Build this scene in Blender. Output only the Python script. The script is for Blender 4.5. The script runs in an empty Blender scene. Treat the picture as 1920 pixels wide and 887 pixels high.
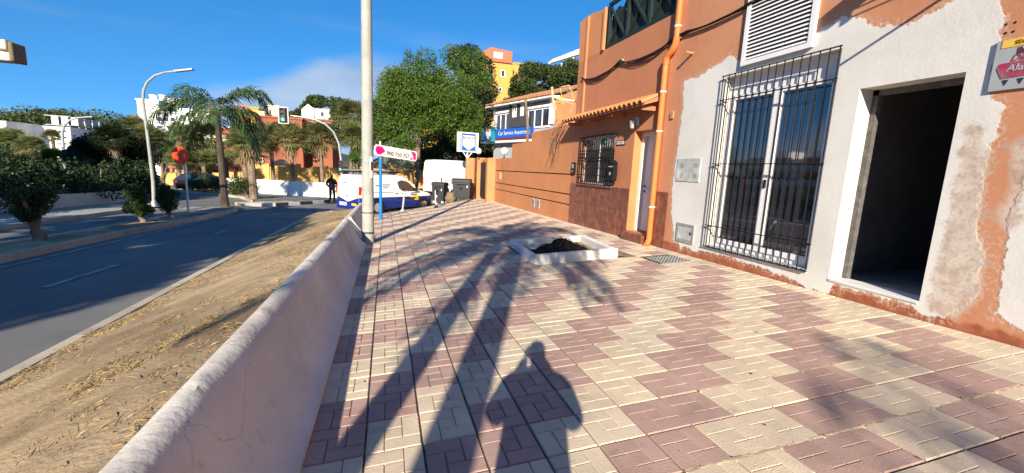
import bpy, bmesh, math, random
import numpy as np
from mathutils import Vector, Matrix, noise as mnoise
PI = math.pi
R = math.radians
random.seed(7)
rng = np.random.default_rng(7)
sc = bpy.context.scene
col = sc.collection

# ------------------------------------------------------------------ camera
YAW, PITCH, ROLL, FPX, CAMH = R(17.1477), R(9.0702), R(2.5116), 774.62, 1.65
_f = Vector((math.sin(YAW)*math.cos(PITCH), math.cos(YAW)*math.cos(PITCH), -math.sin(PITCH)))
_r0 = Vector((math.cos(YAW), -math.sin(YAW), 0)); _u0 = _r0.cross(_f)
_r = _r0*math.cos(ROLL)+_u0*math.sin(ROLL); _u = _u0*math.cos(ROLL)-_r0*math.sin(ROLL)
CO = Vector((0, 0, CAMH))
cd = bpy.data.cameras.new('camera'); cam = bpy.data.objects.new('camera', cd); col.objects.link(cam)
cd.sensor_fit = 'HORIZONTAL'; cd.sensor_width = 36; cd.lens = FPX/1920*36
cd.clip_start = .02; cd.clip_end = 3000
cam.matrix_world = Matrix(((_r.x, _u.x, -_f.x, CO.x), (_r.y, _u.y, -_f.y, CO.y), (_r.z, _u.z, -_f.z, CO.z), (0, 0, 0, 1)))
sc.camera = cam

CLX, CLY = 1.5, .3
# ------------------------------------------------------------------ sky and sun
SUN_EL, SUN_AZ = R(24), R(21.2)          # light travels towards azimuth SUN_AZ (right of +Y)
LD = Vector((math.sin(SUN_AZ)*math.cos(SUN_EL), math.cos(SUN_AZ)*math.cos(SUN_EL), -math.sin(SUN_EL)))
sd = bpy.data.lights.new('sun', 'SUN'); sun = bpy.data.objects.new('sun', sd); col.objects.link(sun)
sd.energy = 4.8; sd.angle = R(.53); sd.color = (1, .88, .70)
sun.rotation_euler = LD.to_track_quat('-Z', 'Y').to_euler()
w = bpy.data.worlds.new('World'); sc.world = w; w.use_nodes = True
N, L = w.node_tree.nodes, w.node_tree.links
N.clear()
wo = N.new('ShaderNodeOutputWorld'); bg = N.new('ShaderNodeBackground'); L.new(bg.outputs[0], wo.inputs[0])
sky = N.new('ShaderNodeTexSky'); sky.sky_type = 'NISHITA'; sky.sun_disc = False
sky.sun_elevation = SUN_EL; sky.sun_rotation = SUN_AZ+PI
sky.altitude = 50; sky.air_density = 1.0; sky.dust_density = .1; sky.ozone_density = 3.5
hs = N.new('ShaderNodeHueSaturation'); hs.inputs['Saturation'].default_value = 1.3; hs.inputs['Value'].default_value = 1.0
L.new(sky.outputs[0], hs.inputs['Color'])
_tc = N.new('ShaderNodeTexCoord'); _va = N.new('ShaderNodeVectorMath'); _va.operation = 'ADD'; _va.inputs[1].default_value = (0, 0, .20); L.new(_tc.outputs['Generated'], _va.inputs[0])
_vn = N.new('ShaderNodeVectorMath'); _vn.operation = 'NORMALIZE'; L.new(_va.outputs[0], _vn.inputs[0]); L.new(_vn.outputs[0], sky.inputs[0])
gm = N.new('ShaderNodeGamma'); gm.inputs[1].default_value = 1.0; L.new(hs.outputs[0], gm.inputs[0])
tc = N.new('ShaderNodeTexCoord'); sep = N.new('ShaderNodeSeparateXYZ'); L.new(tc.outputs['Generated'], sep.inputs[0])
def wmath(op, a, b=None, c=None):
    n = N.new('ShaderNodeMath'); n.operation = op
    for i, v in enumerate((a, b, c)):
        if v is None: continue
        if isinstance(v, (int, float)): n.inputs[i].default_value = v
        else: L.new(v, n.inputs[i])
    return n.outputs[0]
def wramp(v, a, b):
    n = N.new('ShaderNodeMapRange'); n.interpolation_type = 'SMOOTHSTEP'
    L.new(v, n.inputs['Value']); n.inputs['From Min'].default_value = a; n.inputs['From Max'].default_value = b
    return n.outputs['Result']
mp = N.new('ShaderNodeMapping'); mp.inputs['Scale'].default_value = (1.0, 1.0, 2.6); mp.inputs['Location'].default_value = (CLX, CLY, .35)
L.new(tc.outputs['Generated'], mp.inputs[0])
nz = N.new('ShaderNodeTexNoise'); nz.inputs['Scale'].default_value = 2.6; nz.inputs['Detail'].default_value = 7; nz.inputs['Roughness'].default_value = .5
L.new(mp.outputs[0], nz.inputs['Vector'])
mpb = N.new('ShaderNodeMapping'); mpb.inputs['Scale'].default_value = (1, 1, 0); mpb.inputs['Location'].default_value = (CLX, CLY, 0); L.new(tc.outputs['Generated'], mpb.inputs[0])
nzb = N.new('ShaderNodeTexNoise'); nzb.inputs['Scale'].default_value = 1.25; nzb.inputs['Detail'].default_value = 2; L.new(mpb.outputs[0], nzb.inputs['Vector'])
# low cloud bank along the horizon: broad swells set its height, fine noise frays its top
topz = wmath('MULTIPLY_ADD', wmath('SUBTRACT', nzb.outputs[0], .5), .55, .138)
edge = wmath('SUBTRACT', wmath('ADD', topz, wmath('MULTIPLY', wmath('SUBTRACT', nz.outputs[0], .5), .10)), sep.outputs['Z'])
bank = wramp(edge, -.012, .035)
mp2 = N.new('ShaderNodeMapping'); mp2.inputs['Scale'].default_value = (2.2, 2.2, 22.0); mp2.inputs['Location'].default_value = (4.1, 2.3, 1.0)
L.new(tc.outputs['Generated'], mp2.inputs[0])
nz2 = N.new('ShaderNodeTexNoise'); nz2.inputs['Scale'].default_value = 1.0; nz2.inputs['Detail'].default_value = 5
L.new(mp2.outputs[0], nz2.inputs['Vector'])
streak = wmath('MULTIPLY', wramp(nz2.outputs[0], .52, .72), wmath('MULTIPLY', wramp(sep.outputs['Z'], .1, .2), wmath('SUBTRACT', 1, wramp(sep.outputs['Z'], .28, .36))))
msk = wmath('MAXIMUM', wmath('MULTIPLY', bank, .80), wmath('MULTIPLY', streak, .14))
cc = N.new('ShaderNodeMixRGB'); cc.inputs[1].default_value = (1.7, 2.3, 3.2, 1); cc.inputs[2].default_value = (2.7, 3.2, 3.9, 1)
L.new(wramp(nz.outputs[0], .4, .75), cc.inputs[0])
mx = N.new('ShaderNodeMixRGB'); L.new(msk, mx.inputs[0]); L.new(gm.outputs[0], mx.inputs[1]); L.new(cc.outputs[0], mx.inputs[2])
L.new(mx.outputs[0], bg.inputs[0]); bg.inputs[1].default_value = .108
sc.view_settings.view_transform = 'Standard'; sc.view_settings.look = 'None'
sc.view_settings.gamma = 1; sc.view_settings.use_curve_mapping = False
sc.view_settings.exposure = 1.0
sc.cycles.max_bounces = 6; sc.cycles.transparent_max_bounces = 8
sc.cycles.use_denoising = True

# ------------------------------------------------------------------ helpers
def ray(px, py):
    return (_f + _r*((px-960)/FPX) - _u*((py-443.5)/FPX))
def at(px, py, Y=None, X=None):
    d = ray(px, py); t = Y/d.y if Y is not None else X/d.x
    return CO+d*t
MW = {}
def tag(o, label=None, cat=None, group=None, kind=None):
    if label: o['label'] = label
    if cat: o['category'] = cat
    if group: o['group'] = group
    if kind: o['kind'] = kind
    return o
def thing(name, label, cat, loc=(0, 0, 0), rz=0, group=None):
    o = bpy.data.objects.new(name, None); col.objects.link(o)
    o.location = loc; o.rotation_euler = (0, 0, rz); o.empty_display_size = .2
    MW[o.name] = Matrix.Translation(Vector(loc)) @ Matrix.Rotation(rz, 4, 'Z')
    return tag(o, label, cat, group)
def copy_tree(o, loc, rz=0, label=None, scale=None):
    c = o.copy(); col.objects.link(c); c.location = loc; c.rotation_euler = (0, 0, rz)
    if scale: c.scale = scale
    if label: c['label'] = label
    for ch in o.children:
        d = ch.copy(); col.objects.link(d); d.parent = c
        for g in ch.children:
            e = g.copy(); col.objects.link(e); e.parent = d
    return c
class MB:
    def __init__(s): s.v = []; s.f = []; s.m = []
    def add(s, vs, fs, mi=0):
        n = len(s.v); s.v += [tuple(v) for v in vs]; s.f += [tuple(i+n for i in f) for f in fs]; s.m += [mi]*len(fs); return s
    def face(s, pts, mi=0): return s.add(pts, [tuple(range(len(pts)))], mi)
    def box(s, x0, x1, y0, y1, z0, z1, mi=0):
        return s.add([(x0, y0, z0), (x1, y0, z0), (x1, y1, z0), (x0, y1, z0), (x0, y0, z1), (x1, y0, z1), (x1, y1, z1), (x0, y1, z1)],
                     [(0, 3, 2, 1), (4, 5, 6, 7), (0, 1, 5, 4), (1, 2, 6, 5), (2, 3, 7, 6), (3, 0, 4, 7)], mi)
    def bbox(s, x0, x1, y0, y1, z0, z1, b=.01, mi=0):
        """box with chamfered edges"""
        bm = bmesh.new(); bmesh.ops.create_cube(bm, size=1)
        for v in bm.verts: v.co = Vector(((x0+x1)/2+v.co.x*(x1-x0), (y0+y1)/2+v.co.y*(y1-y0), (z0+z1)/2+v.co.z*(z1-z0)))
        bmesh.ops.bevel(bm, geom=bm.edges[:], offset=b, segments=1, affect='EDGES')
        bm.verts.index_update(); s.add([v.co[:] for v in bm.verts], [tuple(v.index for v in f.verts) for f in bm.faces], mi); bm.free(); return s
    def bar(s, a, b, wd, hd, up=(0, 0, 1), mi=0):
        a, b = Vector(a), Vector(b); d = (b-a).normalized(); up = Vector(up)
        sx = d.cross(up)
        if sx.length < 1e-4: sx = d.cross(Vector((1, 0, 0)))
        sx.normalize(); sz = sx.cross(d)
        o = [sx*i*wd/2+sz*j*hd/2 for i, j in ((-1, -1), (1, -1), (1, 1), (-1, 1))]
        return s.add([a+q for q in o]+[b+q for q in o], [(0, 1, 2, 3), (7, 6, 5, 4), (0, 4, 5, 1), (1, 5, 6, 2), (2, 6, 7, 3), (3, 7, 4, 0)], mi)
    def tube(s, pts, rad, n=8, mi=0, caps=True):
        pts = [Vector(p) for p in pts]; m = len(pts)
        if isinstance(rad, (int, float)): rad = [rad]*m
        prev = None; vs = []
        for i, p in enumerate(pts):
            d = (pts[min(i+1, m-1)]-pts[max(i-1, 0)]).normalized()
            if prev is None:
                a = d.cross(Vector((0, 0, 1)) if abs(d.z) < .9 else Vector((1, 0, 0))).normalized()
            else:
                a = (prev-d*prev.dot(d)).normalized()
            prev = a; b = d.cross(a)
            vs += [p+(a*math.cos(2*PI*k/n)+b*math.sin(2*PI*k/n))*rad[i] for k in range(n)]
        fs = [(i*n+k, i*n+(k+1) % n, (i+1)*n+(k+1) % n, (i+1)*n+k) for i in range(m-1) for k in range(n)]
        if caps: fs += [tuple(range(n))[::-1], tuple((m-1)*n+k for k in range(n))]
        return s.add(vs, fs, mi)
    def lathe(s, prof, n=16, c=(0, 0, 0), mi=0, axis='Z'):
        vs = []; m = len(prof)
        for r, z in prof:
            for k in range(n):
                a = 2*PI*k/n; p = (r*math.cos(a), r*math.sin(a), z)
                if axis == 'X': p = (p[2], p[0], p[1])
                if axis == 'Y': p = (p[1], p[2], p[0])
                vs.append((c[0]+p[0], c[1]+p[1], c[2]+p[2]))
        fs = [(i*n+k, i*n+(k+1) % n, (i+1)*n+(k+1) % n, (i+1)*n+k) for i in range(m-1) for k in range(n)]
        fs += [tuple(range(n))[::-1], tuple((m-1)*n+k for k in range(n))]
        return s.add(vs, fs, mi)
    def prism(s, poly, z0, z1, mi=0):
        """poly in xy, z0/z1 numbers or functions of (x,y)"""
        g0 = z0 if callable(z0) else (lambda x, y: z0); g1 = z1 if callable(z1) else (lambda x, y: z1)
        n = len(poly)
        vs = [(x, y, g0(x, y)) for x, y in poly]+[(x, y, g1(x, y)) for x, y in poly]
        return s.add(vs, [tuple(range(n))[::-1], tuple(range(n, 2*n))]+[(i, (i+1) % n, n+(i+1) % n, n+i) for i in range(n)], mi)
    def extr(s, poly, o, u, v, d, mi=0):
        """2D polygon in plane (o; u,v) extruded by vector d"""
        o, u, v, d = Vector(o), Vector(u), Vector(v), Vector(d); n = len(poly)
        a = [o+u*p+v*q for p, q in poly]
        return s.add(a+[p+d for p in a], [tuple(range(n))[::-1], tuple(range(n, 2*n))]+[(i, (i+1) % n, n+(i+1) % n, n+i) for i in range(n)], mi)
    def grid(s, fn, us, vs_, mi=0):
        nu, nv = len(us), len(vs_)
        return s.add([fn(a, b) for b in vs_ for a in us], [(j*nu+i, j*nu+i+1, (j+1)*nu+i+1, (j+1)*nu+i) for j in range(nv-1) for i in range(nu-1)], mi)
    def ico(s, c, r, sub=2, mi=0, nz=0, seed=0):
        bm = bmesh.new(); bmesh.ops.create_icosphere(bm, subdivisions=sub, radius=1)
        rr = (r, r, r) if isinstance(r, (int, float)) else r
        for v in bm.verts:
            k = 1+nz*mnoise.noise(v.co*1.7+Vector((seed, 0, 0)))
            v.co = Vector((c[0]+v.co.x*rr[0]*k, c[1]+v.co.y*rr[1]*k, c[2]+v.co.z*rr[2]*k))
        bm.verts.index_update(); s.add([v.co[:] for v in bm.verts], [tuple(v.index for v in f.verts) for f in bm.faces], mi); bm.free(); return s
    def build(s, name, mats, parent=None, smooth=False, local=False, fix=True):
        me = bpy.data.meshes.new(name); vs = s.v
        M = MW.get(parent.name) if parent is not None else None
        if M is not None and not local:
            I = M.inverted(); vs = [I @ Vector(v) for v in vs]
        me.from_pydata(vs, [], s.f)
        for m in (mats if isinstance(mats, (list, tuple)) else [mats]): me.materials.append(m)
        if any(s.m): me.polygons.foreach_set('material_index', s.m)
        if fix:
            bm = bmesh.new(); bm.from_mesh(me); bmesh.ops.recalc_face_normals(bm, faces=bm.faces[:]); bm.to_mesh(me); bm.free()
        if smooth: me.polygons.foreach_set('use_smooth', [True]*len(me.polygons))
        if smooth == 'auto':
            try: me.set_sharp_from_angle(angle=R(35))
            except Exception: pass
        o = bpy.data.objects.new(name, me); col.objects.link(o)
        if parent is not None:
            o.parent = parent
            if M is not None: MW[o.name] = M
        return o
def rawmesh(name, V, F, mat, parent=None, smooth=False):
    """numpy verts (n,3), quad or tri faces (m,k) in world space"""
    V = np.asarray(V, dtype=np.float64)
    if parent is not None and parent.name in MW:
        I = np.array(MW[parent.name].inverted()); V = V @ I[:3, :3].T+I[:3, 3]
    me = bpy.data.meshes.new(name); k = F.shape[1]
    me.vertices.add(len(V)); me.vertices.foreach_set('co', V.astype(np.float32).ravel())
    me.loops.add(F.size); me.loops.foreach_set('vertex_index', F.astype(np.int32).ravel())
    me.polygons.add(len(F)); me.polygons.foreach_set('loop_start', np.arange(0, F.size, k, dtype=np.int32))
    me.update(calc_edges=True); me.validate()
    me.materials.append(mat)
    if smooth: me.polygons.foreach_set('use_smooth', [True]*len(me.polygons))
    o = bpy.data.objects.new(name, me); col.objects.link(o)
    if parent is not None:
        o.parent = parent
        if parent.name in MW: MW[o.name] = MW[parent.name]
    return o
def leafgeo(P, size, asp=.5, up=.3, rs=rng, jit=.4):
    """diamond leaf faces at the points P"""
    P = np.asarray(P); n = len(P)
    d = rs.normal(size=(n, 3)); d /= np.linalg.norm(d, axis=1)[:, None]
    nn = rs.normal(size=(n, 3)); nn[:, 2] += up*2; 
    t = np.cross(d, nn); t /= np.linalg.norm(t, axis=1)[:, None]+1e-9
    s = size*(1+jit*rs.uniform(-1, 1, n))[:, None]
    V = np.stack([P-d*s*.5, P+t*s*asp*.5, P+d*s*.5, P-t*s*asp*.5], 1).reshape(-1, 3)
    F = np.arange(4*n).reshape(n, 4)
    return V, F
def blob_points(centers, radii, n, rs=rng, shell=.55):
    """points in ellipsoid clumps, denser towards each clump's surface"""
    centers = np.asarray(centers, float); radii = np.asarray(radii, float)
    if radii.ndim == 1: radii = np.repeat(radii[:, None], 3, 1)
    vol = radii.prod(1)**(2/3); k = rs.choice(len(centers), n, p=vol/vol.sum())
    d = rs.normal(size=(n, 3)); d /= np.linalg.norm(d, axis=1)[:, None]
    r = shell+(1-shell)*rs.uniform(0, 1, n)**.7
    r *= np.where(rs.uniform(size=n) < .12, 1.18, 1)
    return centers[k]+d*radii[k]*r[:, None]

# ------------------------------------------------------------------ materials
def pmat(name, c, rough=.8, var=.18, scale=3, bump=.25, bscale=30, metal=0, c2=None, spec=.3, island=0, coat=0, c2amt=(.45, .62), objrand=0, emis=None, world=False, stain=None):
    m = bpy.data.materials.new(name); m.use_nodes = True
    n, l = m.node_tree.nodes, m.node_tree.links; b = n['Principled BSDF']
    b.inputs['Roughness'].default_value = rough; b.inputs['Metallic'].default_value = metal
    b.inputs['Specular IOR Level'].default_value = spec
    if coat: b.inputs['Coat Weight'].default_value = coat; b.inputs['Coat Roughness'].default_value = .08
    t = n.new('ShaderNodeTexCoord'); crd = n.new('ShaderNodeNewGeometry').outputs['Position'] if world else t.outputs['Object']
    a = n.new('ShaderNodeTexNoise'); a.inputs['Scale'].default_value = scale; a.inputs['Detail'].default_value = 6; a.inputs['Roughness'].default_value = .6
    l.new(crd, a.inputs['Vector'])
    hv = n.new('ShaderNodeHueSaturation')
    mr = n.new('ShaderNodeMapRange'); l.new(a.outputs[0], mr.inputs[0]); mr.inputs[1].default_value = .25; mr.inputs[2].default_value = .75
    mr.inputs[3].default_value = 1-var; mr.inputs[4].default_value = 1+var
    val = mr.outputs[0]
    if island or objrand:
        src = n.new('ShaderNodeNewGeometry').outputs['Random Per Island'] if island else n.new('ShaderNodeObjectInfo').outputs['Random']
        k = island or objrand
        r2 = n.new('ShaderNodeMapRange'); l.new(src, r2.inputs[0]); r2.inputs[3].default_value = 1-k; r2.inputs[4].default_value = 1+k
        mm = n.new('ShaderNodeMath'); mm.operation = 'MULTIPLY'; l.new(val, mm.inputs[0]); l.new(r2.outputs[0], mm.inputs[1]); val = mm.outputs[0]
    l.new(val, hv.inputs['Value'])
    if c2 is not None:
        a2 = n.new('ShaderNodeTexNoise'); a2.inputs['Scale'].default_value = scale*.6; a2.inputs['Detail'].default_value = 8; a2.inputs['Roughness'].default_value = .65
        l.new(crd, a2.inputs['Vector'])
        q = n.new('ShaderNodeMapRange'); l.new(a2.outputs[0], q.inputs[0]); q.inputs[1].default_value, q.inputs[2].default_value = c2amt
        x = n.new('ShaderNodeMixRGB'); l.new(q.outputs[0], x.inputs[0]); x.inputs[1].default_value = (*c, 1); x.inputs[2].default_value = (*c2, 1)
        l.new(x.outputs[0], hv.inputs['Color'])
    else: hv.inputs['Color'].default_value = (*c, 1)
    out = hv.outputs[0]
    if stain:                                             # (scale, lo, hi, amount, colour): grime with its own shape
        for ssc, lo, hi, amt, sc2 in stain:
            a4 = n.new('ShaderNodeTexNoise'); a4.inputs['Scale'].default_value = ssc; a4.inputs['Detail'].default_value = 9; a4.inputs['Roughness'].default_value = .68; l.new(crd, a4.inputs['Vector'])
            q4 = n.new('ShaderNodeMapRange'); l.new(a4.outputs[0], q4.inputs[0]); q4.inputs[1].default_value = lo; q4.inputs[2].default_value = hi; q4.inputs[4].default_value = amt
            x4 = n.new('ShaderNodeMixRGB'); l.new(q4.outputs[0], x4.inputs[0]); l.new(out, x4.inputs[1]); x4.inputs[2].default_value = (*sc2, 1); out = x4.outputs[0]
    l.new(out, b.inputs['Base Color'])
    if bump:
        a3 = n.new('ShaderNodeTexNoise'); a3.inputs['Scale'].default_value = bscale; a3.inputs['Detail'].default_value = 5
        l.new(crd, a3.inputs['Vector'])
        bp = n.new('ShaderNodeBump'); bp.inputs['Strength'].default_value = bump; bp.inputs['Distance'].default_value = .01
        l.new(a3.outputs[0], bp.inputs['Height']); l.new(bp.outputs[0], b.inputs['Normal'])
    if emis:
        b.inputs['Emission Color'].default_value = (*emis[0], 1); b.inputs['Emission Strength'].default_value = emis[1]
    return m
def leafmat(name, c, c2, trans=.35, rough=.55):
    m = bpy.data.materials.new(name); m.use_nodes = True
    n, l = m.node_tree.nodes, m.node_tree.links; b = n['Principled BSDF']; out = n['Material Output']
    b.inputs['Roughness'].default_value = rough; b.inputs['Specular IOR Level'].default_value = .25
    g = n.new('ShaderNodeNewGeometry'); x = n.new('ShaderNodeMixRGB')
    l.new(g.outputs['Random Per Island'], x.inputs[0]); x.inputs[1].default_value = (*c, 1); x.inputs[2].default_value = (*c2, 1)
    l.new(x.outputs[0], b.inputs['Base Color'])
    tr = n.new('ShaderNodeBsdfTranslucent'); l.new(x.outputs[0], tr.inputs[0])
    ms = n.new('ShaderNodeMixShader'); ms.inputs[0].default_value = trans
    l.new(b.outputs[0], ms.inputs[1]); l.new(tr.outputs[0], ms.inputs[2]); l.new(ms.outputs[0], out.inputs[0])
    return m
def glassmat(name, c=(.012, .016, .02), rough=.03, ior=2.4):
    m = bpy.data.materials.new(name); m.use_nodes = True
    b = m.node_tree.nodes['Principled BSDF']; b.inputs['Base Color'].default_value = (*c, 1)
    b.inputs['Roughness'].default_value = rough; b.inputs['IOR'].default_value = ior; b.inputs['Specular IOR Level'].default_value = .5
    return m
M = {}
M['asphalt'] = pmat('asphalt', (.165, .163, .16), .85, .22, .35, .6, 180, c2=(.20, .195, .19), world=True, stain=((.5, .52, .66, .5, (.09, .092, .10)), (3, .60, .70, .35, (.22, .22, .21))))
M['ground'] = pmat('ground', (.13, .11, .07), .95, .25, .2, .4, 4, c2=(.06, .075, .035))
M['dirt'] = pmat('dirt', (.43, .32, .195), .95, .30, 1.3, .9, 40, c2=(.20, .145, .09), c2amt=(.42, .66), spec=.1, stain=((.55, .48, .66, .5, (.17, .125, .08)), (9, .60, .72, .5, (.47, .37, .24))))
M['kerb'] = pmat('kerb_concrete', (.47, .41, .31), .85, .2, 2, .4, 60, c2=(.36, .31, .24), objrand=.08)
M['barrier'] = pmat('whitewashed_concrete', (.63, .595, .535), .9, .12, 1.4, .5, 26, c2=(.51, .47, .415), c2amt=(.46, .72), spec=.1, world=True, stain=((.8, .52, .70, .5, (.40, .36, .33)), (7, .60, .70, .4, (.36, .32, .29)), (40, .66, .74, .5, (.25, .22, .20))))
def add_cracks(m, scale, wd, seed, amt=.7):
    n, l = m.node_tree.nodes, m.node_tree.links; b = n['Principled BSDF']; g = n.new('ShaderNodeNewGeometry')
    ns = n.new('ShaderNodeTexNoise'); ns.inputs['Scale'].default_value = 3.5; ns.inputs['Detail'].default_value = 5; l.new(g.outputs['Position'], ns.inputs['Vector'])
    mx = n.new('ShaderNodeMixRGB'); mx.blend_type = 'ADD'; mx.inputs[0].default_value = .35; l.new(g.outputs['Position'], mx.inputs[1]); l.new(ns.outputs['Color'], mx.inputs[2])
    v = n.new('ShaderNodeTexVoronoi'); v.feature = 'DISTANCE_TO_EDGE'; v.inputs['Scale'].default_value = scale; l.new(mx.outputs[0], v.inputs['Vector'])
    r = n.new('ShaderNodeMapRange'); l.new(v.outputs['Distance'], r.inputs[0]); r.inputs[1].default_value = 0; r.inputs[2].default_value = wd; r.inputs[3].default_value = amt; r.inputs[4].default_value = 0
    n2 = n.new('ShaderNodeTexNoise'); n2.inputs['Scale'].default_value = 1.1; n2.inputs['Detail'].default_value = 3; l.new(g.outputs['Position'], n2.inputs['Vector'])
    r2 = n.new('ShaderNodeMapRange'); l.new(n2.outputs[0], r2.inputs[0]); r2.inputs[1].default_value = .5; r2.inputs[2].default_value = .58
    mm = n.new('ShaderNodeMath'); mm.operation = 'MULTIPLY'; l.new(r.outputs[0], mm.inputs[0]); l.new(r2.outputs[0], mm.inputs[1])
    src = b.inputs['Base Color'].links[0].from_socket; x = n.new('ShaderNodeMixRGB'); l.new(mm.outputs[0], x.inputs[0]); l.new(src, x.inputs[1]); x.inputs[2].default_value = (.16, .14, .13, 1); l.new(x.outputs[0], b.inputs['Base Color'])
add_cracks(M['barrier'], 1.5, .007, 1, .5)
add_cracks(M['asphalt'], .55, .006, 2, .6)
M['concrete'] = pmat('grey_concrete', (.36, .37, .34), .8, .12, 3, .3, 50, c2=(.28, .30, .27))
M['cream'] = pmat('cream_tile', (.61, .50, .365), .8, .14, 2.2, .4, 90, island=.10, c2=(.50, .43, .33), c2amt=(.42, .66), world=True, stain=((.9, .5, .72, .55, (.30, .27, .23)), (5, .60, .72, .5, (.20, .17, .14)), (26, .66, .72, .6, (.12, .10, .09))))
M['red'] = pmat('reddish_tile', (.405, .275, .232), .8, .14, 2.2, .4, 90, island=.12, c2=(.34, .225, .195), c2amt=(.42, .66), world=True, stain=((.9, .5, .72, .55, (.24, .18, .16)), (5, .60, .72, .5, (.18, .14, .12)), (26, .66, .72, .6, (.10, .08, .08)), (1.7, .56, .70, .35, (.52, .42, .33))))
M['joint'] = pmat('sandy_joint', (.22, .175, .12), .95, .3, 6, .5, 60, c2=(.10, .08, .06))
M['mortar'] = pmat('pale_mortar', (.56, .45, .30), .95, .25, 10, .8, 60, c2=(.36, .27, .17))
M['orange'] = pmat('orange_render', (.47, .190, .098), .88, .12, .8, .35, 60, c2=(.40, .155, .080), c2amt=(.45, .75))
M['orange2'] = pmat('bright_orange_render', (.56, .235, .10), .88, .10, .8, .35, 60, c2=(.49, .205, .09))
M['pipe'] = pmat('orange_paint', (.62, .19, .05), .5, .08, 4, .1, 40)
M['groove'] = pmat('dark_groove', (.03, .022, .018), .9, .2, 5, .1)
M['dado'] = pmat('brown_stone_tile', (.165, .055, .032), .42, .35, 9, .15, 60, c2=(.26, .10, .06), objrand=.10, spec=.5)
M['white'] = pmat('white_paint', (.78, .77, .72), .6, .06, 2, .1, 60)
M['doorwhite'] = pmat('door_white', (.74, .71, .66), .5, .05, 2, .05, 60)
M['pvc'] = pmat('white_pvc', (.80, .80, .80), .35, .03, 2, 0)
M['iron'] = pmat('black_iron', (.012, .012, .014), .7, .3, 8, .2, 60, spec=.15)
M['darkgreen'] = pmat('dark_green_wood', (.012, .024, .022), .6, .3, 5, .2, 40)
M['steel'] = pmat('galvanised', (.50, .52, .53), .42, .12, 6, .1, 40, metal=.6)
M['greybox'] = pmat('grey_painted_box', (.42, .44, .43), .6, .22, 6, .1, 40, c2=(.60, .60, .57))
M['black'] = pmat('black_plastic', (.012, .012, .013), .45, .2, 5, 0)
M['binplastic'] = pmat('dark_grey_plastic', (.035, .038, .042), .5, .2, 4, .1, 40)
M['rubber'] = pmat('rubber', (.013, .013, .013), .85, .2, 5, .2, 60)
M['vanwhite'] = pmat('van_white', (.80, .80, .78), .3, .03, 2, 0, coat=.6)
M['vanblue'] = pmat('van_blue', (.012, .03, .22), .3, .05, 2, 0, coat=.6)
M['vanyellow'] = pmat('van_yellow', (.85, .50, .02), .35, .04, 2, 0, coat=.5)
M['alloy'] = pmat('alloy', (.55, .56, .57), .35, .1, 4, 0, metal=.7)
M['glass'] = glassmat('dark_glass', (.03, .034, .04))
M['signblue'] = pmat('sign_blue', (.015, .11, .50), .4, .05, 2, 0)
M['postblue'] = pmat('post_blue', (.01, .19, .58), .4, .06, 2, 0)
M['magenta'] = pmat('magenta', (.75, .01, .20), .4, .04, 2, 0)
M['signred'] = pmat('sign_red', (.62, .012, .025), .4, .05, 2, 0)
M['discred'] = pmat('sign_disc_red', (.78, .07, .015), .5, .06, 2, 0)
M['signgrey'] = pmat('sign_grey', (.35, .38, .40), .5, .08, 3, 0)
M['teal'] = pmat('sign_teal', (.02, .22, .30), .4, .05, 2, 0)
M['ink'] = pmat('dark_ink', (.03, .03, .035), .6, .05, 2, 0)
M['yellowpaint'] = pmat('yellow_paint', (.75, .48, .08), .6, .08, 2, .1)
M['yellowwall'] = pmat('yellow_render', (.72, .46, .16), .9, .10, .6, .3, 40, c2=(.60, .37, .13))
M['housyellow'] = pmat('ochre_house', (.58, .325, .085), .9, .06, .4, .2, 20)
M['terracotta'] = pmat('terracotta_wall', (.31, .105, .062), .9, .10, .3, .2, 20)
M['pinkred'] = pmat('red_tower', (.46, .15, .085), .9, .08, .4, .2, 20)
M['farwhite'] = pmat('far_white_wall', (.80, .79, .76), .9, .04, .2, .1, 10)
M['fargrey'] = pmat('far_grey_wall', (.42, .44, .48), .9, .06, .2, .1, 10)
M['farcream'] = pmat('far_cream_wall', (.76, .60, .36), .9, .06, .2, .1, 10)
M['rooftile'] = pmat('roof_tile', (.40, .185, .095), .9, .3, 3, .3, 30, c2=(.27, .13, .075), island=.12)
M['canopytile'] = pmat('canopy_tile', (.58, .25, .09), .85, .2, 3, .3, 30, objrand=.10)
M['trunk'] = pmat('palm_trunk', (.05, .04, .032), .95, .3, 3, .9, 14, c2=(.085, .07, .055))  # darkened so the colour carries the shade on the median palm's trunk
M['bark'] = pmat('bark', (.16, .115, .08), .95, .3, 3, .9, 12, c2=(.24, .19, .14))
M['soil'] = pmat('soil', (.030, .022, .015), 1, .5, 8, 1, 25, spec=.05)
M['cloth'] = pmat('black_cloth', (.012, .012, .014), .9, .2, 6, .3, 60)
M['jeans'] = pmat('dark_trousers', (.016, .016, .02), .9, .2, 6, .3, 60)
M['skin'] = pmat('skin', (.42, .23, .15), .6, .05, 4, 0)
M['hair'] = pmat('hair', (.015, .012, .01), .7, .2, 20, .2)
M['paintline'] = pmat('road_paint', (.36, .36, .35), .7, .25, 5, .2, 60, c2=(.18, .18, .18))
M['globe'] = pmat('opal_globe', (.82, .80, .74), .3, .03, 3, 0)
M['brown'] = pmat('brown_sack', (.20, .145, .09), .95, .25, 5, .6, 14)
M['wood'] = pmat('dry_wood', (.50, .37, .21), .9, .25, 6, .4, 40)
M['gate'] = pmat('gate_brown', (.075, .05, .035), .6, .2, 4, .1)
M['roomwall'] = pmat('unplastered_room', (.20, .198, .195), .95, .3, 1.5, .4, 20)
M['roomfloor'] = pmat('dusty_floor', (.26, .26, .265), .95, .25, 2, .3, 30)
M['beige'] = pmat('beige_metal', (.62, .55, .40), .5, .06, 3, 0)
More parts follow.
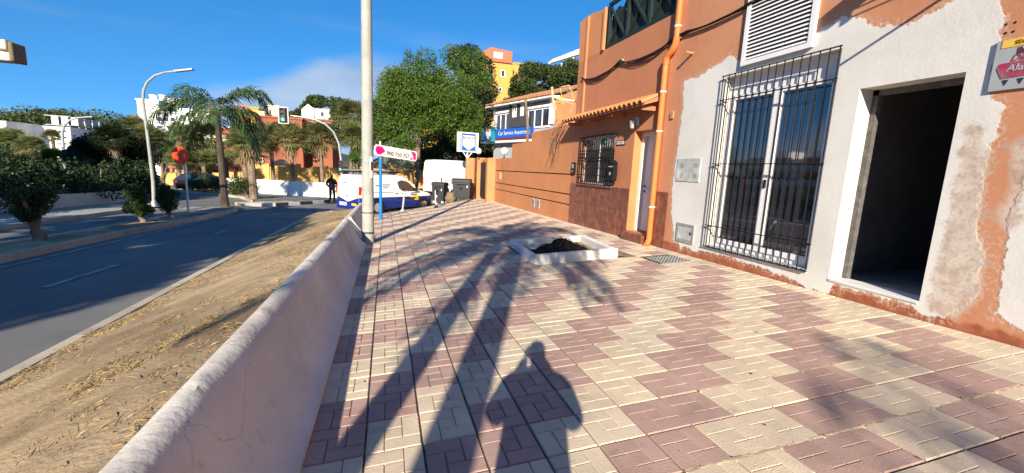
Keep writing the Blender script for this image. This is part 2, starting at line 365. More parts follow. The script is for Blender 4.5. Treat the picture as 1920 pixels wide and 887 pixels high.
M['lampgreen'] = pmat('green_light', (.02, .5, .35), .4, 0, 2, 0, emis=((.05, .95, .6), 2.2))
M['cardoor'] = pmat('dark_car_paint', (.015, .012, .016), .3, .1, 3, 0, coat=.6)
M['curtain'] = pmat('curtain', (.45, .44, .42), .9, .1, 4, .2, 30)
M['ficus'] = leafmat('ficus_leaf', (.055, .12, .02), (.135, .205, .03), .33)
M['dkleaf'] = leafmat('dark_leaf', (.018, .036, .012), (.038, .062, .02), .2)
M['pine'] = leafmat('pine_leaf', (.035, .062, .02), (.082, .11, .032), .25)
M['farleaf'] = leafmat('far_leaf', (.05, .085, .028), (.11, .135, .045), .25)
M['palmleaf'] = leafmat('palm_leaf', (.04, .085, .03), (.09, .145, .055), .25, .45)
M['fanleaf'] = leafmat('fan_leaf', (.15, .19, .06), (.30, .29, .12), .4)
M['deadleaf'] = leafmat('dead_leaf', (.30, .22, .12), (.45, .34, .20), .35)
M['hedge'] = leafmat('hedge_leaf', (.025, .05, .014), (.055, .09, .022), .25)
M['agave'] = leafmat('agave_leaf', (.10, .15, .11), (.16, .20, .15), .15)
M['drygrass'] = leafmat('dry_grass', (.34, .25, .12), (.47, .36, .19), .25, .8)
M['litter'] = leafmat('litter', (.05, .04, .025), (.10, .075, .04), .1)
def text(body, size, mat, name, parent, o, u, v, depth=.004, align='CENTER', shear=0, bold=0):
    """flat lettering in the plane (o; u right, v up); o is the text centre"""
    c = bpy.data.curves.new('txt', 'FONT'); c.body = body; c.size = size; c.align_x = align; c.align_y = 'CENTER'; c.extrude = depth/2; c.shear = shear
    c.offset = bold; c.resolution_u = 3
    t = bpy.data.objects.new('txt', c); col.objects.link(t)
    dg = bpy.context.evaluated_depsgraph_get(); me = bpy.data.meshes.new_from_object(t.evaluated_get(dg))
    bpy.data.objects.remove(t); bpy.data.curves.remove(c)
    u, v = Vector(u).normalized(), Vector(v).normalized(); n = u.cross(v)
    m4 = Matrix(((u.x, v.x, n.x, o[0]), (u.y, v.y, n.y, o[1]), (u.z, v.z, n.z, o[2]), (0, 0, 0, 1)))
    if parent.name in MW: m4 = MW[parent.name].inverted() @ m4
    me.transform(m4); me.materials.clear(); me.materials.append(mat)
    ob = bpy.data.objects.new(name, me); col.objects.link(ob); ob.parent = parent
    return ob
# ================================================================== the setting
RP = [(-60, .6), (0, -.2), (12, -.45), (18, -.56), (27, -.82), (35, -1.0), (60, -1.3), (100, -1.6), (400, -2)]
def prof(y): return float(np.interp(y, [p[0] for p in RP], [p[1] for p in RP]))
def sstep(a, b, v):
    t = min(1, max(0, (v-a)/(b-a))); return t*t*(3-2*t)
def roadz(x, y): return prof(y)+.085*min(max(x+.5, 0), 14)*sstep(14, 19, y)
def sw(x, y):
    t = (x+.465)/6.065; return (1-t)*(-.025-.0254*y)+t*(.26-.0149*y)
def nn(x, y, z=0): return mnoise.noise(Vector((x, y, z)))

# ground: one sheet to the horizon, with the slopes behind the houses
def hills(x, y):
    z = roadz(x, y)-.3
    z += 11*sstep(44, 100, y+.35*x)*sstep(-14, 14, x)            # slope up behind the garage
    z += 4*sstep(60, 130, y)*sstep(10, -30, x)                    # gentle rise across the road
    z += 13*sstep(130, 230, y)*sstep(-20, -60, x)                 # wooded ridge
    return z+(1.2*nn(x*.03, y*.03) if y > 60 else 0)
gx = list(np.linspace(-1500, -160, 8))+list(np.linspace(-150, 110, 66))+list(np.linspace(130, 1500, 8))
gy = list(np.linspace(-900, -80, 7))+list(np.linspace(-70, 290, 91))+list(np.linspace(310, 2500, 10))
g = MB().grid(lambda x, y: (x, y, hills(x, y)), gx, gy).build('ground', M['ground'], smooth=True); tag(g, kind='structure')
rx = list(np.linspace(-45, 16, 62)); ry = list(np.linspace(-60, 50, 111))
r = MB().grid(lambda x, y: (x, y, roadz(x, y)), rx, ry).build('road', M['asphalt'], smooth=True); tag(r, kind='structure')

# ---- paint on the road
def line(pts, wd, name='road_marking', parent=r):
    mb = MB(); L_ = []
    pts = [Vector((p[0], p[1], 0)) for p in pts]
    for i, p in enumerate(pts):
        d = (pts[min(i+1, len(pts)-1)]-pts[max(i-1, 0)]).normalized(); s = Vector((d.y, -d.x, 0))*wd/2
        for q in (p-s, p+s): L_.append((q.x, q.y, roadz(q.x, q.y)+.012))
    mb.add(L_, [(2*i, 2*i+1, 2*i+3, 2*i+2) for i in range(len(pts)-1)])
    return mb.build(name, M['paintline'], parent)
def dense(pts, st=.5):
    out = []
    for a, b in zip(pts, pts[1:]):
        n = max(1, int(math.hypot(b[0]-a[0], b[1]-a[1])/st))
        out += [tuple(a[k]+(b[k]-a[k])*i/n for k in range(len(a))) for i in range(n)]
    return out+[tuple(pts[-1])]
line(dense([(-6.4, -20), (-6.35, 9), (-6.15, 14), (-6.0, 18), (-5.6, 19.5), (-4.2, 22.2), (-3.4, 24.3)]), .11)
for a, b in (((-4.85, 1.5), (-4.8, 3.2)), ((-4.82, 7.6), (-4.75, 9.2)), ((-4.6, 13.3), (-4.55, 14.2)), ((-4.45, 19.0), (-4.45, 20.1))): line(dense([a, b]), .1)
for x in (-9.3, -8.5, -7.72): line(dense([(x, 21.1), (x-.05, 23.1)]), .5)

# ---- sidewalk: slab, tiles, kerb
TS, X0, Y0 = .342, -.1307, 3.0423
def edge_y(x): return 18.3+1.187*(x+.465)
sb = MB(); cells = []
xs = [-.465+6.065*i/14 for i in range(15)]
ys = [-12+i*.5 for i in range(61)]
vs = {}; vl = []
def vid(x, y, dz):
    k = (round(x, 4), round(y, 4), dz)
    if k not in vs: vs[k] = len(vl); vl.append((x, y, sw(x, y)+dz))
    return vs[k]
fs = []
for i in range(14):
    for j in range(74):
        a, b = xs[i], xs[i+1]; y0 = -12+j*.5; y1 = y0+.5
        ya, yb = min(y1, edge_y(a)), min(y1, edge_y(b))
        if y0 >= max(edge_y(a), edge_y(b)): continue
        if ya > y0 and yb > y0: fs.append((vid(a, y0, 0), vid(b, y0, 0), vid(b, yb, 0), vid(a, ya, 0)))
        elif yb > y0: fs.append((vid(a, y0, 0), vid(b, y0, 0), vid(b, yb, 0)))
walk = MB().add([(x, y, z-.006) for x, y, z in vl], fs).build('sidewalk', M['joint']); tag(walk, kind='structure')
def tile_verts(wd=TS):
    mb = MB(); h = TS-.010; u = h/3; g = .0060; d = .0105; sx = (wd-.010)/h
    for x0, x1, y0, y1 in ((0, 2, 2, 3), (2, 3, 1, 3), (1, 3, 0, 1), (0, 1, 0, 2), (1, 2, 1, 2)):
        X_0, X_1, Y_0, Y_1 = [(-h/2+q*u) for q in (x0, x1, y0, y1)]
        b = [(X_0, Y_0), (X_1, Y_0), (X_1, Y_1), (X_0, Y_1)]; t = [(X_0+g, Y_0+g), (X_1-g, Y_0+g), (X_1-g, Y_1-g), (X_0+g, Y_1-g)]
        mb.add([(x*sx, y, -.001) for x, y in b]+[(x*sx, y, d) for x, y in t], [(4, 5, 6, 7), (0, 1, 5, 4), (1, 2, 6, 5), (2, 3, 7, 6), (3, 0, 4, 7)])
    return mb
tm = {}
for nm in ('cream', 'red'):
    o = tile_verts().build('tile', M[nm]); tm[nm] = o.data; bpy.data.objects.remove(o)
LASTW = 5.6-(X0+16*TS)-.004
o = tile_verts(LASTW).build('tile', M['cream']); tm['edge'] = o.data; bpy.data.objects.remove(o)
cand = []
for i in range(-1, 17):
    for j in range(-63, 30):
        wd = TS if i < 16 else LASTW
        cx = X0+i*TS+wd/2; cy = Y0-(j-.5)*TS
        if cy > edge_y(cx)-.32 or cy < -8: continue
        if 2.56 < cx < 4.5 and 6.9 < cy < 8.8: continue               # tree pit
        if 4.7 < cx < 5.34 and 6.02 < cy < 6.66: continue              # manhole
        kind = 'edge' if i == 16 else ('red' if (i+j) % 4 in (0, 1) else 'cream')
        v = Vector((cx, cy, sw(cx, cy)))-CO; dz = v.dot(_f); a = 0
        if dz > .5:
            px, py = 960+FPX*v.dot(_r)/dz, 443.5-FPX*v.dot(_u)/dz
            if -60 < px < 1980 and py < 930: a = 1/dz**3
        cand.append((a, cx, cy, kind))
cand.sort(key=lambda c: -c[0])
rest = {'cream': MB(), 'red': MB()}
for k, (a, cx, cy, kind) in enumerate(cand):
    z = sw(cx, cy)+random.uniform(-.0015, .0015)
    sx_ = (sw(cx+.1, cy)-sw(cx-.1, cy))/.2; sy_ = (sw(cx, cy+.1)-sw(cx, cy-.1))/.2
    ang = random.uniform(-.006, .006); tx, ty = random.uniform(-.004, .004), random.uniform(-.004, .004)
    if k < 298:
        o = bpy.data.objects.new('tile', tm[kind]); col.objects.link(o); o.parent = walk
        o.location = (cx, cy, z); o.rotation_euler = (math.atan(sy_)+ty, -math.atan(sx_)+tx, ang)
    else:
        src = tm[kind]; mb = rest['red' if kind == 'red' else 'cream']
        ca, sa = math.cos(ang), math.sin(ang)
        mb.add([(cx+v.co.x*ca-v.co.y*sa, cy+v.co.x*sa+v.co.y*ca, z+v.co.z+v.co.x*(sx_+tx)+v.co.y*(sy_+ty)) for v in src.vertices], [tuple(p.vertices) for p in src.polygons])
for k, mb in rest.items():
    o = mb.build('tile_paving', M[k], walk, fix=False); tag(o, kind='stuff')
# wide mortar joints across the paving
for yj, xa in ((Y0-4*TS, 5), (Y0-2*TS, 7), (Y0+1*TS, 6)):
    mb = MB(); n = 60
    for i in range(n):
        xa_ = X0+xa*TS; xb_ = 5.59; x0 = xa_+(xb_-xa_)*i/n; x1 = xa_+(xb_-xa_)*(i+1)/n
        wj = .019+.008*nn(x0*5, yj*3); hj = .010+.004*nn(x0*9, yj)
        mb.add([(x0, yj-wj, sw(x0, yj)), (x1, yj-wj, sw(x1, yj)), (x1, yj-wj*.4, sw(x1, yj)+hj), (x0, yj-wj*.4, sw(x0, yj)+hj), (x0, yj+wj*.4, sw(x0, yj)+hj), (x1, yj+wj*.4, sw(x1, yj)+hj), (x1, yj+wj, sw(x1, yj)), (x0, yj+wj, sw(x0, yj))],
               [(0, 1, 2, 3), (3, 2, 5, 4), (4, 5, 6, 7)])
    mb.build('mortar_joint', M['mortar'], walk)
# kerb stones of the slanting end of the sidewalk
def kerb_run(pts, parent, name='kerb_stone', wd=.14, top=.12, zf=None, mats=None, st=1.0, under=.3, gap=.01):
    pts = dense(pts, st)
    for i, (a, b) in enumerate(zip(pts, pts[1:])):
        A, B = Vector((a[0], a[1], 0)), Vector((b[0], b[1], 0)); d = (B-A).normalized(); s = Vector((d.y, -d.x, 0))*wd/2
        A = A+d*gap/2; B = B-d*gap/2; j = .014
        q = [A-s, A+s, B+s, B-s]; q2 = [A-s*.86, A+s*.86, B+s*.86, B-s*.86]
        z = (lambda p: zf(p.x, p.y)) if zf else (lambda p: roadz(p.x, p.y))
        mb = MB(); mb.add([(p.x, p.y, z(p)-under) for p in q]+[(p.x, p.y, z(p)+top-j) for p in q]+[(p.x, p.y, z(p)+top) for p in q2],
               [(0, 3, 2, 1), (8, 9, 10, 11)]+[(k, (k+1) % 4, 4+(k+1) % 4, 4+k) for k in range(4)]+[(4+k, 4+(k+1) % 4, 8+(k+1) % 4, 8+k) for k in range(4)])
        m = mats[i % len(mats)] if mats else M['kerb']
        mb.build(name, m, parent)
kerb_run([(-.45, 18.33), (5.55, 25.45)], walk, zf=sw, top=.012)

# ---- flared white barrier beside the sidewalk
PR = [(0, -.05), (0, .055), (-.03, .062), (-.10, .12), (-.175, .22), (-.24, .35), (-.285, .48), (-.31, .555), (-.34, .612), (-.385, .648), (-.435, .655), (-.48, .635), (-.505, .59), (-.515, .3), (-.515, -.3)]
def barrier(y0, y1, dx, sc_, n):
    def fn(t, y):
        i = int(t); px, pz = PR[i]; k = 0
        if 7 <= i <= 12:
            s = (y*1.05+.25*nn(0, y*.7)) % 1.0
            k = .010*math.exp(-((s-.5)/.06)**2)+.010*nn(i*.3, y*4)+.006*nn(i*.8, y*11)
        if 1 <= i <= 6: k = .005*nn(i*.6, y*1.4)
        return (-.465+dx+px-(k if i < 10 else -k), y, sw(-.465, y)+pz*sc_+k)
    mb = MB().grid(fn, list(range(len(PR))), list(np.linspace(y0, y1, n)))
    m = len(PR); N_ = len(mb.v)
    mb.f += [tuple(range(m)), tuple(range(N_-m, N_))]; mb.m += [0, 0]
    return mb
b1 = barrier(-9, 10.38, 0, 1.0, 420).build('concrete_barrier', M['barrier'], smooth='auto')
tag(b1, 'long flared white concrete barrier between the tiled sidewalk and the dirt strip', 'barrier')
b2 = barrier(11.15, 17.9, -.1, .86, 120).build('concrete_barrier', M['barrier'], smooth='auto')
tag(b2, 'short white concrete barrier continuing beyond the grey utility pole', 'barrier')
# white flap of loose paint film on the barrier end
mb = MB().grid(lambda u, v: (-.86+.06*u+.20*v*v+.02*u*v, 10.42+.05*u, .40-.34*v+.05*math.sin(v*3)*u), [0, .5, 1], [0, .25, .5, .75, 1])
tag(mb.build('torn_plastic_strip', M['white']), 'torn white plastic strip hanging from the end of the long barrier', 'plastic strip')

# ---- dirt strip between barrier and road
kp = [(-2.95, -30), (-2.95, 8), (-2.93, 13), (-2.86, 17), (-2.7, 19.3), (-2.5, 20.2)]
def kx(y): return float(np.interp(y, [p[1] for p in kp], [p[0] for p in kp]))
def dirtz(t, y):
    xk = kx(y)+.06; xb = -.965 if y < 10.6 else -1.06
    x = xk+(xb-xk)*t; zk = roadz(x, y)+.115
    zb = sw(-.465, y)+(.565 if y < 10.8 else .48)
    e = sstep(15, 20.5, y); zb = zb*(1-e)+(zk+.05)*e
    z = zk+(zb-zk)*(t**.8*.45+sstep(0, 1, t)*.55)
    z += .018*nn(x*1.3, y*1.3)+.010*nn(x*5, y*5)+.006*nn(x*14, y*14)
    return (x, y, z)
dy = list(np.linspace(-30, 0, 20))[:-1]+list(np.linspace(0, 11, 160))+list(np.linspace(11.1, 19.6, 60))
ds = MB().grid(dirtz, list(np.linspace(0, 1, 30)), dy).build('dirt_verge', M['dirt'], smooth=True); tag(ds, kind='structure')
kerb_run([(-2.95, -6), (-2.95, 8), (-2.93, 13), (-2.86, 17), (-2.7, 19.3), (-2.45, 20.0), (-1.35, 19.0)], ds, st=1.0, top=.13, wd=.13)
# dry grass
def blades(P, h, wd, lean=.8, rs=rng):
    n = len(P); a = rs.uniform(0, 2*PI, n); d = np.stack([np.cos(a), np.sin(a), np.zeros(n)], 1); s = np.stack([-d[:, 1], d[:, 0], d[:, 2]], 1)
    hh = (h*rs.uniform(.5, 1.4, n))[:, None]; ww = (wd*rs.uniform(.7, 1.3, n))[:, None]
    ln = hh*(lean*rs.uniform(.2, 1.6, n))[:, None]; up = np.array([0, 0, 1.])
    V = np.stack([P-s*ww, P+s*ww, P+d*ln*.45+up*hh*.75+s*ww*.7, P+d*ln+up*hh], 1).reshape(-1, 3)
    return V, np.arange(4*n).reshape(n, 4)
pts = []
tufts = [(.1, random.uniform(1, 19)) for _ in range(46)]+[(random.random(), random.uniform(1.6, 19)) for _ in range(90)]+[(random.uniform(.75, .98), random.uniform(1.6, 19)) for _ in range(70)]
tufts += [(.62, 2.9), (.7, 3.0), (.56, 3.2), (.74, 3.4), (.8, 3.7), (.05, 4.2), (.06, 4.6), (.03, 5.0), (.1, 5.2), (.06, 6), (.5, 4.4)]*3
for t, y in tufts:
    k = random.randint(20, 70); s = random.uniform(.03, .10)
    for _ in range(k):
        tt = min(1, max(0, t+random.gauss(0, s*.5))); yy = y+random.gauss(0, s*1.3)
        pts.append(dirtz(tt, yy))
for _ in range(2200):
    yy = 1.4+18*random.random()**1.2; tt = random.random()
    if nn(tt*3+5, yy*.8) > .02-.012*yy: pts.append(dirtz(tt, yy))
P = np.array(pts); V, F = blades(P, .019, .0019, 2.3)
o = rawmesh('dry_grass', V, F, M['drygrass']); tag(o, 'straw coloured dry grass scattered over the dirt verge', 'grass', kind='stuff')

# ---- planted median
fr = [(-6.7, -30), (-6.7, 9.7), (-6.6, 12.6), (-6.42, 14.5), (-6.12, 17.8), (-6.25, 20.5), (-6.7, 22.3)]
bk = [(-7.7, -30), (-7.68, 11.1), (-7.48, 12.7), (-7.32, 14.8), (-6.98, 17.9), (-7.0, 21.0), (-6.86, 22.4)]
med = MB(); N_ = 60
F1, B1 = dense(fr, .8), dense(bk, .8)
def res(p, n):
    d = [0]
    for a, b in zip(p, p[1:]): d.append(d[-1]+math.hypot(b[0]-a[0], b[1]-a[1]))
    t = np.linspace(0, d[-1], n); return list(zip(np.interp(t, d, [q[0] for q in p]), np.interp(t, d, [q[1] for q in p])))
F2, B2 = res(fr, N_), res(bk, N_)
vv = []
for (a, b), (c, d) in zip(F2, B2):
    for k in range(5):
        x, y = a+(c-a)*k/4, b+(d-b)*k/4; vv.append((x, y, roadz(x, y)+.10+(.05 if 0 < k < 4 else 0)+.015*nn(x*4, y*4)))
med.add(vv, [(j*5+i, j*5+i+1, j*5+i+6, j*5+i+5) for j in range(N_-1) for i in range(4)])
mo = med.build('median', M['dirt'], smooth=True); tag(mo, kind='structure')
kerb_run([p for p in fr if p[1] > -1 or p[1] == -30], mo, top=.15, st=1.2); kerb_run(bk, mo, top=.15, st=1.2)
# traffic island with black and white kerb
zf_ = [(-6.75, 23.45), (-5.6, 24.4), (-4.7, 25.8), (-3.7, 27.7), (-3.2, 29.4)]; zb_ = [(-7.4, 24.4), (-6.4, 25.4), (-5.6, 26.8), (-4.6, 28.6), (-3.9, 30.2)]
im = MB(); A_, B_ = res(zf_, 12), res(zb_, 12)
im.add([(x, y, roadz(x, y)+.13) for p in zip(A_, B_) for x, y in p], [(2*i, 2*i+1, 2*i+3, 2*i+2) for i in range(11)])
io = im.build('traffic_island', M['kerb']); tag(io, kind='structure')
kw = pmat('kerb_white', (.66, .64, .60), .8, .15, 3, .2); kk = pmat('kerb_black', (.05, .05, .055), .8, .2, 3, .2)
kerb_run(zf_, io, 'painted_kerb_stone', top=.17, mats=[kw, kk], st=.75); kerb_run(zb_, io, top=.17)
# far-left pavement
pv = MB().prism([(-9.72, -40), (-9.72, 19.5), (-10.2, 22.5), (-11.5, 24.6), (-26, 27), (-26, -40)], lambda x, y: roadz(x, y)-.3, lambda x, y: roadz(x, y)+.12)
pvo = MB().grid(lambda u, y: (-26+u*(16.28-1.8*sstep(19, 25, y)), y, roadz(-10, y)+.12), list(np.linspace(0, 1, 8)), list(np.linspace(-40, 25, 66))).build('pavement', M['concrete'], smooth=True)
tag(pvo, kind='structure'); kerb_run([(-9.65, -10), (-9.65, 19.4), (-10.1, 22.4), (-11.4, 24.7), (-16, 26)], pvo, top=.135, st=1.2)
# kerbed planting bed across the junction
bedpts = [(-7.5, 27.4), (-9.0, 30.9), (-10.7, 33.0), (-14.0, 35.9), (-19, 38.5)]
bd = MB(); Bf = res(bedpts, 14)
bd.add([(x+dx, y+dyy, roadz(x, y)+.12) for x, y in Bf for dx, dyy in ((0, 0), (-.5, 1.6))], [(2*i, 2*i+1, 2*i+3, 2*i+2) for i in range(13)])
bdo = bd.build('planting_bed', M['dirt']); tag(bdo, kind='structure'); kerb_run(bedpts, bdo, top=.15, st=1.5)
# ================================================================== right-hand buildings (facade plane x = FX)
FX = 5.6
def sdist(P, poly):
    """signed distance, positive inside"""
    P = np.asarray(P); n = len(poly); d = np.full(len(P), 1e9); ins = np.zeros(len(P), bool)
    for i in range(n):
        a, b = np.array(poly[i], float), np.array(poly[(i+1) % n], float); ab = b-a
        t = np.clip(((P-a) @ ab)/(ab @ ab), 0, 1); d = np.minimum(d, np.linalg.norm(P-a-t[:, None]*ab, axis=1))
        c = (a[1] > P[:, 1]) != (b[1] > P[:, 1])
        xi = a[0]+(P[:, 1]-a[1])*(b[0]-a[0])/(b[1]-a[1] if b[1] != a[1] else 1e-9)
        ins ^= c & (P[:, 0] < xi)
    return np.where(ins, d, -d)
W1 = [(6.97, .34), (7.02, .6), (7.15, .92), (7.20, 1.68), (7.16, 2.4), (7.13, 3.04), (7.18, 3.53), (6.77, 3.54), (6.55, 3.6), (6.39, 3.63), (6.04, 3.73), (5.9, 3.62), (5.79, 3.56), (4.56, 3.67), (4.23, 3.78), (4.0, 3.68), (3.82, 3.54), (3.49, 3.45),
      (3.21, 3.53), (3.05, 3.62), (2.80, 3.62), (2.69, 3.29), (2.67, 3.0), (2.69, 2.59), (2.56, 2.47), (2.56, 2.2), (2.59, 1.95), (2.56, 1.33), (2.46, 1.05), (2.44, .62), (2.6, .36), (2.77, .27), (2.98, .35), (3.4, .37), (3.78, .35),
      (3.86, .22), (4.15, .20), (4.4, .30), (5.16, .33), (5.7, .36), (6.11, .33), (6.42, .28), (6.66, .33), (6.74, .24), (6.86, .38)]
W2 = [(2.27, 1.95), (2.36, 1.45), (2.33, 1.1), (2.30, .8), (2.28, .45), (1.9, .38), (.6, .35), (.6, 2.1), (1.9, 2.05)]
GR = [(2.82, 2.35), (2.66, 2.3), (2.55, 2.0), (2.53, 1.3), (2.40, .95), (2.42, .55), (2.56, .32), (2.80, .34), (2.82, .8), (2.80, 1.4)]
GR2 = [(2.47, 2.1), (2.40, 1.7), (2.46, 1.45), (2.36, 1.2), (2.27, 1.3), (2.28, 2.0), (2.36, 2.2)]
def facade_mat():
    m = bpy.data.materials.new('patched_orange_render'); m.use_nodes = True
    n, l = m.node_tree.nodes, m.node_tree.links; b = n['Principled BSDF']; b.inputs['Roughness'].default_value = .9; b.inputs['Specular IOR Level'].default_value = .15
    t = n.new('ShaderNodeTexCoord')
    def noise(s, d=6, r=.6):
        a = n.new('ShaderNodeTexNoise'); a.inputs['Scale'].default_value = s; a.inputs['Detail'].default_value = d; a.inputs['Roughness'].default_value = r; l.new(t.outputs['Object'], a.inputs['Vector']); return a.outputs[0]
    def mth(op, a, c, clamp=False):
        q = n.new('ShaderNodeMath'); q.operation = op; q.use_clamp = clamp
        for i, v in enumerate((a, c)):
            if isinstance(v, (int, float)): q.inputs[i].default_value = v
            else: l.new(v, q.inputs[i])
        return q.outputs[0]
    def ss(v, a, c):
        q = n.new('ShaderNodeMapRange'); q.interpolation_type = 'SMOOTHSTEP'; l.new(v, q.inputs[0]); q.inputs[1].default_value = a; q.inputs[2].default_value = c; return q.outputs[0]
    def att(nm):
        q = n.new('ShaderNodeAttribute'); q.attribute_name = nm; return q.outputs['Fac']
    def mix(f, a, c):
        q = n.new('ShaderNodeMixRGB'); l.new(f, q.inputs[0])
        for i, v in ((1, a), (2, c)):
            if isinstance(v, tuple): q.inputs[i].default_value = (*v, 1)
            else: l.new(v, q.inputs[i])
        return q.outputs[0]
    n1, n2, n3 = noise(7, 8, .65), noise(1.1, 6), noise(28, 6)
    orange = mix(ss(n2, .42, .72), (.55, .255, .145), (.47, .21, .115))
    orange = mix(mth('MULTIPLY', ss(n3, .56, .72), .35), orange, (.44, .19, .10))
    base = mix(ss(n1, .4, .65), (.30, .095, .05), (.40, .145, .075))
    bz = ss(mth('ADD', att('height'), mth('MULTIPLY', mth('SUBTRACT', n1, .5), .16)), .36, .31)
    q = n.new('ShaderNodeMapRange'); orange = mix(bz, orange, base)
    white = mix(ss(n2, .40, .72), (.70, .695, .665), (.625, .61, .58))
    white = mix(mth('MULTIPLY', ss(n3, .52, .75), .22), white, (.50, .45, .40))
    rough = mix(ss(n1, .40, .62), (.60, .52, .44), (.44, .33, .26))
    rough = mix(mth('MULTIPLY', ss(n3, .55, .7), .5), rough, (.36, .20, .14))
    sdw = mth('ADD', att('white'), mth('MULTIPLY', mth('SUBTRACT', n1, .5), .20)); fw = ss(sdw, -.012, .012)
    fringe = mth('MULTIPLY', ss(sdw, -.10, -.02), ss(n3, .47, .60))
    sdr = mth('ADD', att('rough'), mth('MULTIPLY', mth('SUBTRACT', n1, .5), .26)); fr_ = ss(sdr, -.02, .05)
    c = mix(mth('MULTIPLY', fringe, .6), orange, (.58, .47, .38)); c = mix(fw, c, white); c = mix(mth('MULTIPLY', fr_, .85), c, rough)
    l.new(c, b.inputs['Base Color'])
    h = mth('ADD', mth('MULTIPLY', fw, .5), mth('ADD', mth('MULTIPLY', n3, .22), mth('MULTIPLY', n1, .28)))
    bp = n.new('ShaderNodeBump'); bp.inputs['Strength'].default_value = .55; bp.inputs['Distance'].default_value = .012; l.new(h, bp.inputs['Height']); l.new(bp.outputs[0], b.inputs['Normal'])
    return m
M['facade'] = facade_mat()
def wall_plane(name, ys, zs, holes, mat, parent, x=FX, masks=True):
    ys = sorted(set([round(v, 4) for v in ys])); zs = sorted(set([round(v, 4) for v in zs])); ny = len(ys)
    V = [(x, y, z) for z in zs for y in ys]; F = []
    for j in range(len(zs)-1):
        for i in range(ny-1):
            cy, cz = (ys[i]+ys[i+1])/2, (zs[j]+zs[j+1])/2
            if any(a < cy < b and c < cz < d for a, b, c, d in holes): continue
            F.append((j*ny+i, (j+1)*ny+i, (j+1)*ny+i+1, j*ny+i+1))
    o = MB().add(V, F).build(name, mat, parent, fix=False)
    if masks:
        P = np.array([(y, z) for z in zs for y in ys])
        for nm, val in (('white', np.maximum(sdist(P, W1), sdist(P, W2))), ('rough', np.maximum(sdist(P, GR), sdist(P, GR2))), ('height', P[:, 1]-.012*(2-P[:, 0])*0)):
            a = o.data.attributes.new(nm, 'FLOAT', 'POINT'); a.data.foreach_set('value', val.astype(np.float32))
    return o
# ------------- building with the half-plastered front
shop = thing('shop_building', 'orange building with patchy white plaster, open doorway and tall barred window', 'building', (FX, 3, .2))
WIN = (4.17, 6.08, .44, 3.38); DOR = (2.88, 3.87, .40, 2.83)
ys = list(np.arange(1.6, 7.66, .04))+list(np.linspace(-7, 1.6, 12))+[7.66]+[WIN[0], WIN[1], DOR[0], DOR[1]]
zs = list(np.arange(-.1, 4.5, .04))+[-.5, 4.5, 5.5, 6.8]+list(WIN[2:])+list(DOR[2:])
wall_plane('wall', ys, zs, [WIN, DOR], M['facade'], shop)
mb = MB().box(FX+.003, FX+8, -7, -6.9, -.5, 6.8); mb.box(FX+.002, FX+8, 7.58, 7.66, 4.9, 6.8); mb.box(FX+.002, FX+8, -7, 7.66, 6.75, 6.85); mb.box(FX+7.9, FX+8, -6.9, 7.6, -.5, 6.75)
mb.build('rear_wall', M['orange'], shop)
wt = pmat('reveal_white', (.60, .57, .51), .85, .06, 2, .3, 40)
def reveal(o, d, nm):
    a, b, c, e = o; m = MB()
    m.face([(FX, a, c), (FX+d, a, c), (FX+d, a, e), (FX, a, e)]).face([(FX, b, c), (FX+d, b, c), (FX+d, b, e), (FX, b, e)])
    m.face([(FX, a, e), (FX+d, a, e), (FX+d, b, e), (FX, b, e)]).face([(FX, a, c), (FX+d, a, c), (FX+d, b, c), (FX, b, c)])
    return m.build(nm, wt, shop, fix=False)
reveal(WIN, .20, 'window_reveal'); reveal(DOR, .24, 'door_reveal')
MB().bbox(FX-.012, FX+.30, DOR[0]+.004, DOR[1]-.004, .385, .425, .008).build('door_sill', pmat('sill_stone', (.62, .62, .62), .6, .1, 3, .2), shop)
df = MB()
df.box(FX+.24, FX+.31, DOR[1]-.065, DOR[1]+.02, .40, 2.83).box(FX+.24, FX+.31, DOR[0]-.02, DOR[0]+.03, .40, 2.83).box(FX+.24, FX+.31, DOR[0], DOR[1], 2.765, 2.85)
df.build('door_frame', pmat('raw_door_frame', (.10, .098, .096), .9, .3, 14, .6, 30, c2=(.15, .145, .14)), shop)
# the bare room behind the doorway
rm = MB(); y0, y1, z0, z1 = .4, 4.12, .41, 3.3; xb = FX+5.2
rm.face([(FX+.31, y0, z1), (xb, y0, z1), (xb, y1, z1), (FX+.31, y1, z1)]).face([(xb, y0, z0), (xb, y1, z0), (xb, y1, z1), (xb, y0, z1)])
rm.face([(FX+.31, y1, z0), (xb, y1, z0), (xb, y1, z1), (FX+.31, y1, z1)]).face([(FX+.31, y0, z0), (xb, y0, z0), (xb, y0, z1), (FX+.31, y0, z1)])
rm.face([(FX+.31, y0, z0), (FX+.31, DOR[0], z0), (FX+.31, DOR[0], z1), (FX+.31, y0, z1)]).face([(FX+.31, DOR[1], z0), (FX+.31, y1, z0), (FX+.31, y1, z1), (FX+.31, DOR[1], z1)]).face([(FX+.31, DOR[0], 2.83), (FX+.31, DOR[1], 2.83), (FX+.31, DOR[1], z1), (FX+.31, DOR[0], z1)])
rm.build('room_walls', M['roomwall'], shop)
MB().face([(FX+.24, y0, z0), (xb, y0, z0), (xb, y1, z0), (FX+.24, y1, z0)]).build('room_floor', M['roomfloor'], shop)
for i, (ax, ay, bx, by, h) in enumerate([(7.6, 3.9, 8.9, 2.6, .47), (7.9, 3.6, 9.3, 3.0, .52), (8.2, 3.95, 9.0, 2.4, .57)]):
    o = MB().bar((ax, ay, h), (bx, by, h+.05*i), .14, .05).build('timber_board', M['wood']); tag(o, ['lowest', 'middle', 'topmost'][i]+' loose board lying on the floor inside the dark doorway', 'board', 'boards inside the doorway')
mb = MB().ico((9.4, 3.0, .62), (.5, .6, .42), 2, nz=.5, seed=3); tag(mb.build('rubble_heap', M['roomwall'], smooth=False), 'heap of rubble at the back of the dark room', 'rubble')
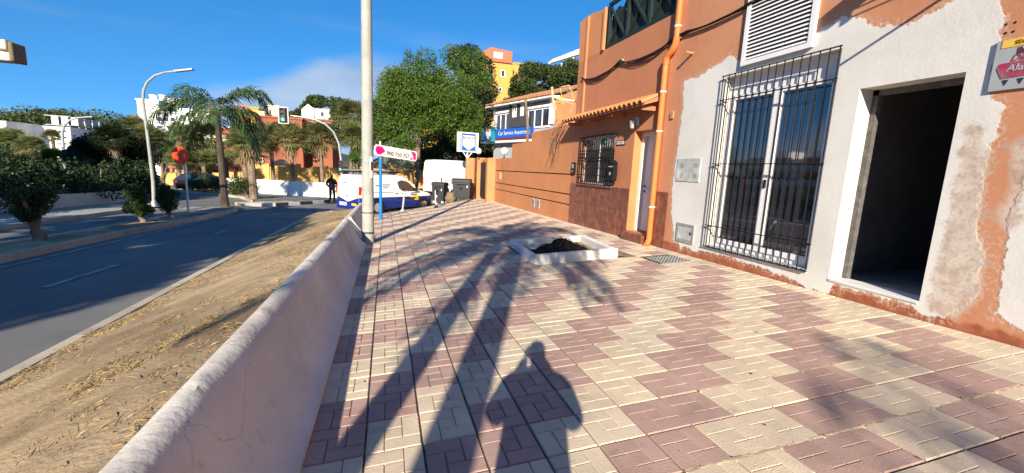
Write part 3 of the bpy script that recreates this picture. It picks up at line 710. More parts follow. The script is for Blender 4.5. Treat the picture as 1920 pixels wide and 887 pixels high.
# window: frame, sashes, panes
wf = MB(); a, b, c, e = WIN; xf = FX+.13
for y_, w_ in ((a+.03, .06), (b-.03, .06)): wf.box(xf, xf+.07, y_-w_/2, y_+w_/2, c, e)
wf.box(xf, xf+.07, a+.06, b-.06, c, c+.09).box(xf, xf+.07, a+.06, b-.06, e-.30, e)
wf.build('window_frame', M['pvc'], shop)
mid = (a+b)/2
for s, (p, q) in enumerate(((a+.062, mid-.004), (mid+.004, b-.062))):
    m = MB(); x0 = xf-.022; x1 = xf+.04; z0_, z1_ = c+.095, e-.31
    m.box(x0, x1, p, p+.075, z0_, z1_).box(x0, x1, q-.075, q, z0_, z1_).box(x0, x1, p+.075, q-.075, z0_, z0_+.08).box(x0, x1, p+.075, q-.075, z1_-.07, z1_)
    so = m.build('sash', M['pvc'], shop)
    MB().box(xf+.004, xf+.014, p+.07, q-.07, z0_+.075, z1_-.065).build('pane', M['glass'], so)
MB().bbox(xf-.045, xf-.02, mid-.02, mid+.02, 1.55, 1.68, .005).build('handle', M['black'], shop)
MB().box(FX-.02, FX+.13, a+.003, b-.003, c-.02, c+.022).build('window_sill', M['greybox'], shop)
# iron grille
gr = thing('window_grille', 'tall black iron bar grille over the shop window', 'window grille', (FX-.05, 5.1, .44))
xg = FX-.045
for i in range(16):
    y_ = 4.16+(6.10-4.16)*i/15
    MB().tube([(xg, y_, .43), (xg, y_, 3.41)], .0085, 6).build('bar', M['iron'], gr)
for z_ in (.45, .83, 1.92, 3.0, 3.40): MB().box(xg-.013, xg+.013, 4.14, 6.12, z_-.006, z_+.006).build('cross_bar', M['iron'], gr)
for y_ in (4.2, 6.06):
    for z_ in (.83, 1.92, 3.0): MB().tube([(xg, y_, z_-.02), (FX+.06, y_, z_-.02)], .009, 6).build('fixing', M['iron'], gr)
# louvred vent
ve = thing('louvre_vent', 'white louvred ventilation grille high on the plastered wall', 'vent', (FX, 5.15, 3.5))
y0, y1, z0, z1 = 4.56, 5.76, 3.49, 4.62
m = MB(); m.box(FX-.05, FX-.002, y0, y0+.07, z0, z1).box(FX-.05, FX-.002, y1-.07, y1, z0, z1).box(FX-.05, FX-.002, y0+.07, y1-.07, z0, z0+.07).box(FX-.05, FX-.002, y0+.07, y1-.07, z1-.07, z1)
m.build('frame', M['pvc'], ve)
MB().box(FX-.008, FX-.003, y0+.07, y1-.07, z0+.07, z1-.07).build('backing', M['ink'], ve)
ns = 17
for i in range(ns):
    z_ = z0+.075+(z1-z0-.15)*(i+.5)/ns
    MB().add([(FX-.045, y0+.072, z_-.022), (FX-.045, y1-.072, z_-.022), (FX-.012, y1-.072, z_+.020), (FX-.012, y0+.072, z_+.020), (FX-.049, y0+.072, z_-.019), (FX-.049, y1-.072, z_-.019), (FX-.016, y1-.072, z_+.023), (FX-.016, y0+.072, z_+.023)],
             [(0, 1, 2, 3), (7, 6, 5, 4), (0, 4, 5, 1), (1, 5, 6, 2), (2, 6, 7, 3), (3, 7, 4, 0)]).build('slat', M['pvc'], ve)
# service boxes on the wall
bx = thing('meter_box', 'square grey vented meter cover set in the white plaster', 'meter box', (FX, 6.78, 1.58))
MB().bbox(FX-.014, FX+.01, 6.45, 7.10, 1.58, 2.03, .006).build('cover', M['greybox'], bx)
for yy in (6.56, 6.93):
    for zz in (1.66, 1.86):
        for k in range(4): MB().box(FX-.019, FX-.0135, yy-.05, yy+.05, zz+k*.022, zz+k*.022+.009).build('slot', M['steel'], bx)
bx = thing('meter_box', 'small grey steel hatch low on the plastered wall', 'meter box', (FX, 6.66, .4))
m = MB(); m.box(FX-.02, FX+.01, 6.42, 6.47, .40, .77).box(FX-.02, FX+.01, 6.86, 6.91, .40, .77).box(FX-.02, FX+.01, 6.47, 6.86, .40, .45).box(FX-.02, FX+.01, 6.47, 6.86, .72, .77)
m.build('frame', M['steel'], bx); MB().bbox(FX-.012, FX+.008, 6.475, 6.855, .455, .715, .004).build('hatch', M['greybox'], bx)
MB().box(FX-.02, FX-.012, 6.50, 6.53, .57, .62).build('latch', M['iron'], bx)
# alarm notice (fixed flat, worn left edge)
al = thing('alarm_sign', 'worn grey and red alarm notice on the orange wall', 'sign', (FX, 2.44, 2.6))
MB().box(FX-.022, FX-.006, 2.14, 2.68, 2.60, 3.06).build('plate', M['signgrey'], al)
MB().box(FX-.026, FX-.0225, 2.14, 2.645, 2.985, 3.058).build('yellow_strip', M['yellowpaint'], al)
MB().extr([(-2.14, 2.72), (-2.60, 2.705), (-2.645, 2.80), (-2.63, 2.845), (-2.14, 2.85)], (FX-.0225, 0, 0), (0, -1, 0), (0, 0, 1), (-.004, 0, 0)).build('red_band', pmat('faded_crimson', (.36, .035, .085), .6, .2, 8, 0, c2=(.30, .12, .15)), al)
MB().box(FX-.026, FX-.0225, 2.42, 2.53, 2.915, 2.972).build('emblem', pmat('maroon', (.12, .03, .06), .5), al)
for s in (2.445, 2.475): MB().bar((FX-.028, s+.02, 2.968), (FX-.028, s-.01, 2.918), .012, .002, up=(1, 0, 0)).build('emblem_stripe', M['white'], al)
rust = pmat('red_brown_ink', (.35, .06, .05), .6)
text('SEGURIDAD', .05, pmat('brown_ink', (.25, .12, .02), .6), 'lettering', al, (FX-.028, 2.42, 3.02), (0, -1, 0), (0, 0, 1))
text('Direct', .08, rust, 'lettering', al, (FX-.025, 2.46, 2.88), (0, -1, 0), (0, 0, 1), shear=.3)
text('Alarmas', .085, M['signgrey'], 'lettering', al, (FX-.028, 2.44, 2.79), (0, -1, 0), (0, 0, 1), shear=.15, bold=.001)
for k, yy in enumerate((2.57, 2.47, 2.36, 2.26)): MB().extr([(-.022, .025), (.022, .025), (0, -.025)], (FX-.0225, yy, 2.665), (0, -1, 0), (0, 0, 1), (-.003, 0, 0)).build('pictogram', M['ink'], al)
for k, (yy, zz) in enumerate(((2.66, 3.21), (2.60, 3.21), (2.65, 3.13), (2.60, 3.13))): MB().tube([(FX-.003, yy, zz), (FX+.01, yy, zz)], .011, 8).build('screw_hole', M['black'], shop)
# ------------- terrace house with tiled canopy
hs_ = thing('terrace_house', 'orange terrace house with brown tiled dado, small barred window and roof terrace', 'house', (FX, 9.9, .1))
AW = (9.58, 11.50, 1.36, 2.69); AD = (7.86, 8.72, .34, 2.68)
wall_plane('wall', [7.662, 12.08]+list(np.linspace(7.7, 12.0, 30))+[AW[0], AW[1], AD[0], AD[1]], [-.6, 4.93]+list(np.linspace(0, 4.8, 30))+[AW[2], AW[3], AD[2], AD[3]], [AW, AD, (7.0, 7.87, .34, 2.68)][:2], M['orange'], hs_, masks=False)
mb = MB().box(FX+.002, FX+9, 12.02, 12.08, -.6, 6.0)
mb.build('side_wall', M['orange'], hs_)
MB().box(FX+.003, FX+9, 7.67, 12.02, 4.83, 4.90).build('terrace_floor', M['concrete'], hs_)
# parapet corner
MB().extr([(10.62, 4.931), (12.08, 4.931), (12.14, 6.12), (11.6, 6.14), (11.2, 6.10), (10.62, 5.98)], (FX-.002, 0, 0), (0, 1, 0), (0, 0, 1), (.22, 0, 0)).build('parapet', M['orange2'], hs_)
MB().box(FX-.045, FX-.003, 11.52, 11.62, 3.42, 6.10).build('corner_moulding', M['orange2'], hs_)
MB().box(FX-.06, FX-.004, 10.52, 10.62, 4.935, 6.0).build('rail_post', M['orange2'], hs_)
# house recesses
def rev(o, d, mat, nm, parent):
    a, b, c, e = o; m = MB()
    m.face([(FX, a, c), (FX+d, a, c), (FX+d, a, e), (FX, a, e)]).face([(FX, b, c), (FX+d, b, c), (FX+d, b, e), (FX, b, e)])
    m.face([(FX, a, e), (FX+d, a, e), (FX+d, b, e), (FX, b, e)]).face([(FX, a, c), (FX+d, a, c), (FX+d, b, c), (FX, b, c)])
    return m.build(nm, mat, parent, fix=False)
rev(AW, .16, M['orange2'], 'window_reveal', hs_); rev(AD, .30, M['orange2'], 'door_reveal', hs_)
m = MB(); m.box(FX+.20, FX+.35, AD[0], AD[0]+.09, .34, 2.67).box(FX+.20, FX+.35, AD[1]-.10, AD[1], .34, 2.67).box(FX+.20, FX+.35, AD[0]+.09, AD[1]-.10, 2.57, 2.67)
m.build('door_frame', M['doorwhite'], hs_)
dl = MB().box(FX+.29, FX+.335, AD[0]+.09, AD[1]-.10, .36, 2.57).build('door', M['doorwhite'], hs_)
MB().bbox(FX+.278, FX+.29, AD[0]+.18, AD[1]-.20, .55, 1.35, .006).build('panel', M['doorwhite'], dl)
MB().extr([(-8.52, 1.5), (-8.04, 1.5), (-8.04, 2.25), (-8.12, 2.36), (-8.28, 2.42), (-8.44, 2.36), (-8.52, 2.25)], (FX+.278, 0, 0), (0, -1, 0), (0, 0, 1), (.013, 0, 0)).build('panel', M['doorwhite'], dl)
MB().tube([(FX+.29, 8.53, 1.42), (FX+.23, 8.53, 1.42), (FX+.23, 8.45, 1.42)], .016, 8).build('handle', M['black'], dl)
MB().lathe([(.028, 0), (.028, .02), (.012, .03)], 10, (FX+.26, 8.53, 1.30), axis='X').build('keyhole_plate', M['black'], dl)
MB().bbox(FX-.16, FX+.30, AD[0]+.004, 8.715, .10, .33, .008).build('door_step', M['dado'], hs_)
# dado tiles
MB().box(FX-.011, FX-.0015, 8.73, 12.07, -.3, 1.335).box(FX-.011, FX-.0015, 7.285, 7.85, -.3, 1.335).build('dado_joint', M['mortar'], hs_)
for i in range(7):
    for j in range(2):
        ya = 8.73+i*.485; yb = min(ya+.48, 12.075); zb = .10-.0149*(ya-7) if j == 0 else .735; zt = .73 if j == 0 else 1.34
        MB().bbox(FX-.016, FX-.002, ya, yb, zb-.1 if j == 0 else zb, zt, .003).build('dado_tile', M['dado'], hs_)
for i, (ya, yb) in enumerate(((7.28, 7.56), (7.565, 7.85))):
    for j in range(2): MB().bbox(FX-.016, FX-.002, ya, yb, .02 if j == 0 else .735, .73 if j == 0 else 1.34, .003).build('dado_tile', M['dado'], hs_)
# window of the house
wn = MB(); a, b, c, e = AW; wn.box(FX+.10, FX+.15, a, a+.06, c, e).box(FX+.10, FX+.15, b-.06, b, c, e).box(FX+.10, FX+.15, a+.06, b-.06, c, c+.06).box(FX+.10, FX+.15, a+.06, b-.06, e-.06, e).box(FX+.10, FX+.15, (a+b)/2-.04, (a+b)/2+.04, c+.06, e-.06)
wo_ = wn.build('window', M['pvc'], hs_); MB().box(FX+.12, FX+.13, a+.06, b-.06, c+.06, e-.06).build('pane', M['glass'], wo_)
ct = MB().grid(lambda u, z: (FX+.145+.012*math.sin(u*34), a+.02+u*(b-a-.04), z), list(np.linspace(0, 1, 70)), [c+.02, e-.02]).build('curtain', M['curtain'], wo_)
MB().bbox(FX-.07, FX+.10, a-.04, b+.04, c-.05, c-.005, .006).build('window_sill', M['dado'], hs_)
g2 = thing('window_grille', 'small black iron scroll grille over the house window', 'window grille', (FX-.05, 10.5, 1.36)); xg = FX-.06
for i in range(17):
    y_ = 9.56+(11.52-9.56)*i/16; MB().tube([(xg, y_, 1.36), (xg, y_, 2.70)], .012, 6).build('bar', M['iron'], g2)
for z_ in (1.37, 1.62, 2.02, 2.30, 2.69): MB().box(xg-.014, xg+.014, 9.54, 11.54, z_-.010, z_+.010).build('cross_bar', M['iron'], g2)
for i in range(16):
    y_ = 9.56+(11.52-9.56)*(i+.5)/16
    MB().tube([(xg-.004, y_+.042*math.cos(t), 2.16+.075*math.sin(t)) for t in np.linspace(0, 2*PI, 13)], .008, 5).build('scroll', M['iron'], g2)
for y_ in (9.57, 11.51):
    for z_ in (1.5, 2.6): MB().tube([(xg, y_, z_), (FX+.01, y_, z_)], .01, 6).build('fixing', M['iron'], g2)
# mailbox, number plate, lamp
mbx = thing('mailbox', 'black cast mailbox hung beside the house window', 'mailbox', (FX, 9.38, 1.5))
MB().bbox(FX-.19, FX-.075, 9.24, 9.52, 1.50, 1.93, .012).build('body', M['iron'], mbx)
MB().extr([(-.16, 0), (.16, 0), (0, .09)], (FX-.20, 9.38, 1.93), (0, 1, 0), (0, 0, 1), (.135, 0, 0)).build('lid', M['iron'], mbx)
MB().box(FX-.197, FX-.19, 9.29, 9.47, 1.84, 1.87).build('slot', M['signgrey'], mbx); MB().lathe([(.045, 0), (.04, .01), (.01, .014)], 10, (FX-.204, 9.38, 1.68), axis='X').build('emblem', M['signgrey'], mbx)
MB().box(FX-.08, FX+.002, 9.36, 9.40, 1.6, 1.8).build('bracket', M['iron'], mbx)
npl = thing('name_plate', 'small dark framed tile name plate beside the white door', 'plate', (FX, 9.3, 2.4))
MB().bbox(FX-.022, FX-.002, 9.10, 9.48, 2.39, 2.50, .005).build('frame', M['ink'], npl); MB().box(FX-.026, FX-.0225, 9.13, 9.45, 2.41, 2.48).build('face', M['white'], npl)
for k in range(5): MB().box(FX-.028, FX-.0262, 9.16+k*.056, 9.19+k*.056, 2.425, 2.465).build('tile_letter', M['ink'], npl)
wl = thing('wall_lantern', 'grey wall lantern under the canopy above the door', 'lantern', (FX, 8.6, 2.8))
MB().box(FX-.03, FX-.002, 8.56, 8.64, 2.80, 2.98).build('backplate', M['steel'], wl)
MB().tube([(FX-.03, 8.6, 2.92), (FX-.12, 8.6, 2.98), (FX-.17, 8.6, 2.95)], .012, 6).build('arm', M['steel'], wl)
MB().lathe([(.03, -.16), (.045, -.15), (.065, .0), (.08, .01), (.02, .06), (.01, .08)], 8, (FX-.17, 8.6, 2.88)).build('shade', M['steel'], wl)
# canopy with barrel tiles
cp = thing('tiled_canopy', 'narrow canopy of orange barrel tiles above the house door and window', 'canopy', (FX, 9.8, 3.2))
yc0, yc1 = 7.82, 12.02; xo = FX-.42
MB().add([(FX-.002, yc0, 3.36), (xo, yc0, 3.18), (xo, yc1, 3.18), (FX-.002, yc1, 3.36), (FX-.002, yc0, 3.26), (xo, yc0, 3.13), (xo, yc1, 3.13), (FX-.002, yc1, 3.26)], [(0, 1, 2, 3), (7, 6, 5, 4), (0, 4, 5, 1), (1, 5, 6, 2), (2, 6, 7, 3), (3, 7, 4, 0)]).build('slab', M['orange'], cp)
nt = 21
tp = None
for i in range(nt):
    y_ = yc0+(yc1-yc0)*(i+.5)/nt; w_ = (yc1-yc0)/nt*.5
    m = MB(); A = np.linspace(0, PI, 7); vs_ = []
    for x_, z_, k in ((xo-.06, 3.165, 1), (FX-.004, 3.375, .85)):
        for t in A: vs_.append((x_, y_+math.cos(t)*w_*k, z_+math.sin(t)*.075*k))
        for t in A: vs_.append((x_, y_+math.cos(t)*(w_-.016)*k, z_+math.sin(t)*.058*k))
    f_ = []
    for k in range(6): f_ += [(k, k+1, 15+k, 14+k), (7+k, 21+k, 22+k, 8+k), (k, 7+k, 8+k, k+1)]
    m.add(vs_, f_).build('barrel_tile', M['canopytile'], cp, smooth='auto')
for i in range(4): MB().box(xo+.05, FX-.003, 7.95+i*1.25, 8.0+i*1.25, 3.05, 3.14).build('bracket', M['orange'], cp)
# terrace railing
rl = thing('terrace_railing', 'dark green wooden railing with diagonal crosses along the roof terrace', 'railing', (FX, 9, 4.93)); xr = FX+.08
MB().box(xr-.04, xr+.04, 7.68, 10.52, 6.02, 6.10).build('top_rail', M['darkgreen'], rl); MB().box(xr-.035, xr+.035, 7.68, 10.52, 4.96, 5.04).build('bottom_rail', M['darkgreen'], rl)
for i in range(4):
    y_ = 7.72+i*.93; MB().box(xr-.04, xr+.04, y_-.045, y_+.045, 4.935, 6.02).build('post', M['darkgreen'], rl)
    if i < 3:
        MB().bar((xr-.005, y_+.05, 5.06), (xr-.005, y_+.88, 6.0), .05, .065, up=(1, 0, 0)).build('brace', M['darkgreen'], rl); MB().bar((xr+.03, y_+.05, 6.0), (xr+.03, y_+.88, 5.06), .05, .065, up=(1, 0, 0)).build('brace', M['darkgreen'], rl)
for i in range(36):
    y_ = 7.76+i*.076; MB().box(xr+.06, xr+.075, y_, y_+.05, 5.04, 5.72+.2*abs(math.sin(i*.35))).build('picket', M['darkgreen'], rl)
pf = MB().box(FX+1.6, FX+1.7, 7.7, 12.0, 4.9, 7.2).build('terrace_back_wall', M['gate'], hs_)
# downpipe
dp = thing('downpipe', 'orange painted downpipe with an offset bend between the two orange fronts', 'downpipe', (FX, 7.6, .2)); xp = FX-.075
MB().tube([(xp, 7.43, 6.8), (xp, 7.43, 4.36)], .06, 12).build('upper_pipe', M['pipe'], dp, smooth='auto')
MB().tube([(xp, 7.43, 4.40), (xp, 7.44, 4.28), (xp, 7.52, 4.18), (xp, 7.62, 4.13), (xp, 7.69, 4.06), (xp, 7.70, 3.94)], .068, 12).build('bend', M['pipe'], dp, smooth='auto')
MB().tube([(xp, 7.70, 3.98), (xp, 7.70, .34)], .06, 12).build('lower_pipe', M['pipe'], dp, smooth='auto')
MB().tube([(xp, 7.70, .36), (xp, 7.70, .27), (xp-.06, 7.67, .19), (xp-.12, 7.63, .15)], .064, 12).build('shoe', M['pipe'], dp, smooth='auto')
for z_ in (5.2, 4.6): MB().lathe([(.068, -.015), (.068, .015)], 12, (xp, 7.43, z_)).build('clamp', M['white'], dp)
for z_ in (3.4, 2.6, 1.0): MB().lathe([(.068, -.015), (.068, .015)], 12, (xp, 7.70, z_)).build('clamp', M['white'], dp)
# cable bundle along the fronts
cb = thing('cable_bundle', 'sagging bundle of dark cables strung along the orange fronts', 'cables', (FX, 8, 4.4))
for k in range(6):
    pts = []
    for i in range(41):
        y_ = 11.7-(11.7-1.0)*i/40
        seg = ((11.7-y_) % 2.1)/2.1; s = .10*(1+.35*k)*4*seg*(1-seg)*(.5 if y_ < 7.4 else 1)
        base = 4.40 if y_ > 7.3 else 4.44
        pts.append((FX-.03-.018*(k % 3), y_, base+.016*k-s+.02*nn(k*3, y_*1.5)))
    MB().tube(pts, .009 if k else .016, 5).build('cable', M['black'], cb, smooth=True)
for y_ in (11.6, 9.5, 7.35, 5.3, 3.2): MB().box(FX-.05, FX-.002, y_-.012, y_+.012, 4.36, 4.47).build('clip', M['steel'], cb)
wr = thing('wall_hook', 'short pipe stub sticking out of the orange wall above the plaster', 'pipe stub', (FX, 7.0, 4.0))
MB().tube([(FX+.01, 7.0, 4.0), (FX-.14, 7.0, 4.0)], .025, 8).build('stub', M['orange2'], wr); MB().lathe([(.03, 0), (.03, .02)], 8, (FX-.16, 7.0, 4.0), axis='X').build('cap', M['orange2'], wr)
MB().bbox(FX-.03, FX-.002, 7.36, 7.46, 2.83, 2.98, .006).build('junction_box', pmat('jbox', (.45, .26, .12), .7), hs_)
# ------------- stepped garden wall with dark grooves
gw = thing('garden_wall', 'long orange garden wall with stepped top and dark horizontal grooves', 'wall', (FX, 17, 0))
T = .22
def seg(y0, y1, zt, nm='panel'):
    cuts = [-.7, .625, .665, .955, .995, 1.59, 1.63, zt]
    for i in range(0, 8, 2):
        MB().box(FX, FX+T, y0, y1, cuts[i], cuts[i+1]).build(nm, M['orange2'], gw)
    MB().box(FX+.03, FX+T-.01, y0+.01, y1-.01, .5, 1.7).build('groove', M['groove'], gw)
seg(12.081, 16.05, 3.18); seg(16.051, 18.74, 2.85); seg(18.741, 21.70, 2.23)
for z_, y_ in ((3.18, 14.06), (2.85, 17.4), (2.23, 20.2)):
    pass
MB().bbox(5.17, FX+.25, 21.701, 22.12, -.7, 2.26, .02).build('gate_pillar', M['orange2'], gw)
MB().bbox(FX-.05, FX+.25, 22.121, 23.0, 2.16, 2.30, .02).build('lintel', M['orange2'], gw)
MB().bbox(FX-.02, FX+.28, 22.9, 24.9, -.7, 2.24, .02).build('panel', M['orange2'], gw)
MB().bbox(4.72, FX+.2, 25.5, 25.75, -.7, 2.30, .02).build('return_panel', M['orange2'], gw)
MB().bbox(5.28, FX+.22, 24.901, 25.499, -.7, 2.33, .02).build('gate_pillar', M['orange2'], gw)
gt = thing('garden_gate', 'narrow dark brown metal gate between orange pillars', 'gate', (FX, 23.5, 0))
MB().box(5.44, 5.48, 22.3, 24.6, .0, 2.05).build('leaf', M['gate'], gt)
for k in range(9): MB().box(5.415, 5.44, 22.4+k*.26, 22.43+k*.26, .02, 2.03).build('bar', M['iron'], gt)
MB().box(5.405, 5.438, 22.62, 22.95, 1.2, 1.9).build('letter_plate', M['signgrey'], gt)
for k, y_ in enumerate((14.9, 15.45)):
    b_ = thing('utility_box', ['dark vented utility cover low on the orange garden wall, nearer one', 'dark vented utility cover low on the orange garden wall, farther one'][k], 'utility box', (FX, y_, .25), group='utility covers on the garden wall')
    MB().bbox(FX-.02, FX-.001, y_-.15, y_+.15, .26, .60, .006).build('frame', M['greybox'], b_)
    for q in range(4): MB().box(FX-.024, FX-.0205, y_-.11, y_+.11, .30+q*.07, .335+q*.07).build('slot', M['ink'], b_)
ic = thing('intercom', 'grey intercom box at the end of the orange garden wall', 'intercom', (FX, 11.9, 1.6))
MB().bbox(FX-.06, FX-.002, 11.78, 12.02, 1.62, 1.98, .01).build('case', M['iron'], ic); MB().box(FX-.064, FX-.0605, 11.84, 11.96, 1.80, 1.93).build('face', M['signgrey'], ic); MB().box(FX-.066, FX-.0605, 11.87, 11.93, 1.68, 1.74).build('button', M['steel'], ic)
nb = thing('number_plate', 'pale house number plate near the gate pillar', 'plate', (FX, 20.7, 1.2))
MB().bbox(FX-.02, FX-.001, 20.45, 20.75, 1.18, 1.52, .006).build('plate', M['farcream'], nb)
for k, z_ in enumerate((1.27, 1.41)): MB().box(FX-.024, FX-.0205, 20.56, 20.64, z_-.03, z_+.03).build('mark', M['ink'], nb)
for k, (p, lb) in enumerate((((5.64, 20.2, 2.58), 'larger white globe lamp on the low step of the orange wall'), ((5.30, 24.7, 2.70), 'white globe lamp on the orange gate pillar below the post sign'))):
    g_ = thing('globe_lamp', lb, 'lamp', (p[0], p[1], p[2]-.32), group='globe lamps on the garden wall')
    zb = 2.23 if k == 0 else 2.33
    MB().lathe([(.06, zb), (.05, zb+.03), (.025, zb+.05), (.025, p[2]-.16), (.07, p[2]-.15), (.07, p[2]-.12)], 10, (p[0], p[1], 0)).build('base', M['iron'], g_)
    MB().ico(p, .19, 3).build('globe', M['globe'], g_, smooth=True)

# cable bracket and stay rods fixed higher on the shop wall (their shadows fall across the plaster)
ck = thing('cable_bracket', 'steel cable bracket with wires high on the shop wall', 'bracket', (FX, 2.9, 4.6))
MB().tube([(FX-.5, 2.9, 4.30), (FX-.5, 2.9, 5.7)], .028, 8).build('post', M['steel'], ck)
for z_ in (4.75, 5.4): MB().tube([(FX, 2.9, z_), (FX-.5, 2.9, z_)], .022, 8).build('arm', M['steel'], ck)
MB().tube([(FX, 3.14, 3.66), (FX-.40, 3.14, 3.66)], .016, 6).build('stay_rod', M['steel'], ck); MB().tube([(FX, 2.2, 4.3), (FX-.5, 2.9, 4.8)], .02, 6).build('brace', M['steel'], ck)
MB().bbox(FX-.62, FX-.42, 2.82, 2.98, 4.42, 4.6, .01).build('junction_box', M['greybox'], ck)
wtop_ = Vector((5.1, -14, 7.0))
wpole = thing('wire_pole', 'concrete wire pole against the shop wall behind the camera', 'pole', (5.1, -14, .5)); MB().tube([(5.1, -14, .2), (5.1, -14, 7.4)], [.16, .11], 12).build('shaft', M['concrete'], wpole, smooth='auto'); MB().bar((4.5, -14, 7.0), (5.5, -14, 7.0), .08, .08).build('cross_arm', M['steel'], wpole)
for k in range(7): MB().tube([Vector((FX-.5, 2.9, 4.34+.085*k)).lerp(wtop_+Vector(((k-3)*.03, 0, .085*k)), q/12)-Vector((0, 0, 4*(q/12)*(1-q/12)*.12)) for q in range(13)], .011, 4).build('wire', M['black'], ck)
# ================================================================== street objects
# ---- grey utility pole
zb = sw(-.43, 10.57)
up_ = thing('utility_pole', 'tall round grey concrete utility pole at the end of the barrier', 'pole', (-.43, 10.65, zb))
MB().tube([(-.43+.004*k, 10.65+.003*k, zb-.2+k) for k in range(0, 11)], [.142-.004*k for k in range(11)], 20).build('shaft', M['concrete'], up_, smooth='auto')
for k, (z_, tl) in enumerate(((.78, .0), (.30, .03), (.27, -.03))):
    MB().tube([(-.43+.148*math.cos(t), 10.65+.148*math.sin(t), zb+z_+tl*math.sin(t)) for t in np.linspace(0, 2*PI, 17)], .009, 5).build('cable_tie', M['black'], up_, smooth=True)
def onpole(a0, a1, z0, z1, r_=.146):
    A = np.linspace(a0, a1, 6); return MB().grid(lambda t, z: (-.43+r_*math.cos(t), 10.65+r_*math.sin(t), zb+z), list(A), [z0, z1])
onpole(-PI*.36, -PI*.12, 1.62, 2.12).build('sticker', M['farwhite'], up_); onpole(-PI*.30, -PI*.17, 1.80, 2.0, .149).build('print', M['ink'], up_); onpole(-PI*.2, -PI*.15, 1.78, 1.92, .150).build('print', M['signred'], up_)
# ---- blue post with telephone number sign
zb = sw(-.2, 16.65)
ps = thing('post_sign', 'white arrow sign with magenta ends on a thin blue post', 'sign', (-.2, 16.65, zb))
MB().tube([(-.2, 16.65, zb-.1), (-.2, 16.65, zb+2.32)], .056, 12).build('post', M['postblue'], ps, smooth='auto')
MB().lathe([(.13, 0), (.13, .012), (.09, .02)], 12, (-.2, 16.65, zb+.004)).build('foot', M['postblue'], ps)
MB().tube([(-.2, 16.65, zb+2.3), (-.2, 16.65, zb+2.95)], .028, 8).build('upper_post', M['white'], ps, smooth='auto')
su = Vector((.80, .60, -.075)).normalized(); sv = Vector((0, 0, 1)); sv = (sv-su*sv.dot(su)).normalized(); sn = su.cross(sv)
so_ = Vector((-.2, 16.60, zb+2.60)); fo = so_+sn*.05
def splate(u0, u1, v0, v1, b, name, mat, off, parent):
    P_ = [(u0+b, v0), (u1-b, v0), (u1, v0+b), (u1, v1-b), (u1-b, v1), (u0+b, v1), (u0, v1-b), (u0, v0+b)]
    return MB().extr(P_, so_+sn*off, su, sv, sn*.02).build(name, mat, parent)
splate(-.30, 1.72, -.20, .20, .07, 'plate', M['white'], .04, ps)
MB().extr([(-.25, -.05), (-.16, -.15), (-.02, -.15), (.18, 0), (.04, .15), (-.18, .15), (-.24, .10)], so_+sn*.0605, su, sv, sn*.004).build('arrow', M['magenta'], ps)
MB().extr([(1.40, .16), (1.60, .15), (1.67, .08), (1.67, -.15), (1.56, -.15), (1.52, 0)], so_+sn*.0605, su, sv, sn*.004).build('arrow', M['magenta'], ps)
MB().extr([(1.36, -.16), (1.52, -.16), (1.46, -.05)], so_+sn*.0605, su, sv, sn*.004).build('arrow', M['magenta'], ps)
text('900 750 757', .215, M['ink'], 'lettering', ps, so_+sn*.063+su*.79+sv*-.06, su, sv, bold=.002)
for k in range(6): MB().extr([(0, 0), (.12, 0), (.12, .035), (0, .035)], so_+sn*.0605+su*(.40+k*.14)+sv*.09, su, sv, sn*.003).build('faded_print', M['farwhite'] if k % 3 == 2 else pmat('faded', (.55, .55, .58), .6), ps)
# ---- bollards
def bollard(x, y, lean, mats, label):
    z = sw(x, y); t = thing('bollard', label, 'bollard', (x, y, z), group='bollards at the sidewalk corner')
    MB().lathe([(.12, 0), (.12, .02), (.10, .06), (.06, .10)], 12, (x, y, z-.005)).build('foot', mats[1], t)
    ax = Vector((lean, 0, 1)).normalized(); b_ = Vector((x, y, z+.06))
    MB().tube([b_, b_+ax*.62], .048, 12).build('shaft', mats[0], t, smooth='auto')
    MB().tube([b_+ax*.60, b_+ax*.66, b_+ax*.70, b_+ax*.78, b_+ax*.82, b_+ax*.84], [.05, .062, .045, .06, .045, .01], 12).build('head', mats[1], t, smooth='auto')
    return t, b_, ax
bollard(.73, 19.71, .10, (M['steel'], M['steel']), 'grey steel bollard leaning to the right in front of the small van')
t, b_, ax = bollard(2.34, 20.27, -.03, (M['gate'], M['iron']), 'dark bollard with white and red bands near the rubbish containers')
for a, c, m in ((.12, .20, M['white']), (.22, .30, M['signred']), (.46, .56, M['white'])): MB().tube([b_+ax*a, b_+ax*c], .052, 12).build('band', m, t, smooth='auto')
MB().bar((2.28, 20.22, sw(2.3, 20.2)+.25), (2.27, 20.22, sw(2.3, 20.2)+.85), .05, .03).build('tape_strip', M['white'], t)
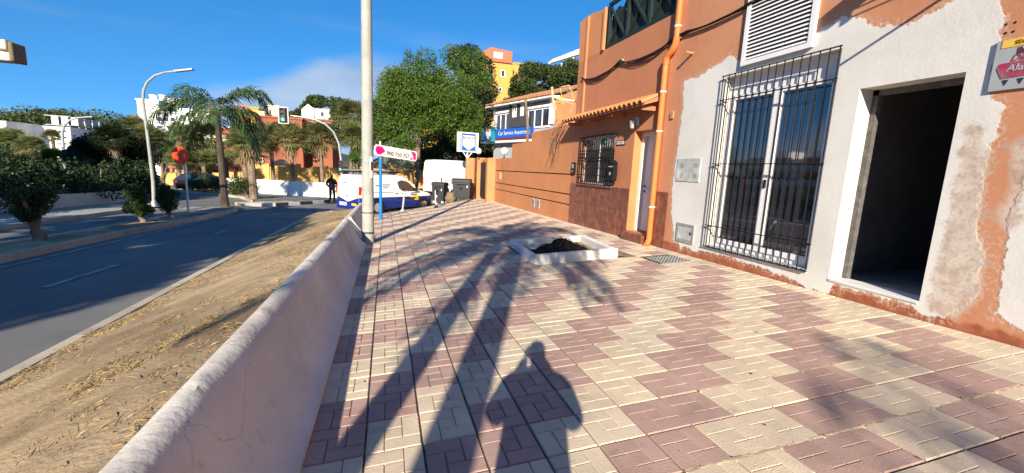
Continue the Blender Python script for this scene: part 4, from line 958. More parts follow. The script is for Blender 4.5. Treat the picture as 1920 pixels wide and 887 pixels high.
# ---- wheel helper (axis along local y)
def wheel(parent, x, y, z, r_, wd, side):
    tyre = MB().lathe([(r_*.62, -wd/2), (r_*.9, -wd/2), (r_, -wd*.32), (r_, wd*.32), (r_*.9, wd/2), (r_*.62, wd/2)], 24, (x, y, z), axis='Y')
    w_ = tyre.build('wheel', M['rubber'], parent, smooth='auto', local=True); MW.pop(w_.name, None)
    y2 = y+side*(wd*.5+.004)
    rim = MB().lathe([(r_*.64, -.02), (r_*.64, .0), (r_*.58, .012)], 24, (x, y2-side*.012, z), axis='Y'); rim.build('rim', M['alloy'], w_, local=True)
    sp = MB()
    for k in range(8):
        a = 2*PI*k/8+.2; c_, s_ = math.cos(a), math.sin(a)
        sp.bar((x+c_*r_*.1, y2+side*.006, z+s_*r_*.1), (x+c_*r_*.6, y2+side*.004, z+s_*r_*.6), .05, .02, up=(0, 1, 0))
    sp.lathe([(r_*.16, -.012), (r_*.14, .014)], 12, (x, y2, z), axis='Y'); sp.build('spokes', M['steel'], w_, local=True)
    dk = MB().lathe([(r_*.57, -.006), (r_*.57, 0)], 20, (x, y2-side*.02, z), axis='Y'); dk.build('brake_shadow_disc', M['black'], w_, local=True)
def loft(sts, mats, name, parent):
    """sts: list of (x, [(y,z)...half section from sill to roof centre]); mats chosen by callback"""
    mb = MB(); n = len(sts[0][1])
    for x, s in sts: mb.v += [(x, y, z) for y, z in s]+[(x, -y, z) for y, z in s[::-1][1:]]
    m = 2*n-1
    for i in range(len(sts)-1):
        for k in range(m-1):
            mb.f.append((i*m+k, i*m+k+1, (i+1)*m+k+1, (i+1)*m+k)); kk = k if k < n-1 else m-2-k
            mb.m.append(mats(i, kk))
        mb.f.append((i*m+m-1, i*m, (i+1)*m, (i+1)*m+m-1)); mb.m.append(1)
    mb.f.append(tuple(range(m))); mb.m.append(0); mb.f.append(tuple((len(sts)-1)*m+k for k in range(m))[::-1]); mb.m.append(0)
    return mb
# ---- small service van
def van_sec(hw, zt, hwt, zb=.26):
    zt = max(zt, .62); f = lambda q: zb+(zt-zb)*q
    b = min(.80, zt-.06); bl = min(1.06, zt-.04); sh = min(1.5, zt-.02)
    ht = lambda z: hw if z < bl+.001 else hw+(hwt-hw)*(z-bl)/max(.05, zt-bl)
    return [(hw*.9, zb), (hw*.985, zb+.12), (hw, b), (hw*.995, bl), (ht(sh)*1.0, sh), (hwt*.95, zt-.035), (hwt*.80, zt-.004), (0, zt+.012)]
sv_ = thing('service_van', 'white and blue small service van with yellow flashes and roof rack', 'van', (-.95, 20.85, roadz(-.6, 21.3)+.0), R(39.5))
sts = [(x, van_sec(a, b, c)) for x, a, b, c in ((-.93, .80, 1.58, .60), (-.90, .86, 1.70, .66), (-.80, .89, 1.79, .72), (-.4, .90, 1.83, .75), (.6, .90, 1.85, .76), (1.45, .90, 1.85, .75), (1.75, .90, 1.80, .72), (2.15, .90, 1.52, .73), (2.60, .89, 1.16, .78), (2.80, .89, 1.09, .78), (3.30, .87, .98, .74), (3.55, .82, .88, .66), (3.68, .70, .74, .55))]
sh_ = loft(sts, lambda i, k: 1 if k < 2 else (2 if (6 <= i <= 7 and k >= 5) else 0), 'body', sv_)
bo = sh_.build('body', [M['vanwhite'], M['vanblue'], M['glass']], sv_, smooth='auto', local=True)
for s in (1, -1):
    yy = s*.903
    def pan(poly, name, mat, dy=.008, y_=None, parent=sv_):
        return MB().extr(poly, (0, (y_ if y_ is not None else yy), 0), (1, 0, 0), (0, 0, 1), (0, s*dy, 0)).build(name, mat, parent, local=True)
    # side window: glass follows the lean of the cab side
    P_ = [(1.22, 1.50), (1.30, 1.20), (1.50, 1.075), (2.42, 1.07), (1.98, 1.46), (1.80, 1.55), (1.45, 1.60)]
    def yl(z, x): return s*(.908-.19*max(0, z-1.06))
    MB().add([(x, yl(z, x), z) for x, z in P_]+[(x, yl(z, x)+s*.012, z) for x, z in P_], [tuple(range(7)), tuple(range(7, 14))]+[(k, (k+1) % 7, 7+(k+1) % 7, 7+k) for k in range(7)]).build('side_window', M['glass'], sv_, local=True)
    pan([(2.35, .62), (2.55, .62), (2.50, .90), (2.40, .92), (1.95, .74)], 'yellow_flash', M['vanyellow'])
    pan([(1.2, .70), (2.2, .66), (2.45, .72), (2.3, .76), (1.2, .74)], 'rubbing_strip', M['black'], .012)
    pan([(2.05, .86), (2.40, .86), (2.40, 1.0), (2.05, 1.0)], 'badge', M['vanblue'])
    for k in range(6): MB().box(2.09+k*.048, 2.12+k*.048, yy+s*.008, yy+s*.011, .905, .955).build('badge_letter', M['white'], sv_, local=True)
    for x_ in (1.05, 1.45): MB().bbox(x_, x_+.16, min(yy, yy+s*.03), max(yy, yy+s*.03), .945, .975, .006).build('handle', M['black'], sv_, local=True)
    MB().bbox(2.20, 2.38, min(s*.90, s*1.06), max(s*.90, s*1.06), 1.08, 1.24, .03).build('mirror', M['black'], sv_, local=True)
    pan([(-.5, 1.02), (.95, 1.02), (.95, 1.035), (-.5, 1.035)], 'slide_rail', M['black'])
    for x_, z_, w_, m_ in ((-.1, 1.33, .30, M['vanblue']), (.3, 1.38, .45, M['signgrey']), (.3, 1.30, .40, M['signgrey']), (.35, 1.22, .3, M['vanblue'])): pan([(x_, z_), (x_+w_, z_), (x_+w_, z_+.035), (x_, z_+.035)], 'faded_lettering', m_, .005, y_=s*.87 if z_ > 1.2 else None)
    for x_ in (0, 2.92):
        MB().lathe([(.40, 0), (.40, .012)], 24, (x_, yy-(.0 if s > 0 else .012)+s*.0, .36), axis='Y').build('wheel_arch', M['black'], sv_, local=True)
        wheel(sv_, x_, s*.83, .335, .335, .21, s)
# rear: lower blue panel with pointed white edge, plate, lamps
xr_ = -.934
def rp(poly, name, mat, d=.006, x_=xr_): return MB().extr(poly, (x_, 0, 0), (0, 1, 0), (0, 0, 1), (-d, 0, 0)).build(name, mat, sv_, local=True)
rp([(.79, .30), (.79, .80), (.42, .70), (0, .58), (-.42, .70), (-.79, .80), (-.79, .30)], 'rear_blue_panel', M['vanblue'])
rp([(.80, .82), (.80, 1.05), (.66, .82), (.50, .735)], 'yellow_flash', M['vanyellow']); rp([(-.80, .82), (-.80, 1.05), (-.66, .82), (-.50, .735)], 'yellow_flash', M['vanyellow'])
rp([(.10, .40), (.62, .40), (.62, .54), (.10, .54)], 'licence_plate', M['white'], .014); rp([(-.62, .42), (-.28, .42), (-.28, .52), (-.62, .52)], 'sticker', M['vanyellow'], .012)
for k in range(7): rp([(.14+k*.065, .44), (.18+k*.065, .44), (.18+k*.065, .50), (.14+k*.065, .50)], 'plate_character', M['ink'], .016)
rp([(-.06, .82), (.12, .82), (.12, .86), (-.06, .86)], 'handle', M['black'], .02)
for y_, z_, w_, m_ in ((.05, 1.42, .30, M['vanblue']), (.40, 1.38, .2, M['signgrey']), (-.55, 1.4, .4, M['signgrey']), (-.5, 1.22, .9, M['signgrey']), (-.4, 1.10, .8, M['signgrey'])): rp([(y_, z_), (y_+w_, z_), (y_+w_, z_+.03), (y_, z_+.03)], 'faded_lettering', m_, .008)
for s in (1, -1): MB().bbox(-.95, -.86, s*.84-.05, s*.84+.05, .92, 1.30, .015).build('tail_lamp', M['signred'], sv_, local=True)
MB().bbox(-1.0, -.90, -.80, .80, .24, .40, .03).build('rear_bumper', M['vanblue'], sv_, local=True); MB().bbox(3.5, 3.72, -.72, .72, .24, .46, .05).build('front_bumper', M['black'], sv_, local=True)
rk = MB()
for s in (1, -1): rk.bar((-.75, s*.62, 1.96), (1.55, s*.62, 1.97), .05, .05)
for x_ in (-.7, -.1, .5, 1.1, 1.5): rk.bar((x_, -.64, 1.94), (x_, .64, 1.94), .05, .04)
for x_ in (-.6, .3, 1.2):
    for s in (1, -1): rk.bar((x_, s*.62, 1.80), (x_, s*.62, 1.95), .04, .04)
rk.build('roof_rack', M['black'], sv_, local=True)
for s in (.25, .45): MB().tube([(-.85, s, 2.01), (1.7, s, 2.01)], .035, 8).build('rack_tube', M['steel'], sv_, local=True)
# ---- high-roof white van
wv = thing('delivery_van', 'plain white high roof panel van parked behind the rubbish containers', 'van', (3.75, 28.3, roadz(4.4, 28.5)), R(33))
def bsec(hw, zt, hwt, zb=.3): return [(hw*.94, zb), (hw, zb+.2), (hw, 1.0), (hw*.985, 1.6 if zt > 1.8 else min(1.3, zt-.1)), (hwt+.03, zt-.35 if zt > 1.8 else zt-.05), (hwt, zt-.12 if zt > 1.8 else zt-.03), (hwt*.86, zt-.02), (0, zt)]
bs = [(x, bsec(a, b, c)) for x, a, b, c in ((-1.02, .95, 2.40, .82), (-.98, .99, 2.52, .86), (-.85, 1.0, 2.58, .88), (1.0, 1.0, 2.60, .89), (2.9, 1.0, 2.60, .88), (3.4, 1.0, 2.42, .84), (4.0, .99, 1.72, .80), (4.35, .98, 1.32, .84), (4.75, .94, 1.12, .8), (4.9, .8, .95, .7))]
loft(bs, lambda i, k: 1 if (i in (5, 6) and k >= 5) else 0, 'b', wv).build('body', [M['vanwhite'], M['glass']], wv, smooth='auto', local=True)
for s in (1, -1):
    for x_ in (0, 3.7): wheel(wv, x_, s*.92, .36, .36, .22, s)
    MB().box(-.9, 3.0, min(s*1.0, s*1.012), max(s*1.0, s*1.012), 1.28, 1.31).build('side_rail', M['black'], wv, local=True)
    MB().bbox(3.1, 3.9, min(s*1.0, s*1.01), max(s*1.0, s*1.01), 1.35, 1.85, .005).build('side_window', M['glass'], wv, local=True)
    MB().bbox(-1.04, -.94, s*.93-.05, s*.93+.05, .9, 1.45, .015).build('tail_lamp', M['signred'], wv, local=True)
MB().box(-1.028, -1.02, -.006, .006, .4, 2.4).build('door_seam', M['black'], wv, local=True)
for z_ in (1.05, 1.2): MB().box(-1.035, -1.02, -.52, -.38, z_, z_+.05).build('handle', M['black'], wv, local=True)
MB().bbox(-1.12, -.98, -.95, .95, .3, .5, .03).build('rear_bumper', M['black'], wv, local=True)
# ---- rubbish containers
def bin_(x, y, rz, w_, d_, h_, label):
    z = roadz(x, y); t = thing('rubbish_container', label, 'rubbish container', (x, y, z), rz, 'rubbish containers by the kerb')
    a, b = w_/2, d_/2; zb, zt = .16, h_*.84
    def ring(k, z_): return [(-a*k, -b*k*.94, z_), (a*k, -b*k*.94, z_), (a*k, b*k*.94, z_), (-a*k, b*k*.94, z_)]
    vs = ring(.80, zb)+ring(.84, zb+.12)+ring(.95, zt-.12)+ring(.96, zt)+ring(1.02, zt+.003)+ring(1.02, zt+.06)
    f_ = [(3, 2, 1, 0)]+[(i*4+k, i*4+(k+1) % 4, i*4+4+(k+1) % 4, i*4+4+k) for i in range(5) for k in range(4)]
    MB().add(vs, f_).build('body', M['binplastic'], t, local=True)
    A = np.linspace(0, PI, 9)
    MB().extr([(-b*1.04, zt+.062)]+[(-b*1.03*math.cos(q), zt+.07+h_*.13*math.sin(q)**.8) for q in A]+[(b*1.04, zt+.062)], (-a*1.03, 0, 0), (0, 1, 0), (0, 0, 1), (w_*1.03, 0, 0)).build('lid', M['binplastic'], t, local=True)
    for sx in (-1, 1):
        MB().tube([(sx*a*1.0, 0, zt-.05), (sx*(a*1.0+.09), 0, zt-.05)], .035, 8).build('lifting_pin', M['iron'], t, local=True)
        for sy in (-1, 1):
            MB().lathe([(.085, -.025), (.085, .025)], 12, (sx*a*.68, sy*b*.62, .085), axis='Y').build('castor', M['signgrey'], t, local=True); MB().box(sx*a*.68-.03, sx*a*.68+.03, sy*b*.62-.04, sy*b*.62+.04, .12, .18).build('castor_fork', M['steel'], t, local=True)
    MB().tube([(-a*.5, -b*1.0, zt-.1), (-a*.5, -b*1.1, zt-.06), (a*.5, -b*1.1, zt-.06), (a*.5, -b*1.0, zt-.1)], .02, 6).build('handle', M['binplastic'], t, local=True)
    MB().lathe([(.07, 0), (.06, .015), (.02, .02)], 14, (-a*.05, -b*.965, zt*.72), axis='Y').build('emblem', M['iron'], t, local=True)
    for q in (-.55, .55): MB().box(a*q-.02, a*q+.02, -b*.93, -b*.80, zb+.15, zt-.15).build('rib', M['binplastic'], t, local=True)
    MB().box(a*.55, a*.66, -b*.985, -b*.965, zt-.28, zt-.16).build('label', M['white'], t, local=True)
    return t
bin_(4.38, 24.85, R(-14), 1.12, .88, 1.36, 'larger dark grey wheeled container against the orange wall end')
bin_(3.05, 24.75, R(-30), .78, .72, 1.22, 'smaller dark grey wheeled container behind the banded bollard')
m = MB().ico((3.62, 24.35, roadz(3.6, 24.4)+.30), (.30, .28, .36), 3, nz=.25, seed=2); tag(m.build('rubbish_sack', M['brown'], smooth=True), 'brown sack standing between the two rubbish containers', 'sack')
m = MB().ico((3.48, 24.9, roadz(3.5, 24.9)+.5), (.16, .2, .42), 3, nz=.3, seed=5); tag(m.build('rubbish_bag', M['black'], smooth=True), 'black rubbish bag leaning beside the smaller container', 'bag')
# ---- pentagon post sign and the building sign share this face
def service_face(t, o, u, v, n, w_, h_, lets=True, back=None):
    MB().extr([(-w_*.30, -h_*.42), (w_*.34, -h_*.42), (w_*.34, h_*.44), (-w_*.30, h_*.44)], o+n*.002, u, v, n*.004).build('blue_field', M['signblue'], t)
    MB().extr([(-w_*.27, h_*.34), (w_*.31, h_*.34), (w_*.31, -h_*.18), (w_*.02, -h_*.40), (-w_*.27, -h_*.18)], o+n*.0065, u, v, n*.004).build('white_pentagon', M['white'], t)
    text('BOSCH', h_*.20, M['signred'], 'lettering', t, o+n*.013+u*w_*.02+v*h_*.22, u, v, bold=.006*h_); text('Service', h_*.165, M['ink'], 'lettering', t, o+n*.013+u*w_*.02+v*h_*.01, u, v)
c_ = at(877, 267, Y=26.2); sgn = thing('garage_post_sign', 'square garage sign with white border on a pole above the container', 'sign', (c_.x, 26.2, roadz(c_.x, 26.2)))
u = Vector((.985, .17, 0)).normalized(); v = Vector((0, 0, 1)); n = u.cross(v); w_, h_ = 1.36, 1.20; o = Vector(c_)
MB().extr([(-w_/2, -h_/2), (w_/2, -h_/2), (w_/2, h_/2), (-w_/2, h_/2)], o-n*.11, u, v, n*.215).build('case', M['white'], sgn)
MB().extr([(-w_*.46, -h_*.45), (w_*.46, -h_*.45), (w_*.46, h_*.45), (-w_*.46, h_*.45)], o+n*.106, u, v, n*.003).build('grey_face', M['signgrey'], sgn)
service_face(sgn, o+n*.108, u, v, n, w_, h_)
MB().tube([(o.x, o.y, roadz(o.x, o.y)-.1), (o.x, o.y, o.z-h_/2)], .05, 10).build('post', M['white'], sgn)
for s in (-1, 1): MB().bar(o+u*s*.30-v*(h_/2), o-v*(h_/2+.38), .05, .05).build('brace', M['white'], sgn)
# ---- tree pit edging with its earth
tp_ = thing('tree_pit', 'low white concrete edging around an empty tree pit', 'planter', (3.5, 7.8, sw(3.5, 7.8)))
Q = [(2.57, 6.85), (4.28, 6.88), (4.50, 8.82), (2.67, 8.84)]
pw = pmat('chipped_white_edging', (.70, .68, .64), .85, .12, 3, .6, 25, c2=(.46, .42, .37), c2amt=(.55, .8))
for k in range(4):
    a, b = Vector((*Q[k], 0)), Vector((*Q[(k+1) % 4], 0)); d = (b-a).normalized(); s = Vector((-d.y, d.x, 0))
    a2, b2 = (a, b) if k % 2 == 0 else (a+d*.135, b-d*.135)
    hh = (.175, .17, .15, .13)[k]
    bm = MB(); q = [a2, b2, b2+s*.13, a2+s*.13]; q = [(p.x, p.y) for p in q]
    bo_ = bm.prism(q, lambda x, y: sw(x, y)-.1, lambda x, y: sw(x, y)+hh+.006*nn(x*6, y*6)).build('edging', pw, tp_)
    bv = bo_.modifiers.new('bevel', 'BEVEL'); bv.width = .018; bv.segments = 2
MB().grid(lambda x, y: (x, y, sw(x, y)+.02+.02*nn(x*5, y*5)), list(np.linspace(2.62, 4.46, 24)), list(np.linspace(6.9, 8.8, 24))).build('earth', M['dirt'], tp_, smooth=True)
def mound(x, y):
    d2 = ((x-3.42)/.50)**2+((y-7.55)/.62)**2; return (x, y, sw(x, y)+.03+.27*math.exp(-d2*1.7)*(1+.5*nn(x*4, y*4, 3))+.05*nn(x*9, y*9)+.03*nn(x*20, y*20)-.05*(d2 > 1.6))
MB().grid(mound, list(np.linspace(2.75, 4.2, 56)), list(np.linspace(7.0, 8.45, 56))).build('dark_soil_heap', M['soil'], tp_, smooth=False)
m = MB().ico((3.02, 8.1, sw(3, 8.1)+.10), (.15, .11, .09), 2, nz=.4, seed=8); tag(m.build('rubble_lump', pw), 'pale lump of broken plaster inside the tree pit', 'rubble')
P = np.array([(random.gauss(3.42, .32), random.gauss(7.6, .34), 0) for _ in range(260)]); P[:, 2] = [mound(x, y)[2]+.005 for x, y, _ in P]
V, F = blades(P, .045, .003, 1.8); tag(rawmesh('root_fibres', V, F, M['litter'], tp_), kind='stuff')
# ---- chequer-plate manhole
mh = thing('manhole_cover', 'square chequered iron manhole cover set in the paving', 'manhole cover', (5.02, 6.33, sw(5.02, 6.33)))
zz = lambda x, y: sw(x, y)
MB().prism([(4.71, 6.0), (5.34, 6.0), (5.34, 6.68), (4.71, 6.68)], lambda x, y: zz(x, y)-.03, lambda x, y: zz(x, y)+.004).build('frame', M['iron'], mh)
rg = MB()
for i in range(17):
    for j in range(17):
        x, y = 4.735+i*.0355, 6.025+j*.0385; d = 1 if (i+j) % 2 else -1
        rg.add([(x-.012, y-.012*d, zz(x, y)+.004), (x+.012, y+.012*d, zz(x, y)+.004), (x+.016, y+.006*d, zz(x, y)+.004), (x-.006, y-.016*d, zz(x, y)+.004), (x, y, zz(x, y)+.014)], [(0, 1, 4), (1, 2, 4), (2, 3, 4), (3, 0, 4)])
ro = rg.build('chequer_pattern', M['steel'], mh); tag(ro, kind='stuff')
# ---- TV antenna and dry branches at the house corner
an = thing('tv_antenna', 'battered TV antenna with cream rods fixed at the house corner', 'antenna', (5.2, 12.9, 2.6))
def pt(px, py, Y): return at(px, py, Y=Y)
A = pt
MB().tube([A(1035, 163, 13.2), A(1037, 190, 13.2), A(1042, 205, 13.2)], .045, 6).build('mast', M['wood'], an)
MB().tube([A(1042, 184, 13.2), A(1081, 190, 12.9)], .022, 6).build('boom', M['farwhite'], an)
for a_, b_ in (((1067, 160), (1078, 190)), ((1077, 190), (1069, 212)), ((1050, 164), (1057, 198)), ((1045, 186), (1075, 196)), ((1046, 192), (1078, 188)), ((1052, 163), (1068, 160))): MB().tube([A(*a_, 13.0), A(*b_, 13.0)], .016, 5).build('element', M['wood'], an)
MB().bbox(*[q for p in zip(A(1047, 191, 13.05)-Vector((.0, .03, .05)), A(1055, 186, 13.05)+Vector((.0, .03, .05))) for q in p], .005).build('amplifier', M['yellowpaint'], an)
MB().tube([A(1081, 189, 12.9), Vector((5.62, 12.06, 3.75))], .02, 6).build('bracket', M['wood'], an)
br = thing('dry_branches', 'bare dry climbing stems hanging over the orange wall beside the house', 'dry branches', (5.4, 12.6, 2.6))
rs = random.Random(4)
for k in range(6):
    p = Vector((5.30+rs.uniform(-.05, .2), 12.4+rs.uniform(-.1, .5), 3.32+rs.uniform(-.15, .1))); d = Vector((-.25+rs.uniform(-.3, .1), .5+rs.uniform(-.6, .9), rs.uniform(-.9, .1))).normalized(); pts = [p.copy()]
    for i in range(rs.randint(4, 7)):
        d = (d+Vector((rs.uniform(-.3, .3), rs.uniform(-.35, .35), rs.uniform(-.45, .1)))).normalized(); p = p+d*.16; p.x = min(p.x, 5.5); pts.append(p.copy())
    MB().tube(pts, [.016-.011*i/len(pts) for i in range(len(pts))], 5).build('stem', M['bark'], br)
for k in range(4):
    p = Vector((5.45, 12.3+k*.25, 3.25)); MB().tube([p, p+Vector((-.1, .3, -.5)), p+Vector((-.05, .5, -1.0))], .007, 4).build('wire', M['iron'], br)
# ---- traffic signals
def signal_head(t, c, w_, h_, plate=True, nl=3, green=0):
    d = Vector((-c.x*.3, -1, 0)).normalized(); u = Vector((-d.y, d.x, 0)); u = Vector((1, -.1, 0)).normalized(); n = u.cross(Vector((0, 0, 1))); v = Vector((0, 0, 1))
    if plate:
        MB().extr([(-w_*.5, -h_*.5), (w_*.5, -h_*.5), (w_*.5, h_*.5), (-w_*.5, h_*.5)], c-n*.05, u, v, n*.03).build('backing_plate_edge', M['white'], t)
        MB().extr([(-w_*.42, -h_*.46), (w_*.42, -h_*.46), (w_*.42, h_*.46), (-w_*.42, h_*.46)], c-n*.018, u, v, n*.02).build('backing_plate', M['ink'], t)
    MB().extr([(-w_*.27, -h_*.40), (w_*.27, -h_*.40), (w_*.27, h_*.40), (-w_*.27, h_*.40)], c+n*.003, u, v, n*.12).build('housing', M['black'], t)
    for k in range(nl):
        q = c+v*(h_*.26*(k-(nl-1)/2))+n*.125; A = np.linspace(0, 2*PI, 15)[:-1]; r_ = w_*.17
        MB().extr([(r_*math.cos(a), r_*math.sin(a)) for a in A], q, u, v, n*.01).build('lens', M['lampgreen'] if k == green else M['gate'], t)
        MB().add([q+u*r_*1.1*math.cos(a)+v*r_*1.1*math.sin(a)+n*e for e in (0, .12) for a in np.linspace(0, PI, 8)], [(i, i+1, 9+i, 8+i) for i in range(7)]).build('visor', M['black'], t)
pb = at(642, 380, Y=33); pz = roadz(pb.x, 33)
tl_ = thing('traffic_signal', 'traffic signal with green light hung from a curved arm', 'traffic light', (pb.x, 33, pz))
arm = [(pb.x, 33, pz-.1)]+[tuple(at(x, y, Y=33)) for x, y in ((641, 330), (639, 296), (635, 268), (625, 247), (610, 233), (592, 225), (570, 220), (545, 217))]
MB().tube(arm, [.10, .09, .08, .075, .07, .065, .06, .055, .05], 10).build('mast', M['steel'], tl_, smooth='auto')
signal_head(tl_, Vector(at(531, 216, Y=32.95)), .64, 1.12)
h2 = thing('traffic_signal', 'small repeater traffic signal with green light on the curved mast', 'traffic light', tuple(at(639, 312, Y=32.8)))
signal_head(h2, Vector(at(638.5, 311, Y=32.8)), .42, .95, plate=False)
MB().bar(at(640, 312, Y=32.8), at(640, 312, Y=32.98), .06, .06).build('bracket', M['black'], h2)
# ---- street lamps
def lamp(pts, Y, label, r_=.06):
    P_ = [at(x, y, Y=Y) for x, y in pts]; P_[0].z = roadz(P_[0].x, Y)+.1
    t = thing('street_lamp', label, 'street lamp', tuple(P_[0]), group='curved street lamps across the road')
    n_ = len(P_); MB().tube(P_, [r_*(1.15-.65*i/n_) for i in range(n_)], 10).build('mast', M['concrete'] if Y < 30 else M['signgrey'], t, smooth='auto')
    a, b = P_[-2], P_[-1]; d = (b-a).normalized(); MB().bar(b-d*.15, b+d*.55, .22, .07).build('lamp_head', M['signgrey'], t)
    MB().lathe([(r_*2.0, 0), (r_*2.0, .03), (r_*1.5, .25)], 12, tuple(P_[0]-Vector((0, 0, .03)))).build('base', M['steel'], t)
lamp([(290, 398), (287, 340), (280, 280), (273, 225), (268, 190), (269, 170), (276, 154), (290, 142), (308, 136), (335, 133)], 22, 'tall curved street lamp behind the median shrubs')
lamp([(121, 330), (119, 280), (117, 250), (120, 236), (130, 226), (145, 221), (158, 220)], 40, 'smaller distant curved street lamp in front of the white hotel', .085)
# ---- round sign on the median
zb = roadz(-6.95, 17.9)+.12
rs_ = thing('round_sign', 'round orange red road sign on a thin leaning post in the median', 'road sign', (-6.95, 17.9, zb))
tp2 = at(344.5, 283, Y=17.95); MB().tube([(-6.95, 17.9, zb-.1), tp2], .035, 8).build('post', M['steel'], rs_)
c_ = at(337.5, 292, Y=17.9); A = np.linspace(0, 2*PI, 25)[:-1]; u = Vector((.86, -.5, 0)); v = Vector((0, 0, 1)); n = u.cross(v)
MB().extr([(.37*math.cos(a), .32*math.sin(a)) for a in A], c_-n*.02, u, v, n*.025).build('disc', M['discred'], rs_)
# ---- beige signal case on an arm entering at the left
c_ = Vector(at(25, 99, Y=14))-Vector((.22, 0, 0)); bxs = thing('signal_case', 'beige two-part metal case on a horizontal arm above the road', 'signal case', (-10.6, 13.6, roadz(-10, 13.6)+.12))
for z0, z1, dx in ((-.23, -.03, .05), (.03, .26, 0)): MB().bbox(c_.x-.35+dx, c_.x+.22+dx, c_.y-.2, c_.y+.25, c_.z+z0, c_.z+z1, .02).build('case', M['beige'], bxs)
MB().bar((-10.6, 13.6, c_.z), (c_.x+.28, c_.y, c_.z), .10, .06).build('arm', M['steel'], bxs); MB().bbox(c_.x+.24, c_.x+.33, c_.y-.19, c_.y+.24, c_.z-.24, c_.z+.22, .02).build('visor', M['brown'], bxs)
MB().tube([(-10.6, 13.6, roadz(-10, 13.6)), (-10.6, 13.6, c_.z+.4)], .08, 10).build('post', M['steel'], bxs)
# ---- dark parked car far across the junction
cz = roadz(-14.3, 38.2); pc = thing('parked_car', 'dark parked car behind the planting bed across the junction', 'car', (-14.9, 38.6, cz), R(28))
cs = lambda hw, zt, hwt: [(hw*.93, .22), (hw, .4), (hw, .62), (hw*.98, min(.88, zt-.05)), (hwt+.05, min(1.05, zt-.03)), (hwt, zt-.05), (hwt*.8, zt-.01), (0, zt)]
cst = [(x, cs(a, b, c)) for x, a, b, c in ((-.8, .7, .8, .6), (-.7, .84, .98, .62), (-.3, .88, 1.30, .62), (.2, .88, 1.45, .62), (1.2, .88, 1.46, .62), (1.7, .88, 1.3, .62), (2.3, .88, .95, .70), (3.1, .84, .82, .66), (3.3, .7, .65, .55))]
loft(cst, lambda i, k: 1 if (1 <= i <= 5 and 3 <= k <= 4) else 0, 'b', pc).build('body', [M['cardoor'], M['glass']], pc, smooth='auto', local=True)
for s in (1, -1):
    for x_ in (0, 2.5): wheel(pc, x_, s*.80, .31, .31, .2, s)
    MB().bbox(-.82, -.70, s*.66-.12, s*.66+.12, .66, .84, .02).build('tail_lamp', M['signred'], pc, local=True)
# ---- people
def human(name, label, loc, rz, J, E_, mats, scale=1.0):
    """J: joint -> ((x,y,z), radius or (rx,ry)); faces +Y; one skinned surface"""
    names = list(J); me = bpy.data.meshes.new('skel'); me.from_pydata([Vector(J[k][0])*scale for k in names], [(names.index(a), names.index(b)) for a, b in E_], [])
    ob = bpy.data.objects.new('skel', me); col.objects.link(ob)
    sk = ob.modifiers.new('skin', 'SKIN'); sk.use_smooth_shade = True; ss_ = ob.modifiers.new('sub', 'SUBSURF'); ss_.levels = 2; ss_.render_levels = 2
    if not me.skin_vertices: me.skin_vertices.new()
    for i, k in enumerate(names):
        r_ = J[k][1]; r_ = (r_, r_) if isinstance(r_, (int, float)) else r_
        me.skin_vertices[0].data[i].radius = (r_[0]*scale, r_[1]*scale); me.skin_vertices[0].data[i].use_root = (k == 'pelvis')
    dg = bpy.context.evaluated_depsgraph_get(); bm_ = bpy.data.meshes.new_from_object(ob.evaluated_get(dg)); bpy.data.objects.remove(ob)
    t = thing(name, label, 'person', loc, rz); bm_.materials.clear()
    for m in mats: bm_.materials.append(m)
    hz = J['neck'][0][2]*scale; wz = J['pelvis'][0][2]*scale; hand = [Vector(J[k][0])*scale for k in J if k.startswith('hand')]
    for p in bm_.polygons:
        c = p.center; mi = 0
        if c.z > hz+.035*scale: mi = 2 if c.z < hz+.20*scale and c.y > J['head'][0][1]*scale-.0 else 3
        elif c.z < wz-.03*scale: mi = 1
        if any((c-h).length < .12*scale for h in hand) and mi == 0: mi = 2
        if c.z < .09*scale: mi = 4
        p.material_index = mi; p.use_smooth = True
    o = bpy.data.objects.new('body', bm_); col.objects.link(o); o.parent = t
    return t
def stand_joints(**kw):
    J = {'pelvis': ((0, 0, .96), (.155, .115)), 'waist': ((0, .01, 1.10), (.145, .105)), 'chest': ((0, 0, 1.30), (.175, .12)), 'collar': ((0, -.01, 1.46), (.10, .085)), 'neck': ((0, 0, 1.53), .055), 'jaw': ((0, .025, 1.60), (.065, .075)), 'head': ((0, .01, 1.68), (.078, .095)), 'crown': ((0, 0, 1.76), (.05, .06))}
    E_ = [('pelvis', 'waist'), ('waist', 'chest'), ('chest', 'collar'), ('collar', 'neck'), ('neck', 'jaw'), ('jaw', 'head'), ('head', 'crown')]
    for s, q in ((1, 'r'), (-1, 'l')):
        J['shoulder'+q] = ((s*.19, -.01, 1.43), .065); J['elbow'+q] = (kw['elbow'+q], .047); J['wrist'+q] = (kw['wrist'+q], .036); J['hand'+q] = (kw['hand'+q], (.045, .03))
        J['hip'+q] = ((s*.095, 0, .90), .10); J['knee'+q] = (kw['knee'+q], .066); J['ankle'+q] = (kw['ankle'+q], .045); J['toe'+q] = (kw['toe'+q], .035)
        E_ += [('collar', 'shoulder'+q), ('shoulder'+q, 'elbow'+q), ('elbow'+q, 'wrist'+q), ('wrist'+q, 'hand'+q), ('pelvis', 'hip'+q), ('hip'+q, 'knee'+q), ('knee'+q, 'ankle'+q), ('ankle'+q, 'toe'+q)]
    return J, E_
J, E_ = stand_joints(elbowr=(.31, -.06, 1.17), elbowl=(-.31, -.06, 1.17), wristr=(.22, .08, 1.02), wristl=(-.22, .08, 1.02), handr=(.17, .11, .97), handl=(-.17, .11, .97),
    kneer=(.10, .10, .50), kneel=(-.09, -.02, .49), ankler=(.10, .06, .09), anklel=(-.09, -.18, .12), toer=(.11, .22, .045), toel=(-.10, -.04, .05))
